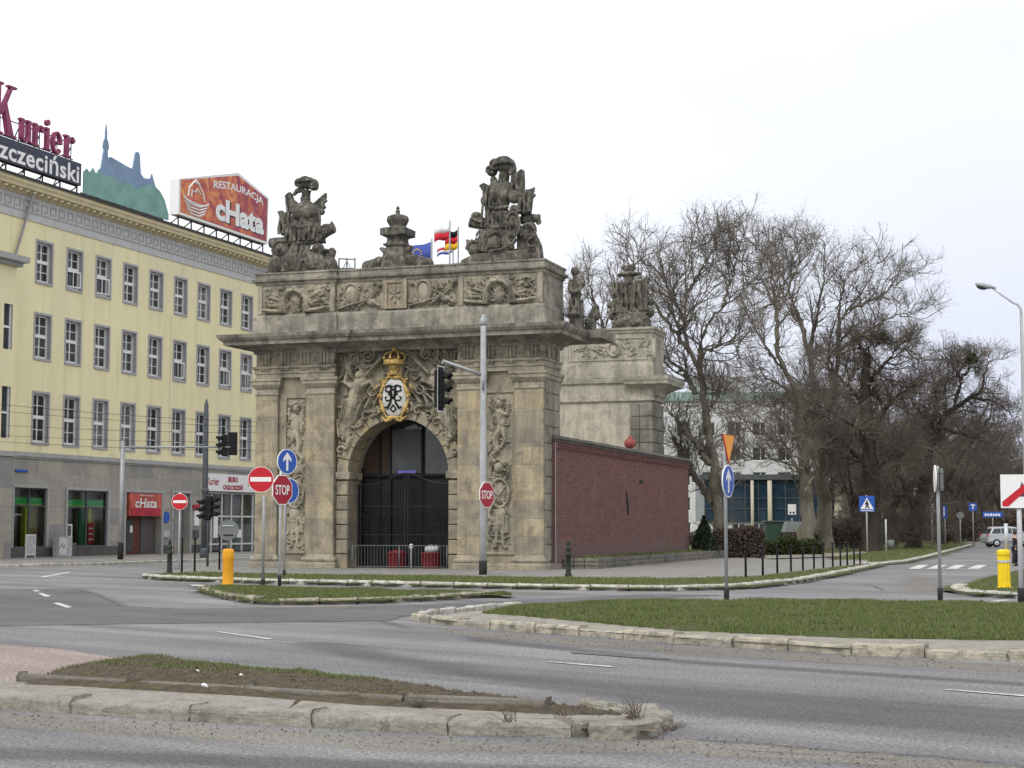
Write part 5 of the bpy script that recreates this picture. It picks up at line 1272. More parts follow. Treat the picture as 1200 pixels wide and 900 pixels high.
for (a, b_) in ((W0+0.02, W0+0.22), (-8.66, -8.46), (-3.37, -3.17), (-0.22, -0.02)):
    mb = MB(); mb.box(a, b_, -0.02, 0.06, 9.98, 11.12); mb.build('attic_pilaster', M['stone_plain'], AT, bevel=0.01)
mb = MB(); a, b_ = -6.4, -5.5
mb.box(a, b_, 0.02, 0.14, 9.98, 11.12); mb.box(a-0.04, a+0.14, -0.03, 0.02, 9.99, 11.11); mb.box(b_-0.14, b_+0.04, -0.03, 0.02, 9.99, 11.11); mb.box(a+0.14, b_-0.14, -0.03, 0.02, 10.98, 11.11); mb.box(a+0.14, b_-0.14, -0.03, 0.02, 9.99, 10.1)
CP = mb.build('cross_panel', M['stone'], AT, bevel=0.01)
mb = MB(); cc = (-5.95, 10.54)
for q in (45, 135, 225, 315):
    for s in (-1, 1):
        pass
for q in (90, 210, 330, 30, 150, 270):
    a = R(q); mb.tube([(cc[0]+0.03*math.cos(a), 0.0, cc[1]+0.03*math.sin(a)), (cc[0]+0.22*math.cos(a), 0.0, cc[1]+0.3*math.sin(a))], [0.025, 0.06], 6)
mb.build('star_carving', M['stone_plain'], CP)
def attic_relief(seed, w, kind):
    h = HF(w, 1.12, 0.02, seed, 0.015); r = h.rng; m = w/2
    if kind == 0:                                          # cuirass under drapery between fanned flags and spears
        for k in range(15):
            a = R(12+156*k/14); l = 1.0*m if abs(a-PI/2) > 0.5 else 1.0
            h.curve([(m+0.35*math.cos(a), 0.15+0.2*math.sin(a)), (m+l*0.62*math.cos(a), 0.15+0.6*math.sin(a)+0.02), (m+l*0.95*math.cos(a), 0.12+0.93*math.sin(a))], 0.03, 0.05 if k % 2 else 0.025, 0.1 if k % 2 else 0.13)
            if k % 2: h.curve([(m+l*0.9*math.cos(a), 0.14+0.88*math.sin(a)), (m+l*0.8*math.cos(a+0.14), 0.1+0.8*math.sin(a+0.14)), (m+l*0.6*math.cos(a+0.1), 0.12+0.62*math.sin(a+0.1))], 0.07, 0.09, 0.1)
        h.curve([(m-0.55, 0.1), (m-0.5, 0.5), (m-0.28, 0.85), (m, 0.9), (m+0.25, 0.8), (m+0.52, 0.5), (m+0.5, 0.05)], 0.12, 0.12, 0.24); h.curve([(m-0.7, 0.2), (m-0.55, 0.7), (m-0.1, 1.02), (m+0.4, 0.85), (m+0.72, 0.3)], 0.05, 0.07, 0.2)
        h.blob((m, 0.95), 0.12, 0.13, 0.26); h.folds(m-0.65, m-0.4, 0.02, 0.5, 3, 0.26); h.folds(m+0.4, m+0.65, 0.02, 0.5, 3, 0.26); h.blob((m, 0.35), 0.22, 0.36, 0.15)
        for s in (-1, 1): h.curve([(m+s*0.6, 0.08), (m+s*1.0, 0.1), (m+s*1.35, 0.16)], 0.1, 0.07, 0.2); h.scroll((m+s*1.2, 0.3), 0.14, 1.3, 0.04, 0.14, s)
    else:
        h.blob((w*0.32, 0.62), 0.28, 0.4, 0.16, 0.1); h.ring((w*0.32, 0.62), 0.3, 0.42, 0.04, 0.15); h.curve([(0.1, 0.1), (w*0.6, 0.35), (w-0.08, 0.95)], 0.05, 0.045, 0.16); h.curve([(w*0.5, 0.2), (w*0.75, 0.5), (w-0.35, 1.02)], 0.05, 0.03, 0.12)
        h.curve([(w-0.15, 0.15), (w*0.6, 0.6), (w*0.55, 1.02)], 0.05, 0.03, 0.14); h.blob((w*0.75, 0.3), 0.2, 0.16, 0.15); h.blob((w*0.15, 0.25), 0.14, 0.14, 0.15); h.curve([(w*0.2, 0.8), (w*0.1, 1.0)], 0.06, 0.03, 0.1)
        for k in range(7): h.curve([(w*0.45, 0.1), (w*0.6+k*0.05, 0.3+k*0.03), (w*0.62+k*0.1, 0.45+0.06*k)], 0.025, 0.03, 0.13)
    for k in range(40 if kind else 70):
        x = r.uniform(0.08, w-0.1); z = r.uniform(0.08, 1.0); a = r.uniform(0, 6.28); l = r.uniform(0.06, 0.2)
        h.curve([(x, z), (x+l*math.cos(a), z+l*math.sin(a)), (x+l*1.4*math.cos(a+0.8), z+l*1.4*math.sin(a+0.8))], 0.035, 0.018, r.uniform(0.05, 0.12))
    return h
attic_relief(5, 2.9, 0).build('attic_relief', M['stone_relief'], AT, W0+0.23, 0.028, 9.985)
attic_relief(6, 2.9, 0).build('attic_relief', M['stone_relief'], AT, -3.16, 0.028, 9.985)
attic_relief(7, 1.95, 1).build('attic_relief', M['stone_relief'], AT, -8.42, 0.128, 9.985)
attic_relief(8, 2.0, 1).build('attic_relief', M['stone_relief'], AT, -5.42, 0.128, 9.985)
mb = MB(); mb.box(-11.2, -0.6, 2.0, 3.0, 5.9, 11.0); mb.box(-11.2, -8.2, 2.0, 3.0, 0, 5.9); mb.box(-3.6, -0.6, 2.0, 3.0, 0, 5.9); mb.build('back_wall', M['plaster'], GATE)
mb = MB(); mb.box(-11.2, -0.3, 3.0, 20.9, 0, 4.7); mb.build('casemate', M['plaster'], GATE)
M['stone_quoin'] = stone('dark_rear_quoins', (0.29, 0.275, 0.235), (0.19, 0.182, 0.16), (0.08, 0.076, 0.07), 0.7, seed=16.0, streak=0.5)
# rear frontispiece
RX0, RX1, RY = -11.8, -0.95, 21.0
mb = MB(); mb.box(RX0, RX1-0.1, RY, RY+2.2, 0, 7.85); mb.build('rear_wall', M['plaster'], GATE)
mb = MB(); z = 0.0
while z < 7.7:
    mb.box(RX1-1.15, RX1-0.66, RY-0.06, RY+2.2, z, z+0.62); mb.box(RX1-0.64, RX1, RY-0.14, RY+2.3, z, z+0.62); z += 0.645
mb.build('rear_quoin', M['stone_quoin'], GATE, bevel=0.03)
RP = [(RX0, RY-0.02), (RX1, RY-0.02), (RX1, RY+2.3), (RX0, RY+2.3)]
mb = MB(); mb.rings(RP, [(0.0, 7.85), (0.1, 7.87), (0.1, 7.95), (0.0, 7.98), (0.0, 8.7), (0.12, 8.78), (0.16, 8.96), (0.0, 9.02)]); mb.build('rear_entablature', M['stone_rear'], GATE)
mb = MB(); mb.rings([(RX1-0.5, RY+0.35), (RX1, RY+0.35), (RX1, RY+2.3), (RX1-0.5, RY+2.3)], [(0.0, 8.1), (0.1, 8.14), (0.14, 8.3), (0.3, 8.42), (0.6, 8.58), (0.84, 8.66), (0.85, 8.78), (0.9, 8.88), (0.92, 9.04), (0.0, 9.12)], bottom=False); mb.build('rear_cornice', M['stone_rear'], GATE)
mb = MB(); mb.rings(RP, [(0.06, 9.02), (0.06, 9.7), (0.0, 9.74), (0.0, 11.2), (0.06, 11.24), (0.1, 11.36), (0.16, 11.4), (0.16, 11.5), (-0.4, 11.55)], bottom=False); RA_ = mb.build('rear_attic', M['stone_rear'], GATE)
mb = MB(); xa, xb = -5.2, RX1-0.25
for x0, x1, z0, z1 in ((xa, xa+0.09, 9.9, 11.05), (xb-0.09, xb, 9.9, 11.05), (xa+0.09, xb-0.09, 10.96, 11.05), (xa+0.09, xb-0.09, 9.9, 9.99)): mb.box(x0, x1, RY-0.07, RY-0.02, z0, z1)
mb.build('panel_frame', M['stone_rear'], RA_)
h = HF(4.2, 0.94, 0.024, 90); h.ring((2.1, 0.45), 0.3, 0.34, 0.06, 0.14); h.blob((2.1, 0.42), 0.22, 0.25, 0.1); r = h.rng
for k in range(60):
    x = r.uniform(0.1, 4.0); z = r.uniform(0.1, 0.85); a = r.uniform(0, 6.28); l = r.uniform(0.06, 0.2); h.curve([(x, z), (x+l*math.cos(a), z+l*math.sin(a)), (x+l*1.4*math.cos(a+0.8), z+l*1.4*math.sin(a+0.8))], 0.04, 0.02, r.uniform(0.05, 0.1))
h.build('attic_relief', M['stone_rear'], RA_, -5.0, RY-0.024, 10.0)

M['crown_red'] = plain('faded_crown_lining', (0.10, 0.045, 0.03), 0.8)
# gilded cartouche
CT = empty('cartouche'); CT.parent = GATE; cx, cz, cy = -5.95, 6.58, 0.0
mb = MB(); n = 40
pr = [(cx+0.5*math.cos(2*PI*k/n)*(1+0.06*math.cos(8*PI*k/n)), cz+0.74*math.sin(2*PI*k/n)*(1+0.03*math.cos(8*PI*k/n))) for k in range(n)]
def dome(mb, cx, cz, rx, rz, y0, bulge, n=28, m=6):
    vs = [(cx, y0-bulge, cz)]; fs = []
    for i in range(1, m+1):
        t = i/m
        for k in range(n): vs.append((cx+rx*t*math.cos(2*PI*k/n), y0-bulge*math.sqrt(max(0, 1-t*t)), cz+rz*t*math.sin(2*PI*k/n)))
    for k in range(n): fs.append((0, 1+k, 1+(k+1) % n))
    for i in range(m-1):
        for k in range(n): fs.append((1+i*n+k, 1+(i+1)*n+k, 1+(i+1)*n+(k+1) % n, 1+i*n+(k+1) % n))
    return mb.add(vs, fs)
dome(mb, cx, cz, 0.5, 0.74, cy, 0.12); mb.build('shield', M['shield_white'], CT, smooth=True)
mb = MB(); fr = []
for k in range(n+1):
    q = 2*PI*k/n; w_ = 1+0.05*math.cos(6*q); fr.append((cx+0.56*math.cos(q)*w_, cy-0.02-0.03*math.sin(5*q), cz+0.8*math.sin(q)*w_))
mb.tube(fr, [0.06+0.025*math.sin(k*0.9) for k in range(n+1)], 8)
for s in (-1, 1):
    for (x, z, a) in ((0.5, 0.6, 0.8), (0.56, 0.05, 0.0), (0.5, -0.5, -0.9), (0.24, -0.8, -1.3), (0.26, 0.82, 1.2)):
        p = []
        for k in range(15):
            q = a+s*0+k*0.42; rr = 0.1*(1-k/18); p.append((cx+s*(x+rr*math.cos(q)), cy-0.03-0.004*k, cz+z+rr*math.sin(q)))
        mb.tube(p, [0.045-0.0015*k for k in range(15)], 6)
    mb.tube([(cx+s*0.1, cy-0.03, cz-0.84), (cx+s*0.3, cy-0.08, cz-0.9), (cx+s*0.5, cy-0.03, cz-0.72)], [0.05, 0.07, 0.03], 6)
    mb.tube([(cx+s*0.64, cy-0.03, cz+0.5), (cx+s*0.8, cy-0.08, cz+0.3), (cx+s*0.66, cy-0.03, cz+0.12)], [0.04, 0.04, 0.03], 6)
mb.build('gilded_frame', M['gold'], CT, smooth=True)
mb = MB(); y = cy-0.13
def stroke(pts, r=0.03):
    for s in (-1, 1): mb.tube([(cx+s*p[0], y+0.004*i+(0.01 if s > 0 else 0)+0.05*(p[0]**2+p[1]**2), cz+p[1]) for i, p in enumerate(pts)], r, 6)
stroke([(0.02, 0.4), (0.15, 0.46), (0.3, 0.4), (0.32, 0.27), (0.2, 0.2), (0.08, 0.27)], 0.04); stroke([(0.1, 0.42), (0.06, 0.1), (0.1, -0.2), (0.25, -0.42), (0.33, -0.36)], 0.05)
stroke([(-0.15, 0.15), (0.1, -0.12), (0.28, -0.12), (0.33, -0.02), (0.26, 0.03)], 0.035); stroke([(0.0, -0.28), (0.12, -0.45), (0.0, -0.55)], 0.035); stroke([(0.0, 0.32), (0.18, 0.1), (0.05, 0.0)], 0.035)
mb.build('monogram', M['black'], CT, smooth=True)
mb = MB(); zc = 7.42; CRN = None
mb.lathe([(0.16, 0.0), (0.2, 0.05), (0.16, 0.12), (0.2, 0.3), (0.26, 0.42)], (cx, cy-0.02, zc), 16)
mb.lathe([(0.40, 0.40), (0.43, 0.44), (0.40, 0.5), (0.42, 0.56), (0.38, 0.6)], (cx, cy-0.02, zc), 24)
for k in range(8):
    q = 2*PI*k/8
    p = []
    for t in range(9):
        a = t/8*PI/2; p.append((cx+(0.42*math.cos(a)+0.05*math.sin(2*a))*math.cos(q), cy-0.02+(0.42*math.cos(a)+0.05*math.sin(2*a))*math.sin(q), zc+0.58+0.34*math.sin(a)))
    mb.tube(p, 0.03, 6); mb.ell((cx+0.42*math.cos(q), cy-0.02+0.42*math.sin(q), zc+0.64), (0.06, 0.06, 0.07), n=8, m=6)
mb.ell((cx, cy-0.02, zc+1.0), (0.1, 0.1, 0.1), n=10, m=8); mb.tube([(cx, cy-0.02, zc+1.05), (cx, cy-0.02, zc+1.2)], 0.025, 6)
mb.build('crown', M['gold'], CT, smooth=True)
mb = MB(); mb.lathe([(0.28, 0.5), (0.3, 0.66), (0.22, 0.78), (0.05, 0.84)], (cx, cy-0.02, zc), 16); mb.build('crown_lining', M['crown_red'], CT, smooth=True)
mb = MB(); mb.box(cx-0.3, cx+0.3, 0.05, 0.37, 5.9, 7.9); mb.build('bracket', M['stone_plain'], CT)

# gateway: porch, glazed screen, iron gates
PO = empty('gateway_porch'); PO.parent = GATE
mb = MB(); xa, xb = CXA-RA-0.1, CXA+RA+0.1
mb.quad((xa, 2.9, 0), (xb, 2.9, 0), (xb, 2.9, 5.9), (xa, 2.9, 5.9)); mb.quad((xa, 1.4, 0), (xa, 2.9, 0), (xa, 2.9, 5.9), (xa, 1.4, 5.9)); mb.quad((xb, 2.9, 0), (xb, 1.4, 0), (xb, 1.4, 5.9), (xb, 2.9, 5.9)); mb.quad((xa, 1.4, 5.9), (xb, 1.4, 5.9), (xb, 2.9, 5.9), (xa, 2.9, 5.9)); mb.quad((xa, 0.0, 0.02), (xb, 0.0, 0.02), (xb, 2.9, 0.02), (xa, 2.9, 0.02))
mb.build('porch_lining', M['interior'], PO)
def half(r, x0, x1, z0):                                   # slice of the arch opening between x0 and x1 above z0
    p = [(x0, z0), (x1, z0)]
    for k in range(13):
        x = x1+(x0-x1)*k/12; p.append((x, ZS+math.sqrt(max(0.0, r*r-(x-CXA)**2))))
    return p
mb = MB()
for x in (CXA-RA+0.02, -7.2, -6.74, -5.42, CXA+RA-0.08): mb.box(x, x+0.06, 1.5, 1.58, 0.03, min(5.7, ZS+math.sqrt(max(0.01, RA*RA-(x-CXA)**2))-0.02))
mb.box(CXA-RA, CXA+RA, 1.49, 1.57, 3.62, 3.72); SCN = mb.build('glazed_screen', M['black'], PO)
mb = MB(); mb.prism(half(RA-0.02, CXA-RA+0.05, -6.78, 3.7), 1.6, 1.63); mb.build('timber_panel', plain('dark_timber', (0.05, 0.032, 0.022), 0.6, var=0.3), SCN)
mb = MB(); mb.prism([(-6.66, 3.74), (-5.45, 3.74), (-5.45, 5.45), (-6.66, 5.45)], 1.53, 1.55); mb.build('grey_panel', plain('grey_notice_panel', (0.06, 0.064, 0.068), 0.4, var=0.25, scale=3), SCN)
mb = MB(); mb.prism(half(RA-0.02, -6.72, CXA+RA-0.05, 3.7), 1.64, 1.66); mb.build('pane', M['glass_dark'], SCN)
mb = MB(); mb.box(-6.35, -5.6, 1.42, 1.46, 3.74, 3.85); mb.build('sign_strip', plain('violet_sign_strip', (0.12, 0.12, 0.42), 0.5, var=0.4, scale=12), SCN)
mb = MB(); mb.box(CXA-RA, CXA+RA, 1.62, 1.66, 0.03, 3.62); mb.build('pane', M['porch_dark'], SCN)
def gtop(x): return 3.28+0.45*math.exp(-((x-CXA)/0.85)**2)
for s in (-1, 1):
    mb = MB(); xa, xb = (CXA-RA+0.04, CXA-0.03) if s < 0 else (CXA+0.03, CXA+RA-0.04)
    for x in (xa, xb-0.06): mb.box(x, x+0.06, 1.14, 1.2, 0.05, gtop(x+0.03))
    k = int((xb-xa)/0.125)
    for i in range(1, k):
        x = xa+(xb-xa)*i/k; mb.tube([(x, 1.17, 0.1), (x, 1.17, gtop(x))], 0.014, 5)
    mb.tube([(xa+(xb-xa)*i/12, 1.17, gtop(xa+(xb-xa)*i/12)) for i in range(13)], 0.035, 6)
    for z in (0.12, 0.95, 1.35, 2.45): mb.tube([(xa, 1.165, z), (xb, 1.165, z)], 0.025, 5)
    for cx2 in np.linspace(xa+0.28, xb-0.28, 4):
        for cz2, d in ((1.62, 1), (2.15, -1), (1.9, 1)):
            p = [(cx2+0.2*(1-j/20)*math.cos(d*j*0.55+cz2), 1.15, cz2+0.22*(1-j/20)*math.sin(d*j*0.55+cz2)) for j in range(18)]
            mb.tube(p, 0.016, 4)
    mb.build('iron_gate_leaf', M['iron'], PO)

# ------------------------------------------------------------------ brick flank wall
BW = thing('brick_wall', 'dark red brick wall with stone coping running back from the gateway', 'wall', (g0.x, g0.y, 0), GROT)
bx0, by0, by1, bz = 0.15, 0.95, 23.9, 4.86
mb = MB(); mb.box(-0.28, bx0, by0, by1, 0, bz); mb.build('brickwork', M['brick'], BW)
mb = MB(); mb.box(-0.36, bx0+0.1, by0-0.06, by1+0.1, bz, bz+0.1); mb.add([(-0.4, by0-0.1, bz+0.1), (bx0+0.16, by0-0.1, bz+0.1), (bx0+0.16, by1+0.14, bz+0.1), (-0.4, by1+0.14, bz+0.1), (-0.3, by0, bz+0.24), (bx0, by0, bz+0.24), (bx0, by1, bz+0.24), (-0.3, by1, bz+0.24)], [(0,3,2,1),(4,5,6,7),(0,1,5,4),(1,2,6,5),(2,3,7,6),(3,0,4,7)]); mb.build('coping', M['cap_stone'], BW)
mb = MB(); y = by0+0.02
while y < by1-0.1: mb.box(bx0, bx0+0.08, y, y+0.12, bz-0.26, bz-0.003); y += 0.24
o = mb.build('dentil_course', M['brick'], BW); o['kind'] = 'stuff'
mb = MB(); mb.tube([(bx0+0.03, by0-0.02, 0.05), (bx0+0.03, by0-0.02, bz)], 0.018, 6); mb.build('conductor_strip', M['pole'], BW)
mb = MB(); mb.add([(bx0+0.006, y, z) for y, z in ((11.35, 3.15), (11.5, 3.3), (11.75, 2.95), (11.95, 2.5), (11.9, 2.15), (11.65, 2.2), (11.5, 2.7))], [tuple(range(7))]); mb.build('dark_hole', M['black'], BW); mb = MB(); mb.add([(bx0+0.006, y, z) for y, z in ((13.7, 3.65), (13.9, 3.78), (14.5, 3.72), (14.45, 3.6), (13.9, 3.58))], [tuple(range(5))]); mb.build('dark_hole', M['black'], BW)
mb = MB(); mb.lathe([(0.1, 0), (0.12, 0.04), (0.22, 0.1), (0.26, 0.24), (0.22, 0.38), (0.1, 0.46), (0.1, 0.52), (0.05, 0.58)], n=18)
tag(mb.build('vase', plain('terracotta_red', (0.30, 0.075, 0.07), 0.6), smooth=True, loc=gp(0.0, 12.75, bz+0.24)), 'round salmon red pot standing on the coping of the brick wall', 'pot')
# raised bed along the brick wall
M['cap_edge'] = stone('bed_edging_stone', (0.24, 0.225, 0.2), (0.15, 0.142, 0.128), (0.08, 0.076, 0.068), 0.5, seed=8.8)
PB = thing('planting_bed', 'low grey stone edged grass bed at the foot of the brick wall', 'planting bed', (g0.x, g0.y, 0), GROT)
mb = MB(); ox = 1.55; y0b, y1b = 1.9, 26.0
for k in range(3):
    y = y0b
    while y < y1b: mb.cbox(ox-0.3, ox+rk.uniform(-0.02, 0.02), y, y+0.58, 0.05+k*0.15, 0.19+k*0.15, 0.02); y += 0.6
for k in range(3): 
    x = bx0+0.02
    while x < ox-0.35: mb.cbox(x, x+0.4, y0b-0.02, y0b+0.25, 0.05+k*0.15, 0.19+k*0.15, 0.03); x += 0.42
mb.build('stone_edging', M['cap_edge'], PB)
mb = MB(); mb.quad((bx0+0.004, y0b, 0.44), (ox-0.05, y0b, 0.44), (ox-0.05, y1b, 0.44), (bx0+0.004, y1b, 0.44)); mb.build('soil', M['lawn'], PB)
bedp = [tuple(gp(x, y))[:2] for x, y in ((bx0+0.1, y0b+0.2), (ox-0.15, y0b+0.2), (ox-0.15, y1b-0.2), (bx0+0.1, y1b-0.2))]
grass('grass', bedp, 0.44, 12000, 0.13, M['blade'], 33, clump=0.8, width=0.02, label='tufted grass in the raised bed by the brick wall')

# ------------------------------------------------------------------ sculptures on the gate
def remesh(o, vox, strength=0.016, size=0.12):
    m = o.modifiers.new('remesh', 'REMESH'); m.mode = 'VOXEL'; m.voxel_size = vox
    t = bpy.data.textures.new('chisel', 'CLOUDS'); t.noise_scale = size; t.noise_depth = 3
    d = o.modifiers.new('weathering', 'DISPLACE'); d.texture = t; d.strength = strength; d.mid_level = 0.5
    t2 = bpy.data.textures.new('chisel_fine', 'CLOUDS'); t2.noise_scale = 0.06; t2.noise_depth = 2
    d2 = o.modifiers.new('pitting', 'DISPLACE'); d2.texture = t2; d2.strength = 0.01; d2.mid_level = 0.5
    for p in o.data.polygons: p.use_smooth = True
class SC2:                                                  # pieces of a carved group, placed from the photo's proportions
    def __init__(s, cx, bz, k): s.cx, s.bz, s.k = cx, bz, k; s.mb = MB()
    def X(s, x): return (x-s.cx)/s.k
    def Z(s, z): return (s.bz-z)/s.k
    def el(s, x, z, rx, rz, ry=None, y=0.0, rot=0.0):
        rx, rz = rx/s.k, rz/s.k; s.mb.ell((s.X(x), y, s.Z(z)), (rx, ry if ry else min(rx, rz), rz), R(rot)); return s
    def rod(s, pts, r0, r1=None, y=0.0):
        r1 = r0 if r1 is None else r1; n = len(pts)
        s.mb.tube([(s.X(p[0]), (p[2] if len(p) > 2 else y), s.Z(p[1])) for p in pts], [(r0+(r1-r0)*i/(n-1))/s.k for i in range(n)], 10); return s
    def slab(s, pts, y0, y1):
        p = [(s.X(a), s.Z(b)) for a, b in pts]
        if sum(p[i][0]*p[(i+1) % len(p)][1]-p[(i+1) % len(p)][0]*p[i][1] for i in range(len(p))) < 0: p.reverse()
        s.mb.prism(p, y0, y1); return s
    def folds(s, x0, x1, z0, z1, n, r, y, dx=0):           # separate cloth folds with dark gaps between them and a lip at the hem
        n = max(2, int(round(n*0.75))); sp = abs(x1-x0)/(n-1); r = min(r, sp*0.4)
        for k in range(n):
            x = x0+(x1-x0)*k/(n-1); w_ = (-1)**k*sp*0.12
            s.rod([(x, z0, y-0.02), (x+dx*0.3+w_, z0*0.65+z1*0.35, y-0.1), (x+dx*0.7-w_, z0*0.3+z1*0.7, y-0.12), (x+dx, z1, y-0.14)], r*0.8, r*1.15)
        return s
    def arc(s, cx, cz, rx, rz, a0, a1, r, y, n=12):
        return s.rod([(cx+rx*math.cos(R(a0+(a1-a0)*k/n)), cz-rz*math.sin(R(a0+(a1-a0)*k/n)), y) for k in range(n+1)], r)
# left trophy
a = SC2(570, 865, 183)
a.slab([(300, 865), (330, 780), (420, 740), (740, 740), (850, 865)], -0.55, 0.75).el(390, 800, 70, 70, 0.5, -0.3).el(520, 790, 80, 90, 0.5, -0.35).el(680, 790, 90, 80, 0.5, -0.2).el(770, 800, 60, 60, 0.4)
a.rod([(310, 625, -0.1), (330, 628, -0.1), (460, 640, -0.1)], 28, 48).rod([(303, 628, -0.1), (322, 628, -0.1)], 36, 34).el(420, 690, 80, 75, 0.5, -0.1)
a.el(585, 470, 115, 125, 0.42, -0.05).el(580, 560, 130, 110, 0.45, -0.08).slab([(470, 560), (700, 560), (720, 640), (455, 640)], -0.42, 0.35).folds(470, 690, 540, 640, 9, 14, -0.42)
a.el(560, 420, 60, 50, 0.3, -0.3).el(640, 430, 55, 50, 0.3, -0.3).rod([(580, 400, 0), (575, 330, 0), (585, 270, 0)], 42, 38)
a.el(600, 225, 55, 40, 0.3).el(540, 215, 42, 32, 0.25).el(640, 235, 38, 42, 0.25).el(590, 200, 50, 22, 0.25).rod([(560, 260, 0), (505, 272, 0), (478, 300, 0.0)], 24, 12).el(655, 245, 22, 34, 0.2)
a.slab([(428, 285), (462, 285), (480, 330), (530, 365), (480, 420), (428, 430)], -0.12, 0.12).rod([(446, 290, 0), (440, 560, 0.05)], 15).el(446, 290, 17, 17)
a.slab([(376, 415), (425, 420), (480, 470), (470, 585), (398, 580)], -0.2, 0.05).folds(395, 460, 430, 575, 4, 14, -0.18).el(392, 430, 20, 24)
a.slab([(625, 380), (730, 312), (712, 360), (735, 400), (690, 415), (640, 430)], -0.05, 0.15).el(705, 428, 28, 24).folds(640, 700, 430, 580, 4, 22, -0.1, 15)
a.rod([(660, 605, 0.05), (730, 565, 0.05), (795, 545, 0.05)], 50, 36).rod([(785, 545, 0.05), (802, 540, 0.05)], 40, 38).el(745, 535, 40, 22, 0.2)
a.rod([(540, 650, -0.3), (520, 740, -0.4), (490, 840, -0.45)], 50, 35).rod([(600, 650, -0.3), (620, 740, -0.38), (600, 845, -0.4)], 45, 30).folds(480, 600, 680, 850, 5, 16, -0.5, -20)
a.el(690, 700, 50, 55, 0.3, -0.1).el(700, 690, 35, 40, 0.4, -0.2).slab([(740, 710), (800, 682), (822, 705), (800, 780), (740, 780)], -0.15, 0.1).el(325, 770, 30, 50, 0.25)
# carved detail of the left group: plumes, breastplate, straps, hems, rims
for q in range(4): a.arc(590+q*6, 232, 52-q*10, 44-q*8, 15+q*8, 165-q*6, 9, -0.26-0.03*q)
a.arc(540, 222, 32, 26, 60, 300, 8, -0.2).arc(640, 238, 30, 30, -100, 120, 8, -0.2)
a.el(552, 440, 40, 46, 0.2, -0.42).el(622, 440, 40, 46, 0.2, -0.42).arc(587, 400, 50, 26, 180, 360, 10, -0.34).rod([(500, 532, -0.42), (587, 545, -0.52), (672, 532, -0.42)], 13).rod([(520, 400, -0.3), (600, 520, -0.5)], 9).rod([(452, 640, -0.46), (590, 652, -0.5), (722, 640, -0.46)], 12)
a.arc(420, 690, 66, 62, 0, 360, 9, -0.5).el(420, 690, 20, 20, 0.2, -0.56).rod([(352, 615, -0.12), (350, 660, -0.12)], 12).rod([(405, 622, -0.14), (405, 682, -0.14)], 10).arc(792, 545, 10, 42, 90, 270, 9, 0.0).rod([(700, 540, -0.2), (722, 620, -0.18)], 10)
a.arc(690, 700, 46, 50, 0, 360, 9, -0.42).el(690, 700, 16, 16, 0.15, -0.46).rod([(640, 380, -0.08), (745, 300, -0.02)], 8).rod([(428, 300, -0.16), (480, 560, -0.3)], 8).slab([(700, 335), (742, 300), (736, 345), (752, 352), (716, 372)], -0.04, 0.12).slab([(360, 408), (400, 404), (396, 430), (372, 440)], -0.16, 0.02)
a.arc(520, 820, 46, 60, 0, 180, 10, -0.62).arc(610, 825, 40, 52, 0, 180, 10, -0.58).arc(760, 740, 40, 40, 0, 220, 9, -0.2)
TL = tag(a.mb.build('trophy_sculpture', M['stone_top'], loc=gp(-10.32, 1.1, 11.63), rotz=GROT), 'sooty carved stone trophy of armour and flags above the left pier of the gateway', 'sculpture', 'trophies of arms on the gateway'); remesh(TL, 0.02); TL.scale = (1.0, 1.0, 1.06)
# right trophy
a = SC2(850, 668, 158)
a.slab([(605, 668), (615, 640), (690, 610), (1010, 600), (1090, 640), (1100, 668)], -0.6, 0.8).slab([(690, 612), (760, 590), (960, 585), (1010, 602)], -0.4, 0.5)
a.el(690, 570, 60, 50, 0.4, -0.1).el(740, 510, 45, 50, 0.4).rod([(740, 590, -0.3), (760, 500, -0.35), (830, 460, -0.3), (890, 500, -0.25), (900, 580, -0.3)], 42, 40).el(800, 540, 60, 60, 0.4, -0.15).folds(630, 690, 515, 575, 4, 14, -0.15, 20)
a.slab([(626, 512), (700, 520), (720, 590), (640, 585)], -0.1, 0.1).rod([(800, 608, -0.5), (870, 600, -0.52), (930, 570, -0.5), (950, 540, -0.45), (920, 520, -0.4)], 22, 14).el(920, 500, 20, 20, 0.2, -0.35)
a.el(1040, 540, 42, 36, 0.35).el(1000, 500, 50, 60, 0.4).el(1060, 552, 28, 22, 0.25).el(1030, 470, 32, 45, 0.3).rod([(960, 410, 0.1), (1040, 402, 0.1), (1078, 408, 0.1)], 26, 24).rod([(1060, 395, 0.1), (1078, 430, 0.1)], 18, 12)
a.el(840, 270, 62, 95, 0.36, -0.08).el(840, 390, 65, 70, 0.4, -0.12).slab([(780, 380), (895, 380), (905, 448), (770, 448)], -0.42, 0.3).folds(785, 890, 370, 448, 7, 11, -0.42).el(812, 215, 40, 40, 0.3, -0.15).el(880, 225, 36, 40, 0.3, -0.1)
a.rod([(850, 220, 0), (855, 160, 0), (860, 130, 0)], 36, 32).el(870, 90, 62, 48, 0.34).el(810, 80, 38, 34, 0.28).el(780, 118, 34, 28, 0.22).el(850, 55, 50, 22, 0.28).el(905, 110, 30, 38, 0.25).el(770, 100, 22, 20, 0.2)
a.slab([(930, 140), (970, 115), (985, 125), (988, 260), (900, 250)], -0.1, 0.1).folds(915, 980, 140, 280, 4, 14, -0.08).slab([(958, 240), (1052, 238), (1045, 270), (1030, 382), (960, 380)], -0.15, 0.05).folds(970, 1030, 250, 375, 4, 14, -0.14)
a.el(940, 450, 42, 70, 0.16, -0.4).el(940, 355, 30, 26, 0.25, -0.3).el(930, 280, 40, 40, 0.25, -0.2)
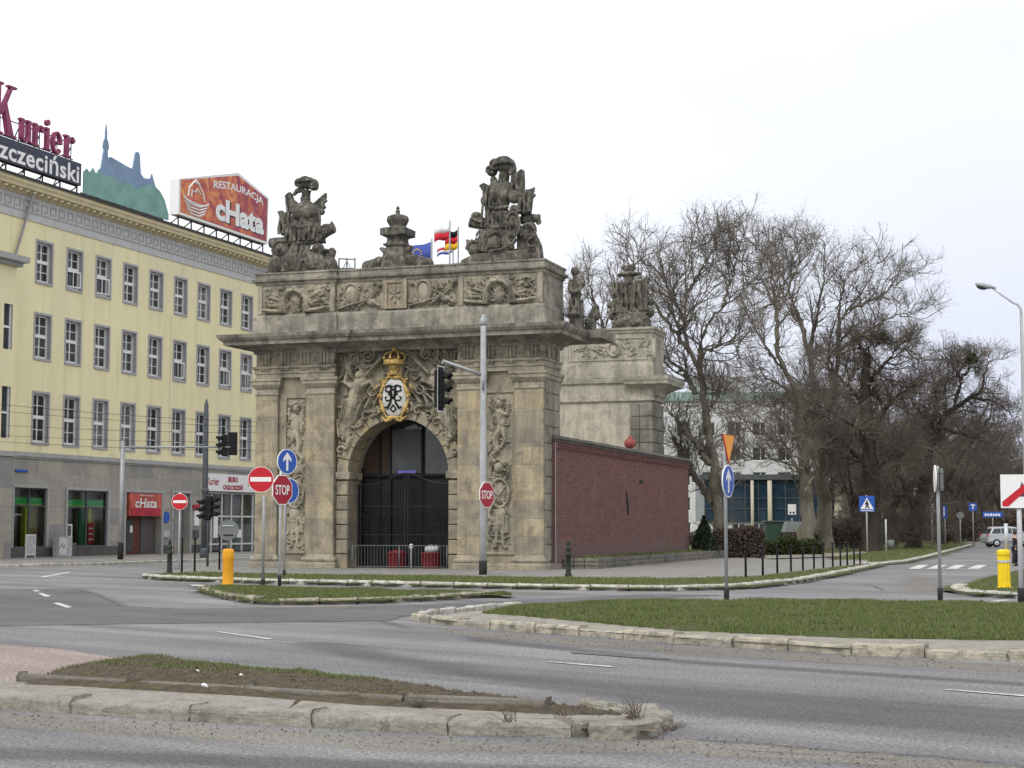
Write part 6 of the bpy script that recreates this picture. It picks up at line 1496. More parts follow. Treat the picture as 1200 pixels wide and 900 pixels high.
a.slab([(706, 188), (775, 200), (800, 240), (760, 300), (728, 245)], -0.1, 0.08).folds(735, 800, 205, 450, 5, 15, -0.12, -8).slab([(728, 240), (800, 220), (800, 460), (745, 450)], -0.1, 0.15).el(728, 285, 22, 30)
a.rod([(655, 398, 0), (735, 425, 0.05)], 42, 38).el(680, 372, 34, 24, 0.25).rod([(650, 395, 0), (664, 402, 0)], 46, 44).el(790, 170, 22, 26)
# carved detail of the right group
for q in range(4): a.arc(866+q*3, 98, 60-q*12, 50-q*10, 10+q*10, 175-q*8, 9, -0.3-0.03*q)
a.arc(808, 84, 30, 28, 60, 320, 8, -0.24).arc(778, 112, 26, 22, 80, 330, 7, -0.2).arc(905, 112, 24, 30, -110, 100, 8, -0.2)
a.el(818, 262, 34, 42, 0.2, -0.38).el(872, 262, 34, 42, 0.2, -0.38).arc(845, 226, 44, 22, 180, 360, 9, -0.32).rod([(780, 338, -0.36), (842, 350, -0.5), (905, 338, -0.36)], 12).rod([(800, 225, -0.25), (860, 330, -0.45)], 8).rod([(768, 450, -0.5), (840, 460, -0.56), (908, 450, -0.5)], 11)
a.arc(940, 450, 44, 72, 0, 360, 9, -0.54).el(940, 450, 15, 22, 0.15, -0.6).el(938, 508, 16, 18, 0.18, -0.56).rod([(902, 372, -0.4), (975, 372, -0.4)], 10)
a.slab([(1015, 242), (1056, 226), (1046, 258), (1062, 272), (1030, 300)], -0.12, 0.04).slab([(700, 196), (730, 182), (764, 198), (745, 215), (758, 236), (722, 232)], -0.12, 0.06).rod([(930, 130, -0.12), (900, 260, -0.2)], 8).rod([(962, 238, -0.2), (958, 385, -0.2)], 8)
a.arc(1072, 412, 14, 24, 60, 330, 9, 0.06).rod([(985, 398, 0.0), (985, 425, 0.0)], 16).arc(1030, 500, 46, 52, -40, 200, 10, -0.42).arc(1055, 555, 30, 26, 0, 300, 8, -0.4)
a.arc(740, 512, 38, 42, 20, 300, 9, -0.42).el(740, 512, 13, 13, 0.15, -0.46).arc(690, 572, 48, 40, 0, 190, 9, -0.46).rod([(800, 600, -0.62), (880, 592, -0.66), (945, 556, -0.6), (958, 528, -0.52)], 9).rod([(655, 392, -0.26), (735, 420, -0.26)], 9).arc(664, 398, 10, 40, 90, 270, 9, -0.05)
a.slab([(950, 500), (1050, 490), (1085, 560), (1096, 645), (950, 620)], -0.25, 0.3); TR = tag(a.mb.build('trophy_sculpture', M['stone_top'], loc=gp(-1.95, 1.1, 11.63), rotz=GROT), 'sooty carved stone trophy with plumed helmet above the right pier of the gateway', 'sculpture', 'trophies of arms on the gateway'); remesh(TR, 0.02); TR.scale = (1.0, 1.0, 1.05)
# crowned pedestal in the middle
mb = MB(); k = 1/158; S = lambda pr: [(r*k*1.41, z*k) for r, z in pr]
mb.lathe(S([(112, 0), (112, 14), (82, 18), (72, 60), (60, 110), (56, 145), (68, 150), (72, 162), (54, 168), (52, 200), (60, 206), (84, 214), (86, 255), (70, 262), (52, 266)]), n=4, phase=PI/4)
mb.lathe([(r*k, z*k) for r, z in [(56, 262), (50, 275), (58, 290), (70, 312), (66, 335), (45, 345), (18, 350), (12, 362), (16, 372), (8, 382), (6, 405)]], n=20)
for s in (-1, 1):
    mb.tube([(s*60*k, -0.1, 120*k), (s*85*k, -0.1, 130*k), (s*108*k, -0.1, 145*k), (s*100*k, -0.1, 150*k)], [0.14, 0.11, 0.07, 0.05], 8); mb.tube([(s*110*k, 0, 25*k), (s*80*k, 0, 80*k), (s*68*k, 0, 140*k)], [0.2, 0.16, 0.12], 8)
    for (x, z, rx, rz) in ((150, 40, 62, 42), (195, 35, 40, 38), (120, 55, 40, 40), (170, 20, 60, 22)): mb.ell((s*x*k, 0.0, z*k), (rx*k, 0.35, rz*k))
mb.box(-12*k, 12*k, -0.05, 0.05, 388*k, 394*k)
CRW = tag(mb.build('crown_pedestal', M['stone_top'], loc=gp(-6.3, 1.1, 11.63), rotz=GROT), 'dark stone pedestal carrying a crown above the middle of the gateway', 'sculpture'); remesh(CRW, 0.024, 0.02)
# rear trophy seen from behind
a = SC2(730, 606, 144)
a.slab([(595, 606), (605, 560), (860, 555), (870, 606)], -0.5, 0.5).slab([(585, 245), (650, 255), (730, 258), (800, 245), (862, 228), (850, 330), (855, 430), (862, 540), (730, 550), (600, 560), (608, 420), (590, 330)], -0.14, 0.14)
a.folds(600, 700, 250, 480, 5, 16, -0.16, 10).folds(760, 850, 250, 470, 4, 16, -0.16, 5)
for q in range(5): a.rod([(610+q*5, 380+q*30, -0.18), (700, 470+q*20, -0.26), (740, 490+q*18, -0.3), (800, 470+q*18, -0.24), (855, 370+q*36, -0.18)], 14, 12)
a.rod([(715, 265, 0), (718, 205, 0)], 36, 32).el(715, 195, 84, 20, 0.4).el(715, 160, 44, 34, 0.3).el(680, 145, 20, 22, 0.2).el(745, 145, 22, 24, 0.2).el(640, 200, 14, 14).el(792, 195, 14, 14)
a.el(878, 400, 24, 36, 0.2).el(876, 480, 26, 40, 0.25).el(574, 420, 26, 24, 0.2).el(585, 480, 26, 50, 0.25).el(660, 560, 50, 36, 0.35, -0.3).el(780, 560, 60, 34, 0.35, -0.3).el(858, 235, 10, 18, 0.1).el(850, 560, 26, 50, 0.3)
TB = tag(a.mb.build('trophy_sculpture', M['stone_top'], loc=gp(-2.3, 22.1, 11.5), rotz=GROT), 'draped stone trophy with broad plumed hat on the rear part of the gateway', 'sculpture', 'trophies of arms on the gateway'); remesh(TB, 0.026)
# small statue and bird-like carving beside the attic
a = SC2(262, 575, 181)
a.slab([(215, 575), (305, 575), (300, 478), (220, 478)], -0.25, 0.25).slab([(208, 490), (308, 490), (308, 470), (208, 470)], -0.3, 0.3)
a.el(247, 168, 28, 34, 0.17).rod([(248, 205, 0), (252, 225, 0)], 18, 24).el(258, 265, 50, 52, 0.24).el(255, 330, 40, 50, 0.22).rod([(285, 235, -0.05), (312, 265, -0.12), (290, 310, -0.26), (245, 318, -0.28)], 22, 15).rod([(228, 235, -0.05), (218, 285, -0.15), (235, 325, -0.26)], 22, 15)
a.rod([(240, 370, -0.05), (238, 430, -0.1), (240, 480, -0.05)], 30, 26).rod([(275, 370, 0), (280, 430, 0), (285, 480, 0)], 32, 24).folds(225, 290, 360, 480, 5, 12, -0.22)
o = tag(a.mb.build('stone_statue', M['stone_top'], loc=gp(0.62, 2.35, 9.2), rotz=GROT), 'small dark stone half-figure with folded arms beside the right end of the attic', 'statue'); remesh(o, 0.03, 0.03)
a = SC2(370, 615, 175)
a.slab([(300, 615), (460, 615), (440, 590), (310, 570)], -0.25, 0.25).rod([(345, 600, 0), (350, 520, 0), (380, 430, 0), (388, 408, 0)], 46, 10).el(385, 470, 18, 50, 0.15).el(335, 540, 32, 50, 0.25).el(420, 595, 40, 16, 0.2).rod([(375, 430, 0), (395, 460, 0.05), (385, 520, 0.1)], 12, 16)
o = tag(a.mb.build('stone_carving', M['stone_top'], loc=gp(0.95, 3.6, 9.15), rotz=GROT), 'hunched dark stone carving like a perched bird behind the gateway cornice', 'carving'); remesh(o, 0.03, 0.03)
mb = MB(); mb.box(-0.6, 1.6, 2.2, 4.4, 8.85, 9.16); mb.build('rear_ledge', M['stone_cornice'], GATE)
mb = MB()
for x in (0, 0.35, 0.7): mb.tube([(x, 0, 0), (x, 0, 0.85)], 0.035, 5)
mb.tube([(0, 0, 0.85), (0.7, 0, 0.78)], 0.03, 5); mb.tube([(0, 0, 0.45), (0.7, 0, 0.42)], 0.03, 5); mb.tube([(0, 0, 0.1), (0.35, 0, 0.75), (0.7, 0, 0.1)], 0.025, 5)
tag(mb.build('roof_railing', M['pole'], loc=gp(-9.35, 2.3, 11.6), rotz=GROT), 'grey metal rail on the gate roof right of the left trophy', 'railing')

# ================================================================== STREET FURNITURE
def circ(rx, rz=None, n=32, cx=0, cz=0): 
    rz = rz or rx
    return [(cx+rx*math.cos(2*PI*k/n), cz+rz*math.sin(2*PI*k/n)) for k in range(n)]
def octa(r): return [(r/math.cos(PI/8)*math.cos(PI/8+PI/4*k), r/math.cos(PI/8)*math.sin(PI/8+PI/4*k)) for k in range(8)]
def sh(poly, dx, dz): return [(p[0]+dx, p[1]+dz) for p in poly]
def post(parent, h, r, mat='pole', sleeve=0.0, z0=0.0):
    mb = MB(); mb.lathe([(r, z0), (r, h-0.02), (r*0.6, h)], n=12); p = mb.build('pole', M[mat], parent, smooth=True)
    if sleeve: mb = MB(); mb.lathe([(r*1.5, z0), (r*1.5, sleeve), (r*1.05, sleeve+0.02)], n=12); mb.build('sleeve', M['stop_sleeve'], p, smooth=True)
    return p
def plate(parent, poly, z, mat, x=0.0, y=-0.07, name='sign_plate', back=True, yaw=None):
    mb = MB(); mb.prism(poly, -0.012, 0.012, 0)
    n = len(poly)
    o = mb.build(name, [M[mat]] , parent); o.location = (x, y, z)
    if yaw is not None: o.rotation_euler = (0, 0, yaw)
    if back:
        mb = MB(); mb.prism([(p[0]*0.99, p[1]*0.99) for p in poly], 0.0125, 0.02); mb.box(-0.2*abs(poly[0][0]) if poly[0][0] else -0.1, 0.1, 0.02, 0.05, 0.08, 0.12); mb.build('sign_back', M['grey_back'], o)
    return o
def face(parent, poly, mat, name='symbol', y=-0.016, t=0.003):
    mb = MB(); mb.prism(poly, y, y+t); return mb.build(name, M[mat], parent)
def arrow(s): return [(-0.09*s, -0.62*s), (0.09*s, -0.62*s), (0.09*s, 0.2*s), (0.36*s, -0.02*s), (0.36*s, 0.2*s), (0.0, 0.64*s), (-0.36*s, 0.2*s), (-0.36*s, -0.02*s), (-0.09*s, 0.2*s)]
def sign_thing(label, px, py, yaw, h, r=0.035, mat='pole', sleeve=0.3, cat='road sign', group='road signs round the junction', name='road_sign'):
    p = G(px, py); t = thing(name, label, cat, (p.x, p.y, 0), yaw, group); post(t, h, r, mat, sleeve, -0.02); return t, p
def hz(px, py, Y): return at(px, py, Y).z
# near no entry sign
t, p = sign_thing('round red no entry sign with white bar on the small grass island', 308, 693, R(2), hz(305, 580, 43.4), 0.04)
z = hz(305, 562, 43.4); o = plate(t, circ(0.335), z, 'sign_white', x=-0.08); face(o, circ(0.322), 'sign_red', 'red_disc', -0.0145); face(o, [(-0.27, -0.055), (0.27, -0.055), (0.27, 0.06), (-0.27, 0.06)], 'sign_white', 'white_bar', -0.018)
# stop sign
t, p = sign_thing('octagonal red stop sign turned aside in front of the left pier', 327.5, 687, R(57), hz(333, 552, 47), 0.035, 'pole_pale')
z = hz(332, 574, 47); o = plate(t, octa(0.42), z, 'sign_white', y=-0.06); face(o, octa(0.395), 'sign_darkred', 'red_octagon', -0.0145)
mb = MB(); text_mb(mb, 'STOP', -0.3, -0.14, -0.018, w=0.6, h=0.28, bold=0.015); mb.build('lettering', M['sign_white'], o)
# pole with two blue discs behind it
t, p = sign_thing('tall pole with two blue discs, the upper showing an ahead arrow, by the left pier', 333, 680, R(48), hz(334, 528, 52.4), 0.035, 'pole_pale')
z = hz(334, 541, 52.4); o = plate(t, circ(0.40), z, 'sign_white'); face(o, circ(0.375), 'sign_blue', 'blue_disc', -0.0145); face(o, arrow(0.46), 'sign_white', 'arrow', -0.018)
z = hz(336, 575, 52.4); o = plate(t, circ(0.40), z, 'sign_white', x=0.1); face(o, circ(0.375), 'sign_blue', 'blue_disc', -0.0145)
# far no entry sign
t, p = sign_thing('smaller round no entry sign beside an iron bollard in front of the shops', 209.5, 671, R(4), hz(209, 576, 60.5), 0.035, 'pole_pale', 0)
o = plate(t, circ(0.30), hz(209.5, 587.5, 60.5), 'sign_white'); face(o, circ(0.288), 'sign_red', 'red_disc', -0.0145); face(o, [(-0.24, -0.05), (0.24, -0.05), (0.24, 0.05), (-0.24, 0.05)], 'sign_white', 'white_bar', -0.018)
# blue arrow and give way on the long island
t, p = sign_thing('pole with an orange give way triangle above a blue arrow disc on the long lawn', 851.5, 706, R(62), hz(846, 507, 37), 0.04)
o = plate(t, circ(0.36), hz(845, 564, 37), 'sign_white', x=-0.02); face(o, circ(0.335), 'sign_blue', 'blue_disc', -0.0145); face(o, arrow(0.42), 'sign_white', 'arrow', -0.018)
tri = [(-0.37, 0.30), (0.0, -0.34), (0.37, 0.30)]; o = plate(t, tri, hz(844, 525.5, 37), 'sign_red', x=-0.02, y=-0.09)
face(o, [(-0.345, 0.285), (0.0, -0.31), (0.345, 0.285)], 'sign_yellow', 'yellow_face', -0.0145)
# sign seen edge on
t, p = sign_thing('grey pole with a round sign seen almost edge-on standing on the long lawn', 1102, 706, R(0), hz(1102, 546, 37), 0.04)
o = plate(t, circ(0.30), hz(1101, 561, 37), 'sign_white', x=-0.06, y=0, yaw=R(-99)); 
mb = MB(); z = hz(1105, 562, 37); mb.box(0.03, 0.1, -0.1, 0.1, z-0.25, z+0.25); mb.box(0.02, 0.11, -0.12, 0.12, z+0.14, z+0.18); mb.box(0.02, 0.11, -0.12, 0.12, z-0.2, z-0.16); mb.build('sign_bracket', M['grey_back'], t)
# end of built-up area board
t, p = sign_thing('white board with red diagonal bar over dark roofs at the right edge of the photo', 1197, 706, R(-8), hz(1197, 583, 37.2), 0.055, 'pole_pale')
z = hz(1197, 576, 37.2); o = plate(t, [(-0.40, -0.37), (0.46, -0.37), (0.46, 0.37), (-0.40, 0.37)], z, 'sign_white', y=-0.09)
face(o, [(-0.1, -0.12), (0.38, -0.12), (0.38, 0.0), (0.28, 0.1), (0.18, 0.0), (0.1, 0.0), (0.1, 0.1), (0.06, 0.22), (0.02, 0.1), (0.02, 0.0), (-0.1, 0.0)], 'navy', 'town_outline', -0.0145)
face(o, [(-0.37, -0.33), (-0.25, -0.34), (0.42, 0.25), (0.44, 0.34), (0.34, 0.35), (-0.37, -0.23)], 'sign_red', 'red_bar', -0.018)
# pedestrian crossing sign
t, p = sign_thing('blue square pedestrian crossing sign with white triangle before the dark trees', 1016.5, 652.5, R(4), hz(1016, 580, 93), 0.045, 'pole_pale', 0)
o = plate(t, [(-0.44, -0.44), (0.44, -0.44), (0.44, 0.44), (-0.44, 0.44)], hz(1016, 590, 93), 'sign_blue', y=-0.09); face(o, [(-0.38, -0.3), (0.38, -0.3), (0.0, 0.34)], 'sign_white', 'triangle', -0.0145)
face(o, [(-0.12, -0.26), (-0.04, -0.26), (0.0, -0.12), (0.06, -0.26), (0.14, -0.26), (0.05, -0.02), (0.1, -0.06), (0.13, -0.03), (0.03, 0.1), (0.05, 0.17), (0.0, 0.2), (-0.05, 0.17), (-0.05, 0.1), (-0.13, -0.02), (-0.09, -0.05), (-0.04, 0.0)], 'black', 'walker', -0.018)
face(o, [(-0.36, -0.41), (0.36, -0.41), (0.36, -0.37), (-0.36, -0.37)], 'sign_white', 'stripe', -0.0145)
# distant signs along the avenue
for lab, px, py, ty, Y, kind in (('tiny blue square sign with a white bar beside the far avenue', 1140, 634, 594, 150, 0), ('long low blue direction sign far down the avenue with pale lettering', 1163, 634, 603, 185, 1), ('small grey round sign back far off between the avenue trees', 1125, 635, 604, 140, 2), ('tall narrow grey sign back far off left of the edge-on sign', 1092, 636, 600, 135, 3), ('narrow violet-blue sign just right of the edge-on sign pole', 1107, 637, 600, 130, 4)):
    x = at(px, 600, Y).x; t = thing('road_sign', lab, 'road sign', (x, Y, 0), 0, 'small signs along the far avenue')
    z = hz(px, ty, Y); post(t, z, 0.05, 'pole', 0)
    if kind == 0: o = plate(t, [(-0.36, -0.36), (0.36, -0.36), (0.36, 0.36), (-0.36, 0.36)], z, 'sign_blue'); face(o, [(-0.06, -0.2), (0.06, -0.2), (0.06, 0.12), (0.2, 0.12), (0.2, 0.22), (-0.2, 0.22), (-0.2, 0.12), (-0.06, 0.12)], 'sign_white')
    elif kind == 1:
        o = plate(t, [(-1.1, -0.3), (1.1, -0.3), (1.1, 0.3), (-1.1, 0.3)], z, 'sign_blue')
        for k in range(6): face(o, [(-0.9+k*0.3, -0.16), (-0.7+k*0.3, -0.16), (-0.68+k*0.3, 0.14-0.06*(k % 2)), (-0.88+k*0.3, 0.1)], 'sign_white', 'lettering')
    elif kind == 2: plate(t, circ(0.3), z, 'grey_back')
    elif kind == 3: plate(t, [(-0.15, -0.5), (0.15, -0.5), (0.15, 0.5), (-0.15, 0.5)], z, 'grey_back')
    else: o = plate(t, [(-0.16, -0.5), (0.16, -0.5), (0.16, 0.5), (-0.16, 0.5)], z, 'sign_blue'); face(o, [(-0.12, -0.3), (-0.02, -0.3), (-0.02, 0.4), (-0.12, 0.4)], 'sign_white')
# small pole with litter bin by the dark trunk
t = thing('litter_bin', 'thin pole carrying a small grey litter bin beside the thick dark trunk', 'litter bin', (G(1036, 652.5).x, 93.5, 0)); post(t, 2.1, 0.05, 'pole_pale')
mb = MB(); mb.lathe([(0.16, 0.45), (0.2, 0.95), (0.17, 0.95), (0.15, 0.5)], (0.26, 0, 0), 14); mb.build('bin', M['grey_back'], t, smooth=True)

# traffic signals
def signal_head(parent, loc, yaw, h=1.0, w=0.34, board=False, lens=3, name='signal_head'):
    mb = MB(); mb.box(-w/2, w/2, 0, 0.26, -h/2, h/2)
    hd = mb.build(name, M['black'], parent, bevel=0.03); hd.location = loc; hd.rotation_euler = (0, 0, yaw)
    s = h/lens; r = min(w, s)*0.42
    for k in range(lens):
        z = h/2-s*(k+0.5)
        mb = MB(); dome(mb, 0, z, r*0.9, r*0.9, -0.002, 0.03, 16, 3); ln = mb.build('lens', M['lens_dark'], hd, smooth=True)
        vs = []; fs = []; n = 14
        for i in range(n+1):
            a = R(-25)+R(230)*i/n
            for (yy, rr) in ((0, r), (-0.3 if 0.2 < i/n < 0.8 else -0.2, r*0.98)): vs.append((rr*math.cos(a), yy, z+rr*math.sin(a)-(0.05 if yy else 0)))
        for i in range(n): fs.append((2*i, 2*i+2, 2*i+3, 2*i+1))
        mb = MB(); mb.add(vs, fs); v = mb.build('visor', M['black'], hd, smooth=True); sd_ = v.modifiers.new('thickness', 'SOLIDIFY'); sd_.thickness = 0.012
    if board:
        mb = MB(); mb.box(-w*0.85, w*0.85, 0.09, 0.11, -h*0.62, h*0.62); b_ = mb.build('backboard', M['black'], hd)
        mb = MB(); t_ = 0.05; a, c = w*0.85, h*0.62
        for q in ((-a, a, c-t_, c), (-a, a, -c, -c+t_), (-a, -a+t_, -c+t_, c-t_), (a-t_, a, -c+t_, c-t_)): mb.box(q[0], q[1], 0.082, 0.089, q[2], q[3])
        mb.build('white_border', M['dirty_white'], b_)
    return hd
p = G(566, 677); Y = p.y; M['mast_grey'] = plain('weathered_mast_paint', (0.42, 0.43, 0.44), 0.55, 0.1, var=0.2, scale=2)
t = thing('traffic_light_mast', 'tall pale steel mast with side arm, traffic signal and stop sign before the gateway', 'traffic light', (p.x, p.y, 0))
mb = MB(); zt = hz(566, 378, Y); mb.lathe([(0.12, 0), (0.118, 3.0), (0.092, zt-0.3), (0.09, zt)], n=16); mst = mb.build('mast', M['mast_grey'], t, smooth=True)
mb = MB(); mb.lathe([(0.135, 0), (0.135, 0.55), (0.122, 0.56)], n=16); mb.build('tarred_foot', M['stop_sleeve'], mst, smooth=True)
mb = MB(); mb.lathe([(0.1, zt-0.1), (0.13, zt-0.05), (0.13, zt+0.12), (0.08, zt+0.16), (0.08, zt+0.24), (0.04, zt+0.27)], n=12); mb.build('mast_cap', M['pole'], mst, smooth=True)
za = hz(568, 440, Y); zb = hz(519, 423, Y); mb = MB(); xe = at(519, 423, Y).x-p.x
mb.tube([(0, 0, za), (xe, -0.1, zb)], [0.07, 0.05], 10); mb.tube([(0.0, -0.16, za-0.5), (0.0, -0.16, za+0.1)], 0.04, 6); mb.build('arm', M['pole'], t, smooth=True)
signal_head(t, (xe+0.02, -0.1, hz(523, 456, Y)), R(70), 1.25, 0.36, True)
mb = MB(); mb.tube([(xe, -0.1, zb), (xe, -0.1, zb-0.1)], 0.04, 6); mb.build('hanger', M['pole'], t)
so_ = empty('stop_sign'); so_.parent = t; so_.location = (0.12, -0.2, hz(571, 580, Y))
mb = MB(); mb.prism(octa(0.42), -0.012, 0.012); so2 = mb.build('sign_plate', M['sign_white'], so_); so_.rotation_euler = (0, 0, R(57))
mb = MB(); mb.prism(octa(0.395), -0.017, -0.013); mb.build('red_octagon', M['sign_darkred'], so_)
mb = MB(); text_mb(mb, 'STOP', -0.32, -0.14, -0.02, w=0.64, h=0.28, bold=0.015); mb.build('lettering', M['sign_white'], so_)
# mast with long arm on the left
p = G(141, 658); Y = p.y; t = thing('traffic_light_mast', 'grey mast with long horizontal arm holding two signal heads in front of the shops', 'traffic light', (p.x, p.y, 0))
mb = MB(); zt = hz(145, 516, Y); mb.lathe([(0.13, 0), (0.11, zt)], n=12); mst = mb.build('mast', M['pole'], t, smooth=True)
mb = MB(); mb.lathe([(0.145, 0), (0.145, 0.9), (0.13, 0.92)], n=12); mb.build('tarred_foot', M['stop_sleeve'], mst, smooth=True)
za = hz(145, 524, Y); xe = at(270, 520, Y).x-p.x; mb = MB(); mb.tube([(0, 0, za), (xe, 0, za)], [0.06, 0.045], 8); mb.build('arm', M['pole'], t, smooth=True)
signal_head(t, (xe+0.1, 0.25, hz(271, 520, Y)), R(178), 1.1, 0.42, False); signal_head(t, (xe-0.42, 0.1, hz(261, 522, Y)), R(-75), 1.05, 0.36, False)
# dark contact wire mast
p = G(239, 656); t = thing('contact_wire_mast', 'tall dark tapered mast for tram wires in front of the pale shop front', 'mast', (p.x, p.y, 0))
mb = MB(); zt = hz(243, 467, p.y); mb.lathe([(0.16, 0), (0.15, zt*0.5), (0.11, zt-0.3), (0.02, zt)], n=12); mb.build('pole', M['pole_dark'], t, smooth=True)
mb = MB(); mb.lathe([(0.22, 0), (0.22, 0.5), (0.17, 0.6)], n=12); mb.build('foot', M['pole_dark'], t, smooth=True); mb = MB(); mb.lathe([(0.17, 3.4), (0.2, 3.45), (0.2, 3.6), (0.16, 3.65)], n=12); mb.build('collar', M['pole_dark'], t, smooth=True)
wires = [(497, 512, 74), (505, 514, 78), (523, 527, 78), (510, 503, 80), (515, 526, 76)]
for k, (ya, yb_, Y) in enumerate([(470, 493, 74), (478, 498, 76), (496, 500, 78), (508, 511, 78), (515, 522, 76)]):
    a, b_ = at(-40, ya, Y), at(440, yb_+4, Y+4); mb = MB(); mb.tube([a.lerp(b_, i/10)+Vector((0, 0, -0.25*math.sin(PI*i/10))) for i in range(11)], 0.009, 4)
    tag(mb.build('tram_wire', M['black']), 'thin black overhead tram wire crossing the yellow facade', 'wire', 'overhead tram wires')
# signal on a short post by the verge
p = G(243, 667); t = thing('traffic_light', 'black pedestrian signal heads back to back on a short post by the left verge', 'traffic light', (p.x, p.y, 0)); post(t, hz(243, 580, p.y), 0.05, 'pole_dark')
zc_ = hz(243, 594, p.y); signal_head(t, (0.16, 0.0, zc_), R(75), 0.85, 0.3, False, 3); signal_head(t, (-0.16, 0.0, zc_-0.1), R(-70), 0.85, 0.3, False, 3)

# bollards
def iron_bollard(px, py, label):
    p = G(px, py, 0.1); mb = MB()
    mb.lathe([(0.13, 0), (0.13, 0.1), (0.1, 0.14), (0.095, 0.66), (0.12, 0.68), (0.12, 0.73), (0.085, 0.76), (0.085, 0.84), (0.11, 0.86), (0.11, 0.91), (0.075, 0.94), (0.055, 1.0), (0.07, 1.05), (0.05, 1.12), (0.01, 1.15)], n=16)
    mb.v = [(x*0.85, y*0.85, z) for x, y, z in mb.v]; tag(mb.build('iron_bollard', M['bollard_iron'], smooth=True, loc=p), label, 'bollard', 'ornamental iron bollards')
iron_bollard(666, 677, 'ornate dark iron bollard at the corner of the brick wall'); iron_bollard(198.5, 673, 'ornate dark iron bollard at the left tip of the gate verge')
def slim_post(px, py, h, label, group):
    p = G(px, py, 0.09); t = MB(); t.lathe([(0.036, 0), (0.036, h-0.12), (0.03, h-0.11), (0.03, h-0.08), (0.045, h-0.07), (0.045, h-0.01), (0.02, h)], n=10)
    tag(t.build('slim_post', M['black'], smooth=True, loc=p), label, 'post', group)
for (x0, y0) in ((874, 678), (894, 675), (911, 672.5), (927, 670), (941, 668.5), (954, 667), (965, 666), (976, 664.8), (985, 663.8), (993, 663), (1001, 662.2), (1008, 661.6)):
    slim_post(x0, y0, 0.98, 'slim black post in the row between the curving verge and the path', 'slim posts along the right verge')
for (x0, y0) in ((213, 671.5), (228, 670), (257, 668)):
    slim_post(x0, y0, 1.2, 'slim black post in the short row left of the gateway', 'slim posts left of the gateway')
p = G(267, 687, 0.08); t = thing('traffic_bollard', 'orange-yellow bollard at the tip of the small grass island with a grey disc above', 'bollard', p)
mb = MB(); mb.lathe([(0.15, 0), (0.16, 0.02), (0.15, 0.05), (0.145, 0.7), (0.155, 0.72), (0.155, 0.93), (0.13, 0.99), (0.05, 1.0)], n=20); mb.build('body', M['bollard_yellow'], t, smooth=True)
mb = MB(); mb.tube([(0, 0, 0.99), (0, 0, 1.6)], 0.035, 8); mb.build('stem', M['grey_back'], t, smooth=True)
o = plate(t, circ(0.275), 1.5, 'grey_back', y=-0.05, name='disc', back=False); face(o, [(-0.15, 0.1), (0.15, 0.1), (0.15, 0.13), (-0.15, 0.13)], 'pole_pale', 'clamp', -0.03, 0.016); face(o, [(-0.13, -0.15), (0.13, -0.15), (0.13, -0.12), (-0.13, -0.12)], 'black', 'clamp', -0.03, 0.016)
p = G(1177, 690, 0.1); t = thing('traffic_bollard', 'lemon yellow ribbed bollard on the small island at the right', 'bollard', p)
mb = MB(); n = 40; pr = [(0.24, 0.0), (0.24, 0.04), (0.155, 0.05), (0.155, 0.84), (0.17, 0.86), (0.17, 0.95), (0.1, 0.99)]
vs = []; fs = []
for r_, z in pr:
    for k in range(n):
        rr = r_*(1-0.1*(k % 4 < 2)) if 0.045 < z < 0.85 else r_
        vs.append((rr*math.cos(2*PI*k/n), rr*math.sin(2*PI*k/n), z))
for i in range(len(pr)-1):
    for k in range(n): fs.append((i*n+k, i*n+(k+1) % n, (i+1)*n+(k+1) % n, (i+1)*n+k))
fs.append(tuple(range((len(pr)-1)*n, len(pr)*n))); mb.add(vs, fs); mb.build('body', M['bollard_lemon'], t)
mb = MB(); mb.lathe([(0.162, 0.66), (0.162, 0.72)], n=24); mb.build('reflective_band', M['pole_pale'], t)
mb = MB(); mb.tube([(0.08, 0, 0.98), (0.08, 0, 1.65)], 0.05, 8); mb.build('stem', M['pole_pale'], t, smooth=True)

# street lamp at the right edge
p = Vector((at(1203, 600, 60).x, 60, 0)); t = thing('street_lamp', 'slender steel street lamp reaching in from the right edge', 'street lamp', p)
zk = hz(1199, 357, 60); hx = at(1152, 334, 60).x-p.x; hzz = hz(1152, 335, 60)
mb = MB(); mb.tube([(0, 0, 0), (0, 0, zk-0.4), (-0.02, 0, zk-0.15), (-0.12, 0, zk), (-0.3, 0, zk+0.08), (hx+0.2, 0, hzz+0.02)], [0.1, 0.06, 0.05, 0.045, 0.04, 0.035], 10); mb.build('pole', M['pole_pale'], t, smooth=True)
mb = MB(); mb.ell((hx, 0, hzz), (0.3, 0.13, 0.1), R(14)); mb.tube([(hx+0.2, 0, hzz), (hx+0.45, 0, hzz-0.1)], [0.07, 0.05], 8); LH = mb.build('lamp_head', M['pole'], t, smooth=True)
mb = MB(); mb.ell((hx-0.05, 0, hzz-0.05), (0.2, 0.11, 0.09), R(14)); mb.build('lamp_glass', M['glass_dark'], LH, smooth=True)

M['rail_grey'] = plain('dull_railing_steel', (0.13, 0.14, 0.145), 0.6, 0.2)
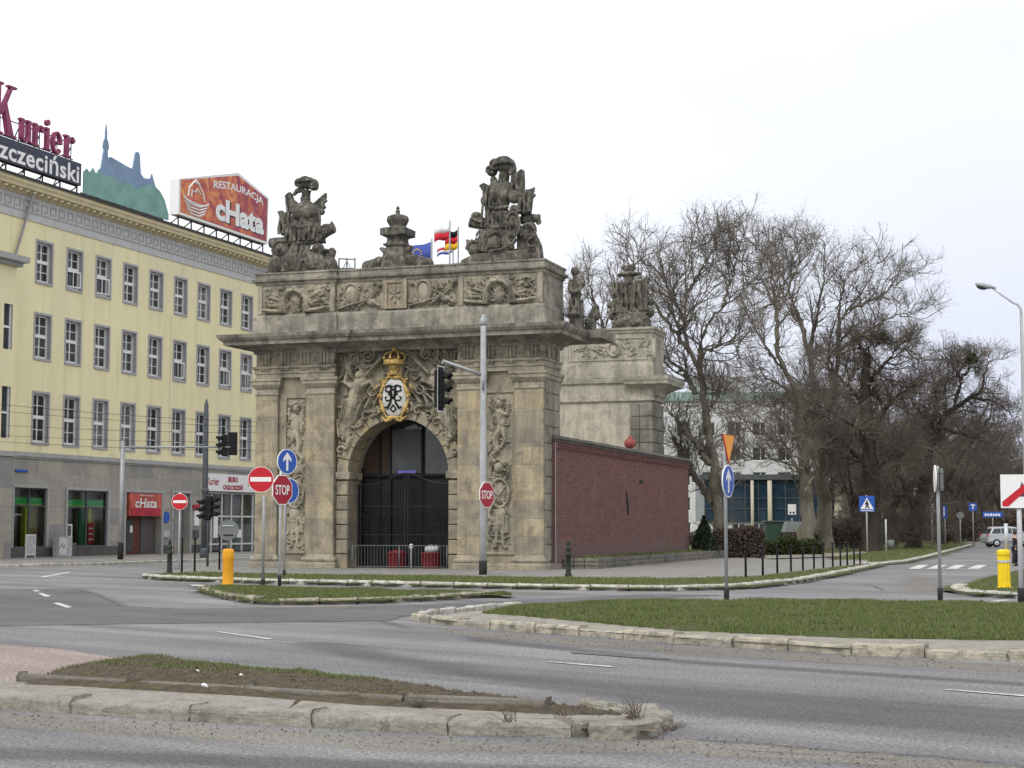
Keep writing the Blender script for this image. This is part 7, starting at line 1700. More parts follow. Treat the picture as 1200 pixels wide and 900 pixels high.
# railing and tubs in the gateway
t = thing('crowd_railing', 'low grey railing set across the foot of the archway', 'railing', gp(0, 0, 0), GROT)
mb = MB(); xa, xb = -7.75, -3.88; y = 0.26
for x in (xa, (xa+xb)/2, xb): mb.tube([(x, y, 0.02), (x, y, 0.97)], 0.028, 6)
for z in (0.16, 0.96): mb.tube([(xa, y, z), (xb, y, z)], 0.018, 6)
mb.build('rail_frame', M['rail_grey'], t, smooth=True)
mb = MB(); k = 30
for i in range(1, k): mb.tube([(xa+(xb-xa)*i/k, y, 0.16), (xa+(xb-xa)*i/k, y, 0.96)], 0.008, 4)
o = mb.build('balusters', M['rail_grey'], t); o.name = 'bar_infill'; o['kind'] = 'stuff'
for k, (x, lab) in enumerate(((-5.95, 'red plastic tub behind the railing left of the arch middle'), (-4.55, 'red plastic tub with a pale bag on top behind the railing'))):
    t = thing('red_tub', lab, 'tub', gp(x-0.15, 0.72, 0.03), GROT, 'red tubs in the archway')
    mb = MB(); mb.lathe([(0.28, 0), (0.34, 0.1), (0.37, 0.62), (0.4, 0.64), (0.4, 0.68), (0.34, 0.66), (0.3, 0.4)], n=20); mb.build('tub', M['red_pot'], t, smooth=True)
    mb = MB()
    if k: mb.ell((0.0, 0, 0.78), (0.26, 0.22, 0.18)); mb.ell((0.22, -0.05, 0.82), (0.13, 0.13, 0.14))
    else: mb.ell((0.0, 0, 0.66), (0.3, 0.28, 0.1))
    mb.build('bag' if k else 'lid', M['cabinet'] if k else M['red_pot'], t, smooth=True)
for k, (x, lab) in enumerate(((-5.42, 'slim pale post between the two red tubs in the archway'),)):
    mb = MB(); mb.lathe([(0.04, 0), (0.04, 0.8), (0.08, 0.84), (0.08, 0.95), (0.02, 1.0)], n=10); tag(mb.build('barrier_post', M['dirty_white'], smooth=True, loc=gp(x, 0.5, 0.03), rotz=GROT), lab, 'post')
# cabinets by the shops
def local_thing(name, lab, cat, x, y): return thing(name, lab, cat, ybp(x, y, 0.1), R(70))
t = local_thing('electric_cabinet', 'pale grey electric cabinet with scribbles between the two green shop windows', 'cabinet', 3.75, -0.55)
mb = MB(); mb.box(-0.6, 0.15, -0.2, 0.2, 0, 1.05); mb.box(0.17, 0.6, -0.2, 0.2, 0, 1.1); mb.build('housing', M['cabinet'], t, bevel=0.02)
mb = MB(); mb.box(-0.55, 0.1, -0.215, -0.2, 0.1, 0.95); mb.build('door', M['dirty_white'], t)
mb = MB(); mb.tube([(-0.5, -0.22, 0.5), (-0.35, -0.22, 0.7), (-0.2, -0.22, 0.45), (-0.05, -0.22, 0.65)], 0.02, 4); mb.build('scribble', M['navy'], t)
t = local_thing('notice_stand', 'white framed notice stand at the left edge beside the wing', 'notice stand', -0.55, -1.7)
mb = MB(); mb.box(-0.45, -0.4, -0.03, 0.03, 0, 1.2); mb.box(0.3, 0.35, -0.03, 0.03, 0, 1.2); mb.box(-0.4, 0.3, -0.03, 0.03, 1.1, 1.2); mb.box(-0.4, 0.3, -0.03, 0.03, 0.15, 0.22); mb.build('frame', M['dirty_white'], t)
mb = MB(); mb.box(-0.4, 0.3, -0.01, 0.01, 0.22, 1.1); mb.build('panel', M['cabinet'], t)

# flags behind the gate
def flagpole(px, ytop, Y, lab, dirx, bands, fw, fh, ring=False):
    x = at(px, 300, Y).x; h = hz(px, ytop, Y); t = thing('flagpole', lab, 'flagpole', (x, Y, 0), 0, 'flags behind the gateway')
    mb = MB(); mb.lathe([(0.09, 0), (0.05, h-0.1), (0.07, h-0.05), (0.02, h)], n=8); mb.build('pole', M['pole_pale'], t, smooth=True)
    fl = empty('flag'); fl.parent = t; fl.location = (0, 0, h-0.25)
    n = 10
    for i, m in enumerate(bands):
        z1 = -fh*i/len(bands); z0 = -fh*(i+1)/len(bands); vs = []; fs = []
        for k in range(n+1):
            u = k/n; xx = dirx*(0.06+fw*u*0.9); yy = 0.16*math.sin(u*7); dz = -0.35*fw*u*u-0.1*math.sin(u*5)
            vs += [(xx, yy, z1+dz), (xx, yy, z0+dz)]
        for k in range(n): fs.append((2*k, 2*k+1, 2*k+3, 2*k+2))
        mb = MB(); mb.add(vs, fs); o = mb.build('stripe' if len(bands) > 1 else 'cloth', M[m], fl, smooth=True); s_ = o.modifiers.new('thickness', 'SOLIDIFY'); s_.thickness = 0.02
    if ring:
        mb = MB()
        for k in range(12):
            q = 2*PI*k/12; u = (0.55+0.2*math.cos(q)/1.2)
            mb.ell((dirx*(0.06+fw*u*0.9), 0.16*math.sin(u*7)-0.03, -fh*0.5+0.36*math.sin(q)-0.35*fw*u*u-0.1*math.sin(u*5)), (0.06, 0.03, 0.06), n=6, m=4)
        mb.build('star_ring', M['flag_gold'], fl)
flagpole(506, 279, 110, 'flagpole with a dark blue flag circled by gold stars, right of the crown pedestal', -1, ['flag_blue'], 1.9, 1.3, True)
flagpole(527, 258, 112, 'flagpole with white over red flag blown left, right of the crown pedestal', -1, ['sign_white', 'flag_red'], 1.1, 1.0)
flagpole(531, 282, 118, 'flagpole with pale white and blue flag with a red stripe', -1, ['sign_white', 'flag_red', 'sign_white', 'flag_blue'], 1.2, 0.6)
flagpole(537, 265, 114, 'flagpole with black, red and gold striped flag beside the right trophy', -1, ['black', 'flag_red', 'flag_gold'], 0.95, 1.3)

# ================================================================== BEYOND THE GATE: buildings
def block(name, lab, cat, x0, x1, Y, depth, h): 
    return thing(name, lab, cat, (x0, Y, 0))
Y = 175.0; xa = at(755, 600, Y).x; xb = at(965, 600, Y).x; zt = hz(860, 470, Y); Wd = xb-xa
t = thing('apartment_block', 'pale grey apartment block with rows of small windows and green parapet behind the bare trees', 'building', (xa, Y, 0))
fl_h = 2.62; win = []
nf = int((zt-0.6)/fl_h); nc = int(Wd/2.65)
for f in range(nf):
    for c in range(nc): win.append((0.8+c*2.65, 0.8+c*2.65+1.45, 0.75+f*fl_h, 0.75+f*fl_h+1.45))
mb = MB(); holed_wall(mb, 0, Wd, 0, zt, win, 0.2); mb.quad((0, 12, 0), (0, 0, 0), (0, 0, zt), (0, 12, zt)); mb.quad((Wd, 0, 0), (Wd, 12, 0), (Wd, 12, zt), (Wd, 0, zt)); mb.quad((Wd, 12, 0), (0, 12, 0), (0, 12, zt), (Wd, 12, zt)); mb.build('wall', [M['block_white'], M['block_white']], t)
proto = None
for (a, b_, c, d) in win:
    if proto is None:
        w_, h_ = b_-a, d-c; mb = MB()
        for q in ((0, 0.09, 0, h_), (w_-0.09, w_, 0, h_), (0.09, w_-0.09, 0, 0.09), (0.09, w_-0.09, h_-0.09, h_), (w_*0.58, w_*0.58+0.08, 0.09, h_-0.09)): mb.box(q[0], q[1], 0.1, 0.16, q[2], q[3])
        proto = o = mb.build('window', M['white'], t); mb = MB(); mb.quad((0, 0.15, 0), (w_, 0.15, 0), (w_, 0.15, h_), (0, 0.15, h_)); mb.build('pane', M['glass_dark'], o)
    else: o = copy_tree(proto, t)
    o.location = (a, 0, c)
mb = MB(); mb.box(-0.2, Wd+0.2, -0.25, 12.2, zt, zt+0.95); mb.build('parapet', M['block_green'], t)
mb = MB(); mb.box(Wd*0.3, Wd*0.62, 3, 10, zt+0.95, zt+2.6); mb.build('roof_house', M['block_white'], t)
mb = MB()
for x in (Wd*0.35, Wd*0.5): mb.tube([(x, 4, zt+2.6), (x, 4, zt+4.4)], 0.04, 4)
mb.build('aerial', M['steel_black'], t)
Y = 158.0; xa = at(826, 600, Y).x; xb = at(968, 600, Y).x; Wd = xb-xa; zt = hz(880, 556, Y)
t = thing('glass_pavilion', 'dark blue-green glass fronted pavilion before the pale apartment block', 'building', (xa, Y, 0))
mb = MB(); mb.box(0, Wd, 0.1, 8, 2.2, zt-0.5); mb.build('curtain_wall', M['glass_blue'], t)
mb = MB(); mb.box(-0.3, Wd+0.3, -0.3, 8.3, zt-0.5, zt); mb.build('roof_edge', M['pole_dark'], t)
mb = MB()
for k in range(10): mb.box(Wd*k/9-0.04, Wd*k/9+0.04, 0.0, 0.1, 2.2, zt-0.5)
for z in (3.4, 4.4): mb.box(0, Wd, 0.02, 0.08, z-0.04, z+0.04)
mb.build('mullion', M['pole_dark'], t)
mb = MB(); mb.box(0, Wd, 0.4, 8, 0, 2.2); lw = mb.build('lower_wall', M['block_white'], t)
for k in range(6):
    mb = MB(); mb.box(0.8+k*1.9, 1.9+k*1.9, 0.34, 0.4, 0.7, 1.95); o = mb.build('window', M['glass_dark'], t)
    mb = MB(); mb.box(1.3+k*1.9, 1.4+k*1.9, 0.31, 0.34, 0.7, 1.95); mb.build('mullion', M['white'], o)
for px, w_ in ((880.5, 0.3), (901, 0.42)):
    x = at(px, 600, Y).x-xa; mb = MB(); mb.lathe([(w_*0.55, 0), (w_*0.5, zt-0.6)], (x, -0.7, 0), 12); mb.build('column', M['cream'], t, smooth=True)
Y = 140; x = at(911, 600, Y).x; t = thing('kiosk', 'dark green flat box kiosk before the glass pavilion', 'kiosk', (x, Y, 0)); mb = MB(); mb.box(-0.95, 0.95, 0, 2, 0, 2.1); mb.build('cabin', M['kiosk_green'], t, bevel=0.03); mb = MB(); mb.box(-1.05, 1.05, -0.1, 2.1, 2.1, 2.22); mb.build('roof', M['pole_dark'], t)
Y = 128; x = at(930, 600, Y).x; t = thing('stone_hut', 'small grey-roofed pinkish hut beside the pale plane trunk', 'hut', (x, Y, 0)); mb = MB(); mb.box(-0.55, 0.8, 0, 1.6, 0, 1.3); mb.build('wall', plain('pinkish_render', (0.34, 0.25, 0.22), 0.9), t); mb = MB(); mb.add([(-0.7, -0.15, 1.3), (0.95, -0.15, 1.3), (0.95, 1.75, 1.3), (-0.7, 1.75, 1.3), (-0.5, 0.2, 2.1), (0.75, 0.2, 2.1), (0.75, 1.4, 2.1), (-0.5, 1.4, 2.1)], [(0,3,2,1),(4,5,6,7),(0,1,5,4),(1,2,6,5),(2,3,7,6),(3,0,4,7)]); mb.build('roof', M['grey_back'], t)
Y = 135; x = at(928, 600, Y).x; t = thing('notice_board', 'small white notice board on a post left of the plane trunks', 'notice board', (x, Y, 0)); post(t, 2.4, 0.05); o = plate(t, [(-0.33, -0.42), (0.33, -0.42), (0.33, 0.42), (-0.33, 0.42)], hz(928, 597, Y), 'sign_white'); face(o, circ(0.09, cx=-0.13, cz=-0.26), 'navy', 'emblem'); face(o, circ(0.09, cx=0.13, cz=-0.26), 'navy', 'emblem')
for lab, px0, px1, yt, Y, m in (('pale house glimpsed between the trunks beyond the path', 975, 1012, 586, 215, 'cream'), ('reddish tan house glimpsed right of the thick dark trunk', 1052, 1072, 594, 205, 'tan_wall'), ('grey house glimpsed low between the dark trunks', 1030, 1052, 598, 230, 'cabinet')):
    xa = at(px0, 600, Y).x; xb = at(px1, 600, Y).x; h_ = hz(px0, yt, Y); t = thing('house', lab, 'house', (xa, Y, 0)); wd = xb-xa
    mb = MB(); mb.box(0, wd, 0, 6, 0, h_); mb.build('wall', M[m], t)
    mb = MB(); mb.prism([(-0.3, h_), (wd+0.3, h_), (wd*0.8, h_+1.6), (wd*0.2, h_+1.6)], -0.3, 6.3); mb.build('roof', M['tan_wall'] if m != 'tan_wall' else M['roof_dark'], t)
    for k in range(2): mb = MB(); mb.box(wd*(0.2+0.4*k), wd*(0.2+0.4*k)+wd*0.18, -0.05, 0.0, h_*0.3, h_*0.75); mb.build('window', M['glass_dark'], t)

# ================================================================== CAR AND PERSON
p = Vector((at(1152, 640, 140).x, 140, 0)); t = thing('parked_car', 'silver people carrier parked across the end of the right-hand street', 'car', (p.x, p.y, 0), R(4))
side = [(0.05, 0.42), (0.02, 0.75), (0.1, 1.0), (0.32, 1.12), (0.62, 1.62), (0.85, 1.70), (2.3, 1.72), (2.75, 1.62), (3.45, 1.08), (4.25, 0.92), (4.55, 0.72), (4.6, 0.42), (4.2, 0.28), (0.4, 0.28)]
def car_y(z): return 0.9 if z < 1.05 else 0.9-0.28*(z-1.05)/0.67
mb = MB(); n = len(side)
vs = []
for s, ins in ((-1, 0.06), (-1, 0), (1, 0), (1, 0.06)):
    for x, z in side: vs.append((x+(0.08 if ins and x < 2 else -0.08 if ins else 0), s*(car_y(z)-(0 if ins else 0.07)), z+(0.0 if not ins else (-0.03 if z > 1 else 0.03))))
vs2 = []
ys = [(-1, 1.0, 0.05), (-1, 0.93, 0), (1, 0.93, 0), (1, 1.0, 0.05)]
for s, k, inset in ys:
    for x, z in side:
        cx, cz = 2.3, 0.95
        vs2.append((cx+(x-cx)*(1-inset), s*car_y(z)*k, cz+(z-cz)*(1-inset)))
fs = []
for r_ in range(3):
    for i in range(n): j = (i+1) % n; fs.append((r_*n+i, r_*n+j, (r_+1)*n+j, (r_+1)*n+i))
fs.append(tuple(reversed(range(n)))); fs.append(tuple(range(3*n, 4*n)))
mb.add(vs2, fs); mb.build('body', M['silver'], t, bevel=0.03)
def glasspoly(pts, s):
    mb = MB(); mb.add([(x, s*(car_y(z)+0.012), z) for x, z in pts] + [(x, s*(car_y(z)-0.03), z) for x, z in pts], [tuple(range(len(pts))) if s < 0 else tuple(reversed(range(len(pts))))] + [(i, (i+1) % len(pts), (i+1) % len(pts)+len(pts), i+len(pts)) for i in range(len(pts))]); mb.build('side_window', M['glass_dark'], t)
for s in (-1, 1):
    glasspoly([(0.45, 1.14), (1.25, 1.14), (1.25, 1.56), (0.72, 1.54)], s); glasspoly([(1.32, 1.14), (2.2, 1.14), (2.2, 1.58), (1.32, 1.57)], s); glasspoly([(2.27, 1.14), (3.25, 1.12), (2.75, 1.54), (2.27, 1.58)], s)
mb = MB(); mb.add([(0.3, -0.72, 1.13), (0.3, 0.72, 1.13), (0.6, 0.6, 1.58), (0.6, -0.6, 1.58)], [(0, 3, 2, 1)]); mb.build('rear_window', M['glass_dark'], t)
for s in (-1, 1): mb = MB(); mb.box(0.05, 0.2, s*0.82-0.05, s*0.82+0.05, 0.85, 1.08); mb.build('tail_light', M['sign_red'], t)
for x in (0.85, 3.6):
    for s in (-1, 1):
        mb = MB(); mb.lathe([(0.2, -0.1), (0.32, -0.1), (0.34, -0.06), (0.34, 0.06), (0.32, 0.1), (0.2, 0.1)], n=20); o = mb.build('wheel', M['tyre'], t, smooth=True); o.location = (x, s*0.84, 0.34); o.rotation_euler = (R(90), 0, 0)
        mb = MB(); mb.lathe([(0.05, -0.115), (0.2, -0.105), (0.21, -0.09), (0.21, 0.09), (0.2, 0.105), (0.05, 0.115)], n=16); mb.build('rim', M['pole_pale'], o, smooth=True)
mb = MB(); mb.box(0.3, 4.3, -0.93, 0.93, 0.42, 0.5); mb.build('sill_trim', M['pole_dark'], t)
# a person waiting at the crossing
t = thing('person', 'person in a long dark coat seen beyond the lemon bollard, arms at their sides', 'person', (at(1190, 650, 72).x, 72, 0.0), R(60))
def skinned(name, pts, edges, rad, mat, parent, sub=1):
    me = bpy.data.meshes.new(name); me.from_pydata(pts, edges, []); o = bpy.data.objects.new(name, me); COL.objects.link(o); o.parent = parent; me.materials.append(mat)
    sk = o.modifiers.new('skin', 'SKIN'); 
    if not me.skin_vertices: 
        bm = bmesh.new(); bm.from_mesh(me); bm.verts.layers.skin.verify(); bm.to_mesh(me); bm.free()
    for v, r_ in zip(me.skin_vertices[0].data, rad): v.radius = (r_, r_*0.85) if not hasattr(r_, '__len__') else r_
    me.skin_vertices[0].data[0].use_root = True
    s = o.modifiers.new('smooth', 'SUBSURF'); s.levels = sub; s.render_levels = sub; sk.use_smooth_shade = True
    return o
k = 0.86
pts = [(0, 0, 0.92), (0, 0, 1.15), (0, 0.0, 1.38), (0, -0.01, 1.47), (0, -0.03, 1.56), (0, -0.04, 1.66), (0.1, 0, 0.86), (0.11, -0.03, 0.48), (0.11, 0.02, 0.08), (0.11, -0.14, 0.03), (-0.1, 0, 0.86), (-0.11, 0.04, 0.48), (-0.11, 0.1, 0.08), (-0.11, -0.04, 0.03), (0.19, 0, 1.36), (0.25, 0.02, 1.1), (0.24, -0.06, 0.86), (0.24, -0.08, 0.78), (-0.19, 0, 1.36), (-0.25, 0.02, 1.1), (-0.24, -0.06, 0.86), (-0.24, -0.08, 0.78)]
pts = [(a*k, b*k, c*k) for a, b, c in pts]
ed = [(0, 1), (1, 2), (2, 3), (3, 4), (4, 5), (0, 6), (6, 7), (7, 8), (8, 9), (0, 10), (10, 11), (11, 12), (12, 13), (2, 14), (14, 15), (15, 16), (16, 17), (2, 18), (18, 19), (19, 20), (20, 21)]
rad = [0.15, 0.14, 0.13, 0.055, 0.085, 0.08, 0.1, 0.07, 0.05, 0.04, 0.1, 0.07, 0.05, 0.04, 0.075, 0.055, 0.04, 0.035, 0.075, 0.055, 0.04, 0.035]
skinned('body', pts, ed, [r_*k for r_ in rad], M['skin'], t)
pts = [(0, 0.01, 0.5), (0, 0.0, 0.75), (0, 0, 1.0), (0, 0, 1.2), (0, 0, 1.38), (0.2, 0, 1.36), (0.26, 0.02, 1.1), (0.25, -0.05, 0.88), (-0.2, 0, 1.36), (-0.26, 0.02, 1.1), (-0.25, -0.05, 0.88)]
skinned('coat', [(a*k, b*k, c*k) for a, b, c in pts], [(0, 1), (1, 2), (2, 3), (3, 4), (4, 5), (5, 6), (6, 7), (4, 8), (8, 9), (9, 10)], [r_*k for r_ in (0.23, 0.21, 0.175, 0.17, 0.14, 0.085, 0.07, 0.055, 0.085, 0.07, 0.055)], M['coat'], t)
mb = MB(); mb.ell((0, 0.005, 1.635*k), (0.098*k, 0.105*k, 0.1*k)); mb.build('hair', M['hair'], t, smooth=True)
for s in (-1, 1): mb = MB(); mb.ell((s*0.1*k, -0.05*k, 0.04), (0.05, 0.12, 0.05)); mb.build('shoe', M['black'], t, smooth=True)

skinned('trousers', [(0, 0, 0.9*k), (0.1*k, 0, 0.84*k), (0.11*k, -0.03*k, 0.48*k), (0.11*k, 0.02*k, 0.09*k), (-0.1*k, 0, 0.84*k), (-0.11*k, 0.04*k, 0.48*k), (-0.11*k, 0.1*k, 0.09*k)], [(0, 1), (1, 2), (2, 3), (0, 4), (4, 5), (5, 6)], [0.14, 0.12, 0.088, 0.068, 0.12, 0.088, 0.068], M['coat'], t)
# ================================================================== TREES
def resample(P, n):
    P = np.asarray(P, float); d = np.r_[0, np.cumsum(np.linalg.norm(np.diff(P, axis=0), axis=1))]
    # Catmull-like smoothing by dense linear + moving average
    t = np.linspace(0, d[-1], n*6); Q = np.c_[[np.interp(t, d, P[:, i]) for i in range(3)]].T
    kz = max(3, n//2*2+1); pad = np.r_[np.repeat(Q[:1], kz//2, 0), Q, np.repeat(Q[-1:], kz//2, 0)]
    S = np.c_[[np.convolve(pad[:, i], np.ones(kz)/kz, 'valid') for i in range(3)]].T
    S[0] = P[0]; S[-1] = P[-1]
    return S[np.linspace(0, len(S)-1, n).astype(int)]
def lumpy(V, Q, P, seed):                                   # burls and flutes on a trunk
    c = P.reshape(-1, 3); B, n0 = P.shape[:2]; m = len(V)//(B*n0)
    C = np.repeat(c, m, 0); D = V-C; X, Y, Z = V.T
    k = 1+0.22*wob(X*1.0+Z*0.6, Y+Z*0.9, 3.2, seed)+0.16*wob(X+Z*1.3, Y-Z*0.8, 7.0, seed+3)
    return C+D*k[:, None], Q
def tubes(Pts, Rad, m):                                     # Pts (B, n, 3), Rad (B, n) -> verts, quads
    B, n, _ = Pts.shape
    T = np.gradient(Pts, axis=1); T /= np.linalg.norm(T, axis=2, keepdims=True)+1e-9
    ref = np.where(np.abs(T[..., 2:3]) < 0.9, np.array([0, 0, 1.0]), np.array([1.0, 0, 0]))
    a = np.cross(T, ref); a /= np.linalg.norm(a, axis=2, keepdims=True)+1e-9; b = np.cross(T, a)
    q = np.arange(m)*2*PI/m
    V = Pts[:, :, None] + (a[:, :, None]*np.cos(q)[None, None, :, None] + b[:, :, None]*np.sin(q)[None, None, :, None])*Rad[:, :, None, None]
    base = (np.arange(B)*n*m)[:, None, None] + (np.arange(n-1)*m)[None, :, None] + np.arange(m)[None, None, :]
    nxt = (np.arange(B)*n*m)[:, None, None] + (np.arange(n-1)*m)[None, :, None] + ((np.arange(m)+1) % m)[None, None, :]
    Q = np.stack([base, base+m, nxt+m, nxt], -1).reshape(-1, 4)
    return V.reshape(-1, 3), Q
def branch_out(rng, P, Rd, L, per, t0, spread, up, n, rr, wig, lenj=0.4, taper=0.35):
    """Children of every branch in P (B, n0, 3): per children each, set between t0 and the tip."""
    B, n0, _ = P.shape
    t = rng.uniform(t0, 1.0, (B, per)); f = t*(n0-1); i = np.clip(f.astype(int), 0, n0-2); u = (f-i)[..., None]
    bi = np.arange(B)[:, None]
    S = P[bi, i]*(1-u)+P[bi, i+1]*u; T = P[bi, i+1]-P[bi, i]; T /= np.linalg.norm(T, axis=2, keepdims=True)+1e-9
    r0 = (Rd[bi, i]*(1-u[..., 0])+Rd[bi, i+1]*u[..., 0])
    rnd = rng.normal(size=(B, per, 3)); perp = rnd-(rnd*T).sum(2, keepdims=True)*T; perp /= np.linalg.norm(perp, axis=2, keepdims=True)+1e-9
    ang = rng.normal(spread, 0.22, (B, per, 1)); D = T*np.cos(ang)+perp*np.sin(ang)
    plen = (np.asarray(L)[:, None] if np.ndim(L) else L)*(1-0.55*t)*rng.uniform(1-lenj, 1+lenj, (B, per))
    S = S.reshape(-1, 3); D = D.reshape(-1, 3); ln = plen.reshape(-1); r0 = np.minimum(r0.reshape(-1)*rr, ln*0.05+0.004)
    out = np.empty((len(S), n, 3)); out[:, 0] = S; cur = D.copy()
    for k in range(1, n):
        cur = cur + rng.normal(0, wig, cur.shape); cur[:, 2] += up; cur /= np.linalg.norm(cur, axis=1, keepdims=True)+1e-9
        out[:, k] = out[:, k-1]+cur*(ln/(n-1))[:, None]
    rad = r0[:, None]*np.linspace(1, taper, n)[None]
    return out, rad
def tree_geo(seed, stems, lens=(4.0, 1.9, 0.95, 0.5), per=(14, 7, 6, 4), spread=(0.7, 0.7, 0.75, 0.8), up=(0.16, 0.12, 0.08, 0.05), t0=(0.35, 0.2, 0.15, 0.1), wig=(0.22, 0.25, 0.28, 0.3), thin=1.0):
    rng = np.random.default_rng(seed); n0 = 22
    stems = [(([(s[0][0][0], s[0][0][1], -0.8)]+list(s[0])),)+tuple(s[1:]) if s[0][0][2] < 0.6 else s for s in stems]   # roots run into the ground
    P = np.stack([resample(s[0], n0) for s in stems]); Rd = np.stack([np.linspace(s[1]**0.8, s[2]**0.8, n0)**1.25 for s in stems])
    P[:, 1:] += rng.normal(0, 0.05, P[:, 1:].shape)
    for k, s in enumerate(stems):
        if P[k, 0, 2] < 0.6: Rd[k] *= 1+0.5*np.exp(-np.arange(n0)*1.1)
    trunk = lumpy(*tubes(P, Rd, 14), P, seed)
    crown = []; cp, cr = P, Rd
    L = np.array([s[3] if len(s) > 3 else lens[0] for s in stems])
    for lv in range(len(per)):
        n = (8, 6, 4, 3)[lv]
        cp, cr = branch_out(rng, cp, cr, L if lv == 0 else lens[lv], per[lv], t0[lv], spread[lv], up[lv], n, (0.55, 0.6, 0.6, 0.7)[lv], wig[lv])
        cr = np.maximum(cr, (0.028, 0.016, 0.0085*thin, 0.0065*thin)[lv])
        crown.append(tubes(cp, cr, (6, 4, 3, 3)[lv]))
    V = []; Q = []; o = 0
    for v, q in crown: V.append(v); Q.append(q+o); o += len(v)
    return trunk, (np.concatenate(V), np.concatenate(Q))
def make_tree(name, lab, base, geo, mt, mc, group='bare trees beyond the gateway'):
    t = thing(name, lab, 'tree', base, 0, group)
    (tv, tq), (cv, cq) = geo; b = np.array(base)
    np_object('trunk', tv-b, tq, mt, t, True); np_object('crown', cv-b, cq, mc, t, False)
    return t
rt = np.random.default_rng(4)
def stem(pts, Y, r0, r1, L=None, jy=1.0, y0=0.0):
    n = len(pts); pts = [(x, y if y > 430 else 430-(430-y)*0.78) for x, y in pts]; dy = np.cumsum(rt.normal(0, jy, n))*0.5; dy[0] = 0
    p = []
    for k, (x, y) in enumerate(pts):
        q = at(x, y, Y+y0+dy[k]); p.append((q.x, q.y, q.z))
    return (p, r0, r1) if L is None else (p, r0, r1, L)
Y = 88
st = [stem([(844, 658), (842, 600), (838, 560), (832, 520), (826, 475), (820, 430)], Y, 0.3, 0.17, 1.0, 0.0),
      stem([(820, 432), (806, 400), (800, 365), (805, 320), (801, 280), (806, 246)], Y, 0.12, 0.02, 4.2), stem([(821, 430), (821, 392), (828, 363), (847, 340), (873, 318), (890, 285)], Y, 0.12, 0.02, 4.0),
      stem([(808, 408), (793, 383), (772, 345), (752, 300), (742, 265)], Y, 0.13, 0.02, 3.6), stem([(815, 462), (800, 433), (777, 412), (760, 395)], Y, 0.15, 0.03, 2.6),
      stem([(822, 425), (826, 405), (845, 398), (858, 394), (868, 400)], Y, 0.10, 0.02, 2.0), stem([(805, 320), (818, 290), (832, 262), (840, 244)], Y, 0.10, 0.02, 3.2), stem([(803, 362), (785, 320), (775, 280), (772, 252)], Y, 0.10, 0.02, 3.4),
      stem([(847, 340), (858, 300), (862, 262), (868, 245)], Y, 0.09, 0.02, 3.2), stem([(826, 480), (838, 470), (850, 455)], Y, 0.08, 0.03, 0.8)]
st += [stem([(838, 590), (828, 576), (807, 547), (790, 512)], Y, 0.24, 0.11, 0.5), stem([(833, 545), (822, 528), (807, 510), (792, 490)], Y, 0.18, 0.09, 0.5)]
PLANE = dict(per=(12, 6, 5, 2), lens=(4.2, 2.2, 1.25, 0.7), t0=(0.12, 0.1, 0.08, 0.1), spread=(0.75, 0.75, 0.8, 0.8), up=(0.11, 0.09, 0.07, 0.05), wig=(0.24, 0.27, 0.3, 0.3), thin=0.58)
make_tree('plane_tree', 'forked pale-barked bare plane tree right behind the end of the brick wall', (at(844, 658, Y).x, Y, 0), tree_geo(1, st, **PLANE), M['bark_plane'], M['twig'])
Y = 112
st = [stem([(702, 655), (704, 500), (706, 430), (712, 390)], Y, 0.4, 0.2, 1.0, 0.0), stem([(712, 392), (703, 350), (690, 310), (688, 285)], Y, 0.13, 0.02, 3.6), stem([(712, 392), (728, 350), (722, 310), (716, 284)], Y, 0.13, 0.02, 3.6), stem([(710, 400), (735, 385), (748, 360), (760, 340)], Y, 0.1, 0.02, 3.0), stem([(708, 410), (690, 385), (676, 350)], Y, 0.1, 0.02, 3.0)]
make_tree('bare_tree', 'bare tree mostly hidden behind the rear part of the gateway', (at(702, 655, Y).x, Y, 0), tree_geo(2, st, **PLANE), M['bark_dark'], M['twig'])
Y = 112
st = [stem([(945, 648), (946, 600), (943, 560), (939, 463), (917, 432), (910, 394)], Y, 0.62, 0.12, 1.8, 0.3), stem([(910, 396), (911, 344), (889, 288), (886, 247)], Y, 0.17, 0.02, 4.6), stem([(911, 350), (925, 310), (935, 275), (938, 250)], Y, 0.12, 0.02, 4.2),
      stem([(916, 432), (900, 405), (886, 375), (880, 350), (868, 330)], Y, 0.12, 0.02, 3.6), stem([(938, 470), (920, 455), (895, 440), (872, 445)], Y, 0.12, 0.02, 3.4), stem([(911, 344), (905, 310), (903, 270), (905, 245)], Y, 0.09, 0.02, 3.4), stem([(944, 570), (925, 530), (900, 500), (880, 490)], Y, 0.12, 0.02, 3.4), stem([(942, 520), (915, 495), (890, 470), (866, 480)], Y, 0.09, 0.02, 3.2), stem([(943, 550), (915, 540), (890, 535), (866, 545)], Y-2, 0.08, 0.02, 3.0), stem([(940, 490), (950, 465), (930, 440), (900, 450)], Y-2, 0.08, 0.02, 3.0), stem([(944, 575), (960, 545), (940, 510), (915, 515)], Y-3, 0.09, 0.02, 3.0), stem([(942, 540), (900, 520), (875, 500), (858, 510)], Y-3, 0.08, 0.02, 3.0)]
make_tree('plane_tree', 'tall bare plane tree with knobbly pale trunk right of the glass pavilion', (at(945, 648, Y).x, Y, 0), tree_geo(3, st, **PLANE), M['bark_plane'], M['twig'])
Y = 118
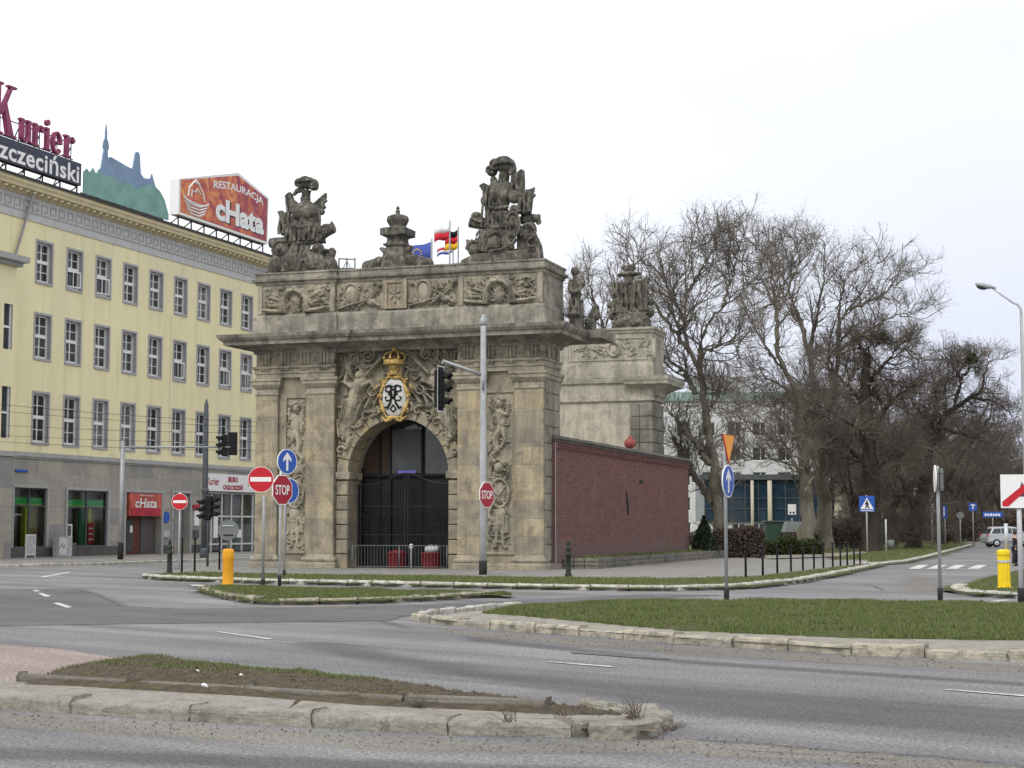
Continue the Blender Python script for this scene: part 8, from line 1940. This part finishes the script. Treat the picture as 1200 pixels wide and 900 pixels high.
st = [stem([(966, 645), (966, 600), (962, 540), (955, 469), (948, 410)], Y, 0.68, 0.15, 1.8, 0.3), stem([(948, 412), (939, 357), (927, 329), (917, 285), (918, 262)], Y, 0.2, 0.02, 4.4), stem([(948, 410), (955, 370), (962, 320), (968, 280), (965, 258)], Y, 0.18, 0.02, 4.4),
      stem([(962, 520), (978, 450), (983, 400), (980, 370), (995, 344), (1014, 310), (1029, 272)], Y, 0.28, 0.02, 4.6), stem([(983, 405), (1005, 385), (1030, 365), (1055, 350), (1075, 345)], Y, 0.16, 0.02, 4.2), stem([(982, 380), (985, 330), (992, 290), (998, 272)], Y, 0.13, 0.02, 4.2),
      stem([(995, 344), (1030, 325), (1055, 300), (1072, 290)], Y, 0.12, 0.02, 3.8), stem([(965, 560), (990, 520), (1010, 480), (1030, 440)], Y, 0.16, 0.02, 3.4), stem([(1005, 385), (1045, 395), (1068, 410), (1078, 425)], Y, 0.09, 0.02, 3.0), stem([(962, 530), (940, 490), (915, 470), (900, 475)], Y-3, 0.1, 0.02, 3.2), stem([(964, 560), (985, 520), (960, 490), (940, 480)], Y-4, 0.1, 0.02, 3.2), stem([(958, 490), (985, 460), (1000, 440), (990, 420)], Y, 0.1, 0.02, 3.2)]
make_tree('plane_tree', 'tallest spreading bare plane tree standing just left of the crossing sign', (at(966, 645, Y).x, Y, 0), tree_geo(4, st, **PLANE), M['bark_plane'], M['twig'])
OAK = dict(lens=(3.8, 2.0, 1.1, 0.6), t0=(0.2, 0.12, 0.1, 0.1), per=(14, 7, 6, 3), spread=(0.95, 0.85, 0.85, 0.9), up=(0.04, 0.05, 0.04, 0.03), wig=(0.3, 0.32, 0.34, 0.36), thin=0.85)
Y = 113
st = [stem([(1024, 650), (1022, 600), (1021, 550), (1019, 500), (1014, 450), (1016, 410)], Y, 0.78, 0.25, 2.6, 0.3), stem([(1016, 415), (1005, 390), (1000, 372)], Y, 0.2, 0.03, 3.0), stem([(1018, 505), (1045, 470), (1070, 452), (1092, 448)], Y, 0.26, 0.04, 3.4), stem([(1016, 450), (1040, 420), (1058, 392)], Y, 0.2, 0.03, 3.2), stem([(1018, 480), (992, 450), (972, 430), (962, 420)], Y, 0.22, 0.03, 3.4),
      stem([(1021, 550), (990, 520), (960, 500), (935, 505)], Y, 0.2, 0.03, 3.2), stem([(1021, 555), (1048, 530), (1075, 515)], Y, 0.18, 0.03, 3.2), stem([(1020, 530), (1010, 505), (985, 490), (950, 470)], Y-3, 0.16, 0.03, 3.4)]
make_tree('oak_tree', 'dense dark oak with the thickest trunk beside the crossing sign', (at(1024, 650, Y).x, Y, 0), tree_geo(5, st, **OAK), M['bark_dark'], M['twig_dark'])
Y = 126
st = [stem([(1070, 643), (1073, 610), (1080, 580), (1086, 550)], Y, 0.66, 0.4, 1.4, 0.3), stem([(1086, 552), (1098, 500), (1118, 475), (1140, 466), (1156, 454), (1154, 430), (1163, 418)], Y, 0.34, 0.04, 3.0), stem([(1086, 555), (1095, 510), (1098, 470), (1090, 430)], Y, 0.26, 0.04, 3.2), stem([(1074, 600), (1062, 572), (1052, 555), (1046, 530)], Y, 0.24, 0.06, 2.6),
      stem([(1118, 475), (1126, 450), (1122, 435), (1112, 418)], Y, 0.18, 0.03, 2.4), stem([(1140, 466), (1165, 470), (1180, 480), (1190, 495)], Y, 0.14, 0.03, 2.6), stem([(1126, 445), (1138, 428), (1142, 412)], Y, 0.1, 0.02, 2.0), stem([(1098, 500), (1130, 510), (1160, 520)], Y, 0.16, 0.03, 3.0), stem([(1098, 500), (1075, 480), (1060, 460)], Y, 0.16, 0.03, 3.0)]
O2 = dict(OAK); O2['per'] = (12, 7, 6, 3)
make_tree('oak_tree', 'dark leaning oak with crooked limbs reaching right over the street', (at(1070, 643, Y).x, Y, 0), tree_geo(6, st, **O2), M['bark_dark'], M['twig_dark'])
# mistletoe ball
def leaf_cloud(name, n, fn, size, mat, parent=None, seed=0, loc=None):
    r = np.random.default_rng(seed); C = fn(r, n); a = r.normal(size=(n, 3)); a /= np.linalg.norm(a, axis=1, keepdims=True); b = np.cross(a, r.normal(size=(n, 3))); b /= np.linalg.norm(b, axis=1, keepdims=True)
    s = size*r.uniform(0.5, 1.3, (n, 1)); V = np.empty((n, 4, 3)); V[:, 0] = C-a*s; V[:, 1] = C+b*s*0.45; V[:, 2] = C+a*s; V[:, 3] = C-b*s*0.45
    o = np_object(name, V.reshape(-1, 3), np.arange(n*4).reshape(-1, 4), mat, parent)
    if loc is not None: o.location = loc
    return o
def ball(rx, ry, rz, z0=0.0, hollow=0.5, lump=0.25, seed=0):
    def f(r, n):
        d = r.normal(size=(n, 3)); d /= np.linalg.norm(d, axis=1, keepdims=True); k = r.uniform(hollow, 1, (n, 1))**0.6
        k = k*(1+lump*np.sin(d[:, :1]*5+seed)*np.cos(d[:, 1:2]*6+seed*2)+lump*0.6*np.sin(d[:, 2:3]*9+seed))
        p = d*k*np.array([rx, ry, rz]); p[:, 2] = np.abs(p[:, 2]+z0) if z0 else p[:, 2]; return p
    return f
q = at(1139, 421, 124); tag(leaf_cloud('mistletoe', 1500, ball(0.42, 0.42, 0.4, hollow=0.1), 0.1, M['leaf_mistletoe'], seed=3, loc=q), 'dark green mistletoe ball high in the crooked right-hand oak', 'mistletoe')
q = at(1030, 397, 112); tag(leaf_cloud('mistletoe', 1500, ball(0.75, 0.6, 0.6, hollow=0.0), 0.085, M['leaf_mistletoe'], seed=4, loc=q), 'large dark mistletoe clump near the top of the dense oak', 'mistletoe')
# trees receding along the avenue and behind the park: three kinds, then copies
def free_tree(seed, h, spread_, oak):
    r = np.random.default_rng(seed); tr = h*0.42; stems = [([(0, 0, 0), (0.1, 0.1, tr*0.5), (r.normal(0, 0.3), r.normal(0, 0.3), tr)], h*0.032, h*0.018, 2.0)]
    top = np.array(stems[0][0][-1])
    for k in range(6):
        a = k*PI/3+r.uniform(-0.4, 0.4); s = spread_*r.uniform(0.6, 1.0); z = h*r.uniform(0.72, 1.0)
        z0 = tr*r.uniform(0.62, 1.0); p0 = np.array([0, 0, z0])+0.1*r.normal(size=3)
        stems.append(([tuple(p0), (s*0.45*math.cos(a), s*0.45*math.sin(a), z0+(z-z0)*0.4), (s*0.8*math.cos(a+0.2), s*0.8*math.sin(a+0.2), z0+(z-z0)*0.75), (s*math.cos(a+0.1), s*math.sin(a+0.1), z)], h*0.013, 0.03, h*0.2))
    kw = dict(per=(10, 6, 5, 3), thin=1.25, lens=(3.6, 2.0, 1.2, 0.7), t0=(0.2, 0.12, 0.1, 0.1)) 
    if oak: kw.update(spread=(0.95, 0.85, 0.85, 0.9), up=(0.03, 0.04, 0.03, 0.02), wig=(0.3, 0.32, 0.34, 0.36))
    return tree_geo(seed, stems, **kw)
protos = [make_tree('avenue_tree', 'x', (0, 0, 0), free_tree(40, 14.5, 6.5, True), M['bark_dark'], M['twig_dark'], 'trees along the avenue and behind the park'), make_tree('avenue_tree', 'x', (0, 0, 0), free_tree(41, 16, 6.0, True), M['bark_dark'], M['twig_dark'], 'trees along the avenue and behind the park'), make_tree('avenue_tree', 'x', (0, 0, 0), free_tree(42, 18, 6.0, False), M['bark_plane'], M['twig'], 'trees along the avenue and behind the park')]
spots = [(1103, 150, 1, 1.0), (1122, 172, 0, 1.0), (1140, 198, 1, 0.95), (1152, 228, 0, 1.05), (1163, 262, 1, 1.0), (1172, 300, 0, 1.05), (1180, 345, 1, 1.05), (1188, 395, 0, 1.1), (1196, 450, 1, 1.1), (1215, 260, 0, 1.0), (1228, 215, 1, 0.95),
         (990, 150, 2, 0.9), (1008, 168, 0, 1.0), (1040, 160, 1, 0.95), (1060, 190, 0, 1.0), (1084, 205, 2, 0.85), (975, 185, 1, 0.9), (1030, 215, 0, 1.05), (1100, 240, 1, 1.0), (1075, 260, 0, 1.1), (1125, 285, 1, 1.0), (1145, 330, 0, 1.1), (1000, 132, 1, 0.62), (1048, 140, 0, 0.72), (1110, 190, 0, 0.9), (1130, 240, 1, 0.95)]
used = [False]*3
for i, (px, Y, k, s) in enumerate(spots):
    o = protos[k] if not used[k] else copy_tree(protos[k]); used[k] = True
    o.location = (at(px, 618, Y).x, Y, 0); o.scale = (s, s, s); o.rotation_euler = (0, 0, i*1.7)
    o['label'] = ('dark bare tree in the receding row along the far avenue' if i < 11 or k < 2 and Y > 170 else 'bare tree standing behind the tall planes and oaks in the park') 
    o['category'] = 'tree'
# far wood closing the view
rw2 = np.random.default_rng(9); stems = []
def wood(r, n):
    x = r.uniform(-60, 420, n); y = r.uniform(520, 600, n); h = 9+4*np.abs(np.sin(x*0.11))+2.5*np.sin(x*0.31+1); z = h*r.uniform(0, 1, n)**0.7
    return np.c_[x, y, z]
stuff(leaf_cloud('far_wood', 26000, wood, 1.1, M['leaf_brown'], seed=12), 'far dark band of bare woodland closing the avenue')
# undergrowth: hedges, conifer, shrubs
def shrub(name, lab, cat, px, Y, fn, n, size, mat, stems_=6, hgt=1.2, group='shrubs by the park'):
    x = at(px, 618, Y).x; t = thing(name, lab, cat, (x, Y, 0), 0, group)
    leaf_cloud('foliage', n, fn, size, M[mat], t, seed=int(px))
    r = random.Random(int(px)); mb = MB()
    for k in range(stems_):
        a = r.uniform(0, 6.28); l = r.uniform(0.1, 0.7); mb.tube([(0.1*math.cos(a), 0.1*math.sin(a), 0), (l*0.6*math.cos(a), l*0.6*math.sin(a), hgt*0.5), (l*math.cos(a), l*math.sin(a), hgt)], [0.03, 0.02, 0.01], 5)
    mb.build('branches', M['twig_dark'], t); t.children[-1].name = 'branch_cluster'
    return t
def cone(r0, h):
    def f(r, n):
        z = h*r.uniform(0.0, 1, n)**1.3; a = r.uniform(0, 6.28, n); q = r0*(1-(z/h)**1.4)*np.sqrt(r.uniform(0.25, 1, n))*(1+0.12*np.sin(a*5+z*4)); return np.c_[q*np.cos(a), q*np.sin(a), z+0.1]
    return f
def boxy(wx, wy, h, lump=0.2):
    def f(r, n):
        x = r.uniform(-wx, wx, n); y = r.uniform(-wy, wy, n); hh = h*(1+lump*np.sin(x*3.1)*np.sin(x*1.3+1)); return np.c_[x, y, hh*r.uniform(0.02, 1, n)**0.75]
    return f
shrub('dwarf_conifer', 'small dark conical evergreen at the end of the brick wall', 'conifer', 825, 84, cone(0.72, 2.1), 5200, 0.1, 'leaf_dark', 1, 1.9)
shrub('bare_hedge', 'brown clipped leafless hedge behind the blue arrow sign', 'hedge', 866, 86, boxy(1.25, 0.7, 1.6, 0.08), 12000, 0.085, 'leaf_brown', 9, 1.5)
shrub('evergreen_shrub', 'broad green shrub bed before the dark green kiosk', 'shrub', 912, 100, boxy(2.6, 1.0, 0.95, 0.3), 9000, 0.1, 'leaf_green', 6, 0.7)
shrub('bare_shrub', 'dark leafless shrub left of the thick dark oak trunk', 'shrub', 985, 126, boxy(2.6, 1.2, 1.9, 0.3), 9000, 0.1, 'leaf_brown', 9, 1.7)
shrub('bare_shrub', 'low reddish-brown shrub in front of the pinkish hut', 'shrub', 935, 118, boxy(1.3, 0.8, 1.25, 0.25), 5000, 0.09, 'leaf_brown', 6, 1.0)
shrub('bare_shrub', 'wide dark thicket far behind the two oak trunks', 'shrub', 1045, 175, boxy(9, 2, 2.6, 0.3), 14000, 0.16, 'leaf_brown', 10, 2.2)
shrub('bare_shrub', 'wide dark thicket along the far right side of the avenue', 'shrub', 1130, 250, boxy(12, 2, 3.4, 0.3), 14000, 0.22, 'leaf_brown', 10, 3.0)
shrub('bare_shrub', 'thicket of bare shrubs before the foot of the apartment block', 'shrub', 850, 150, boxy(4, 1.5, 1.2, 0.3), 6000, 0.12, 'leaf_brown', 6, 1.0)
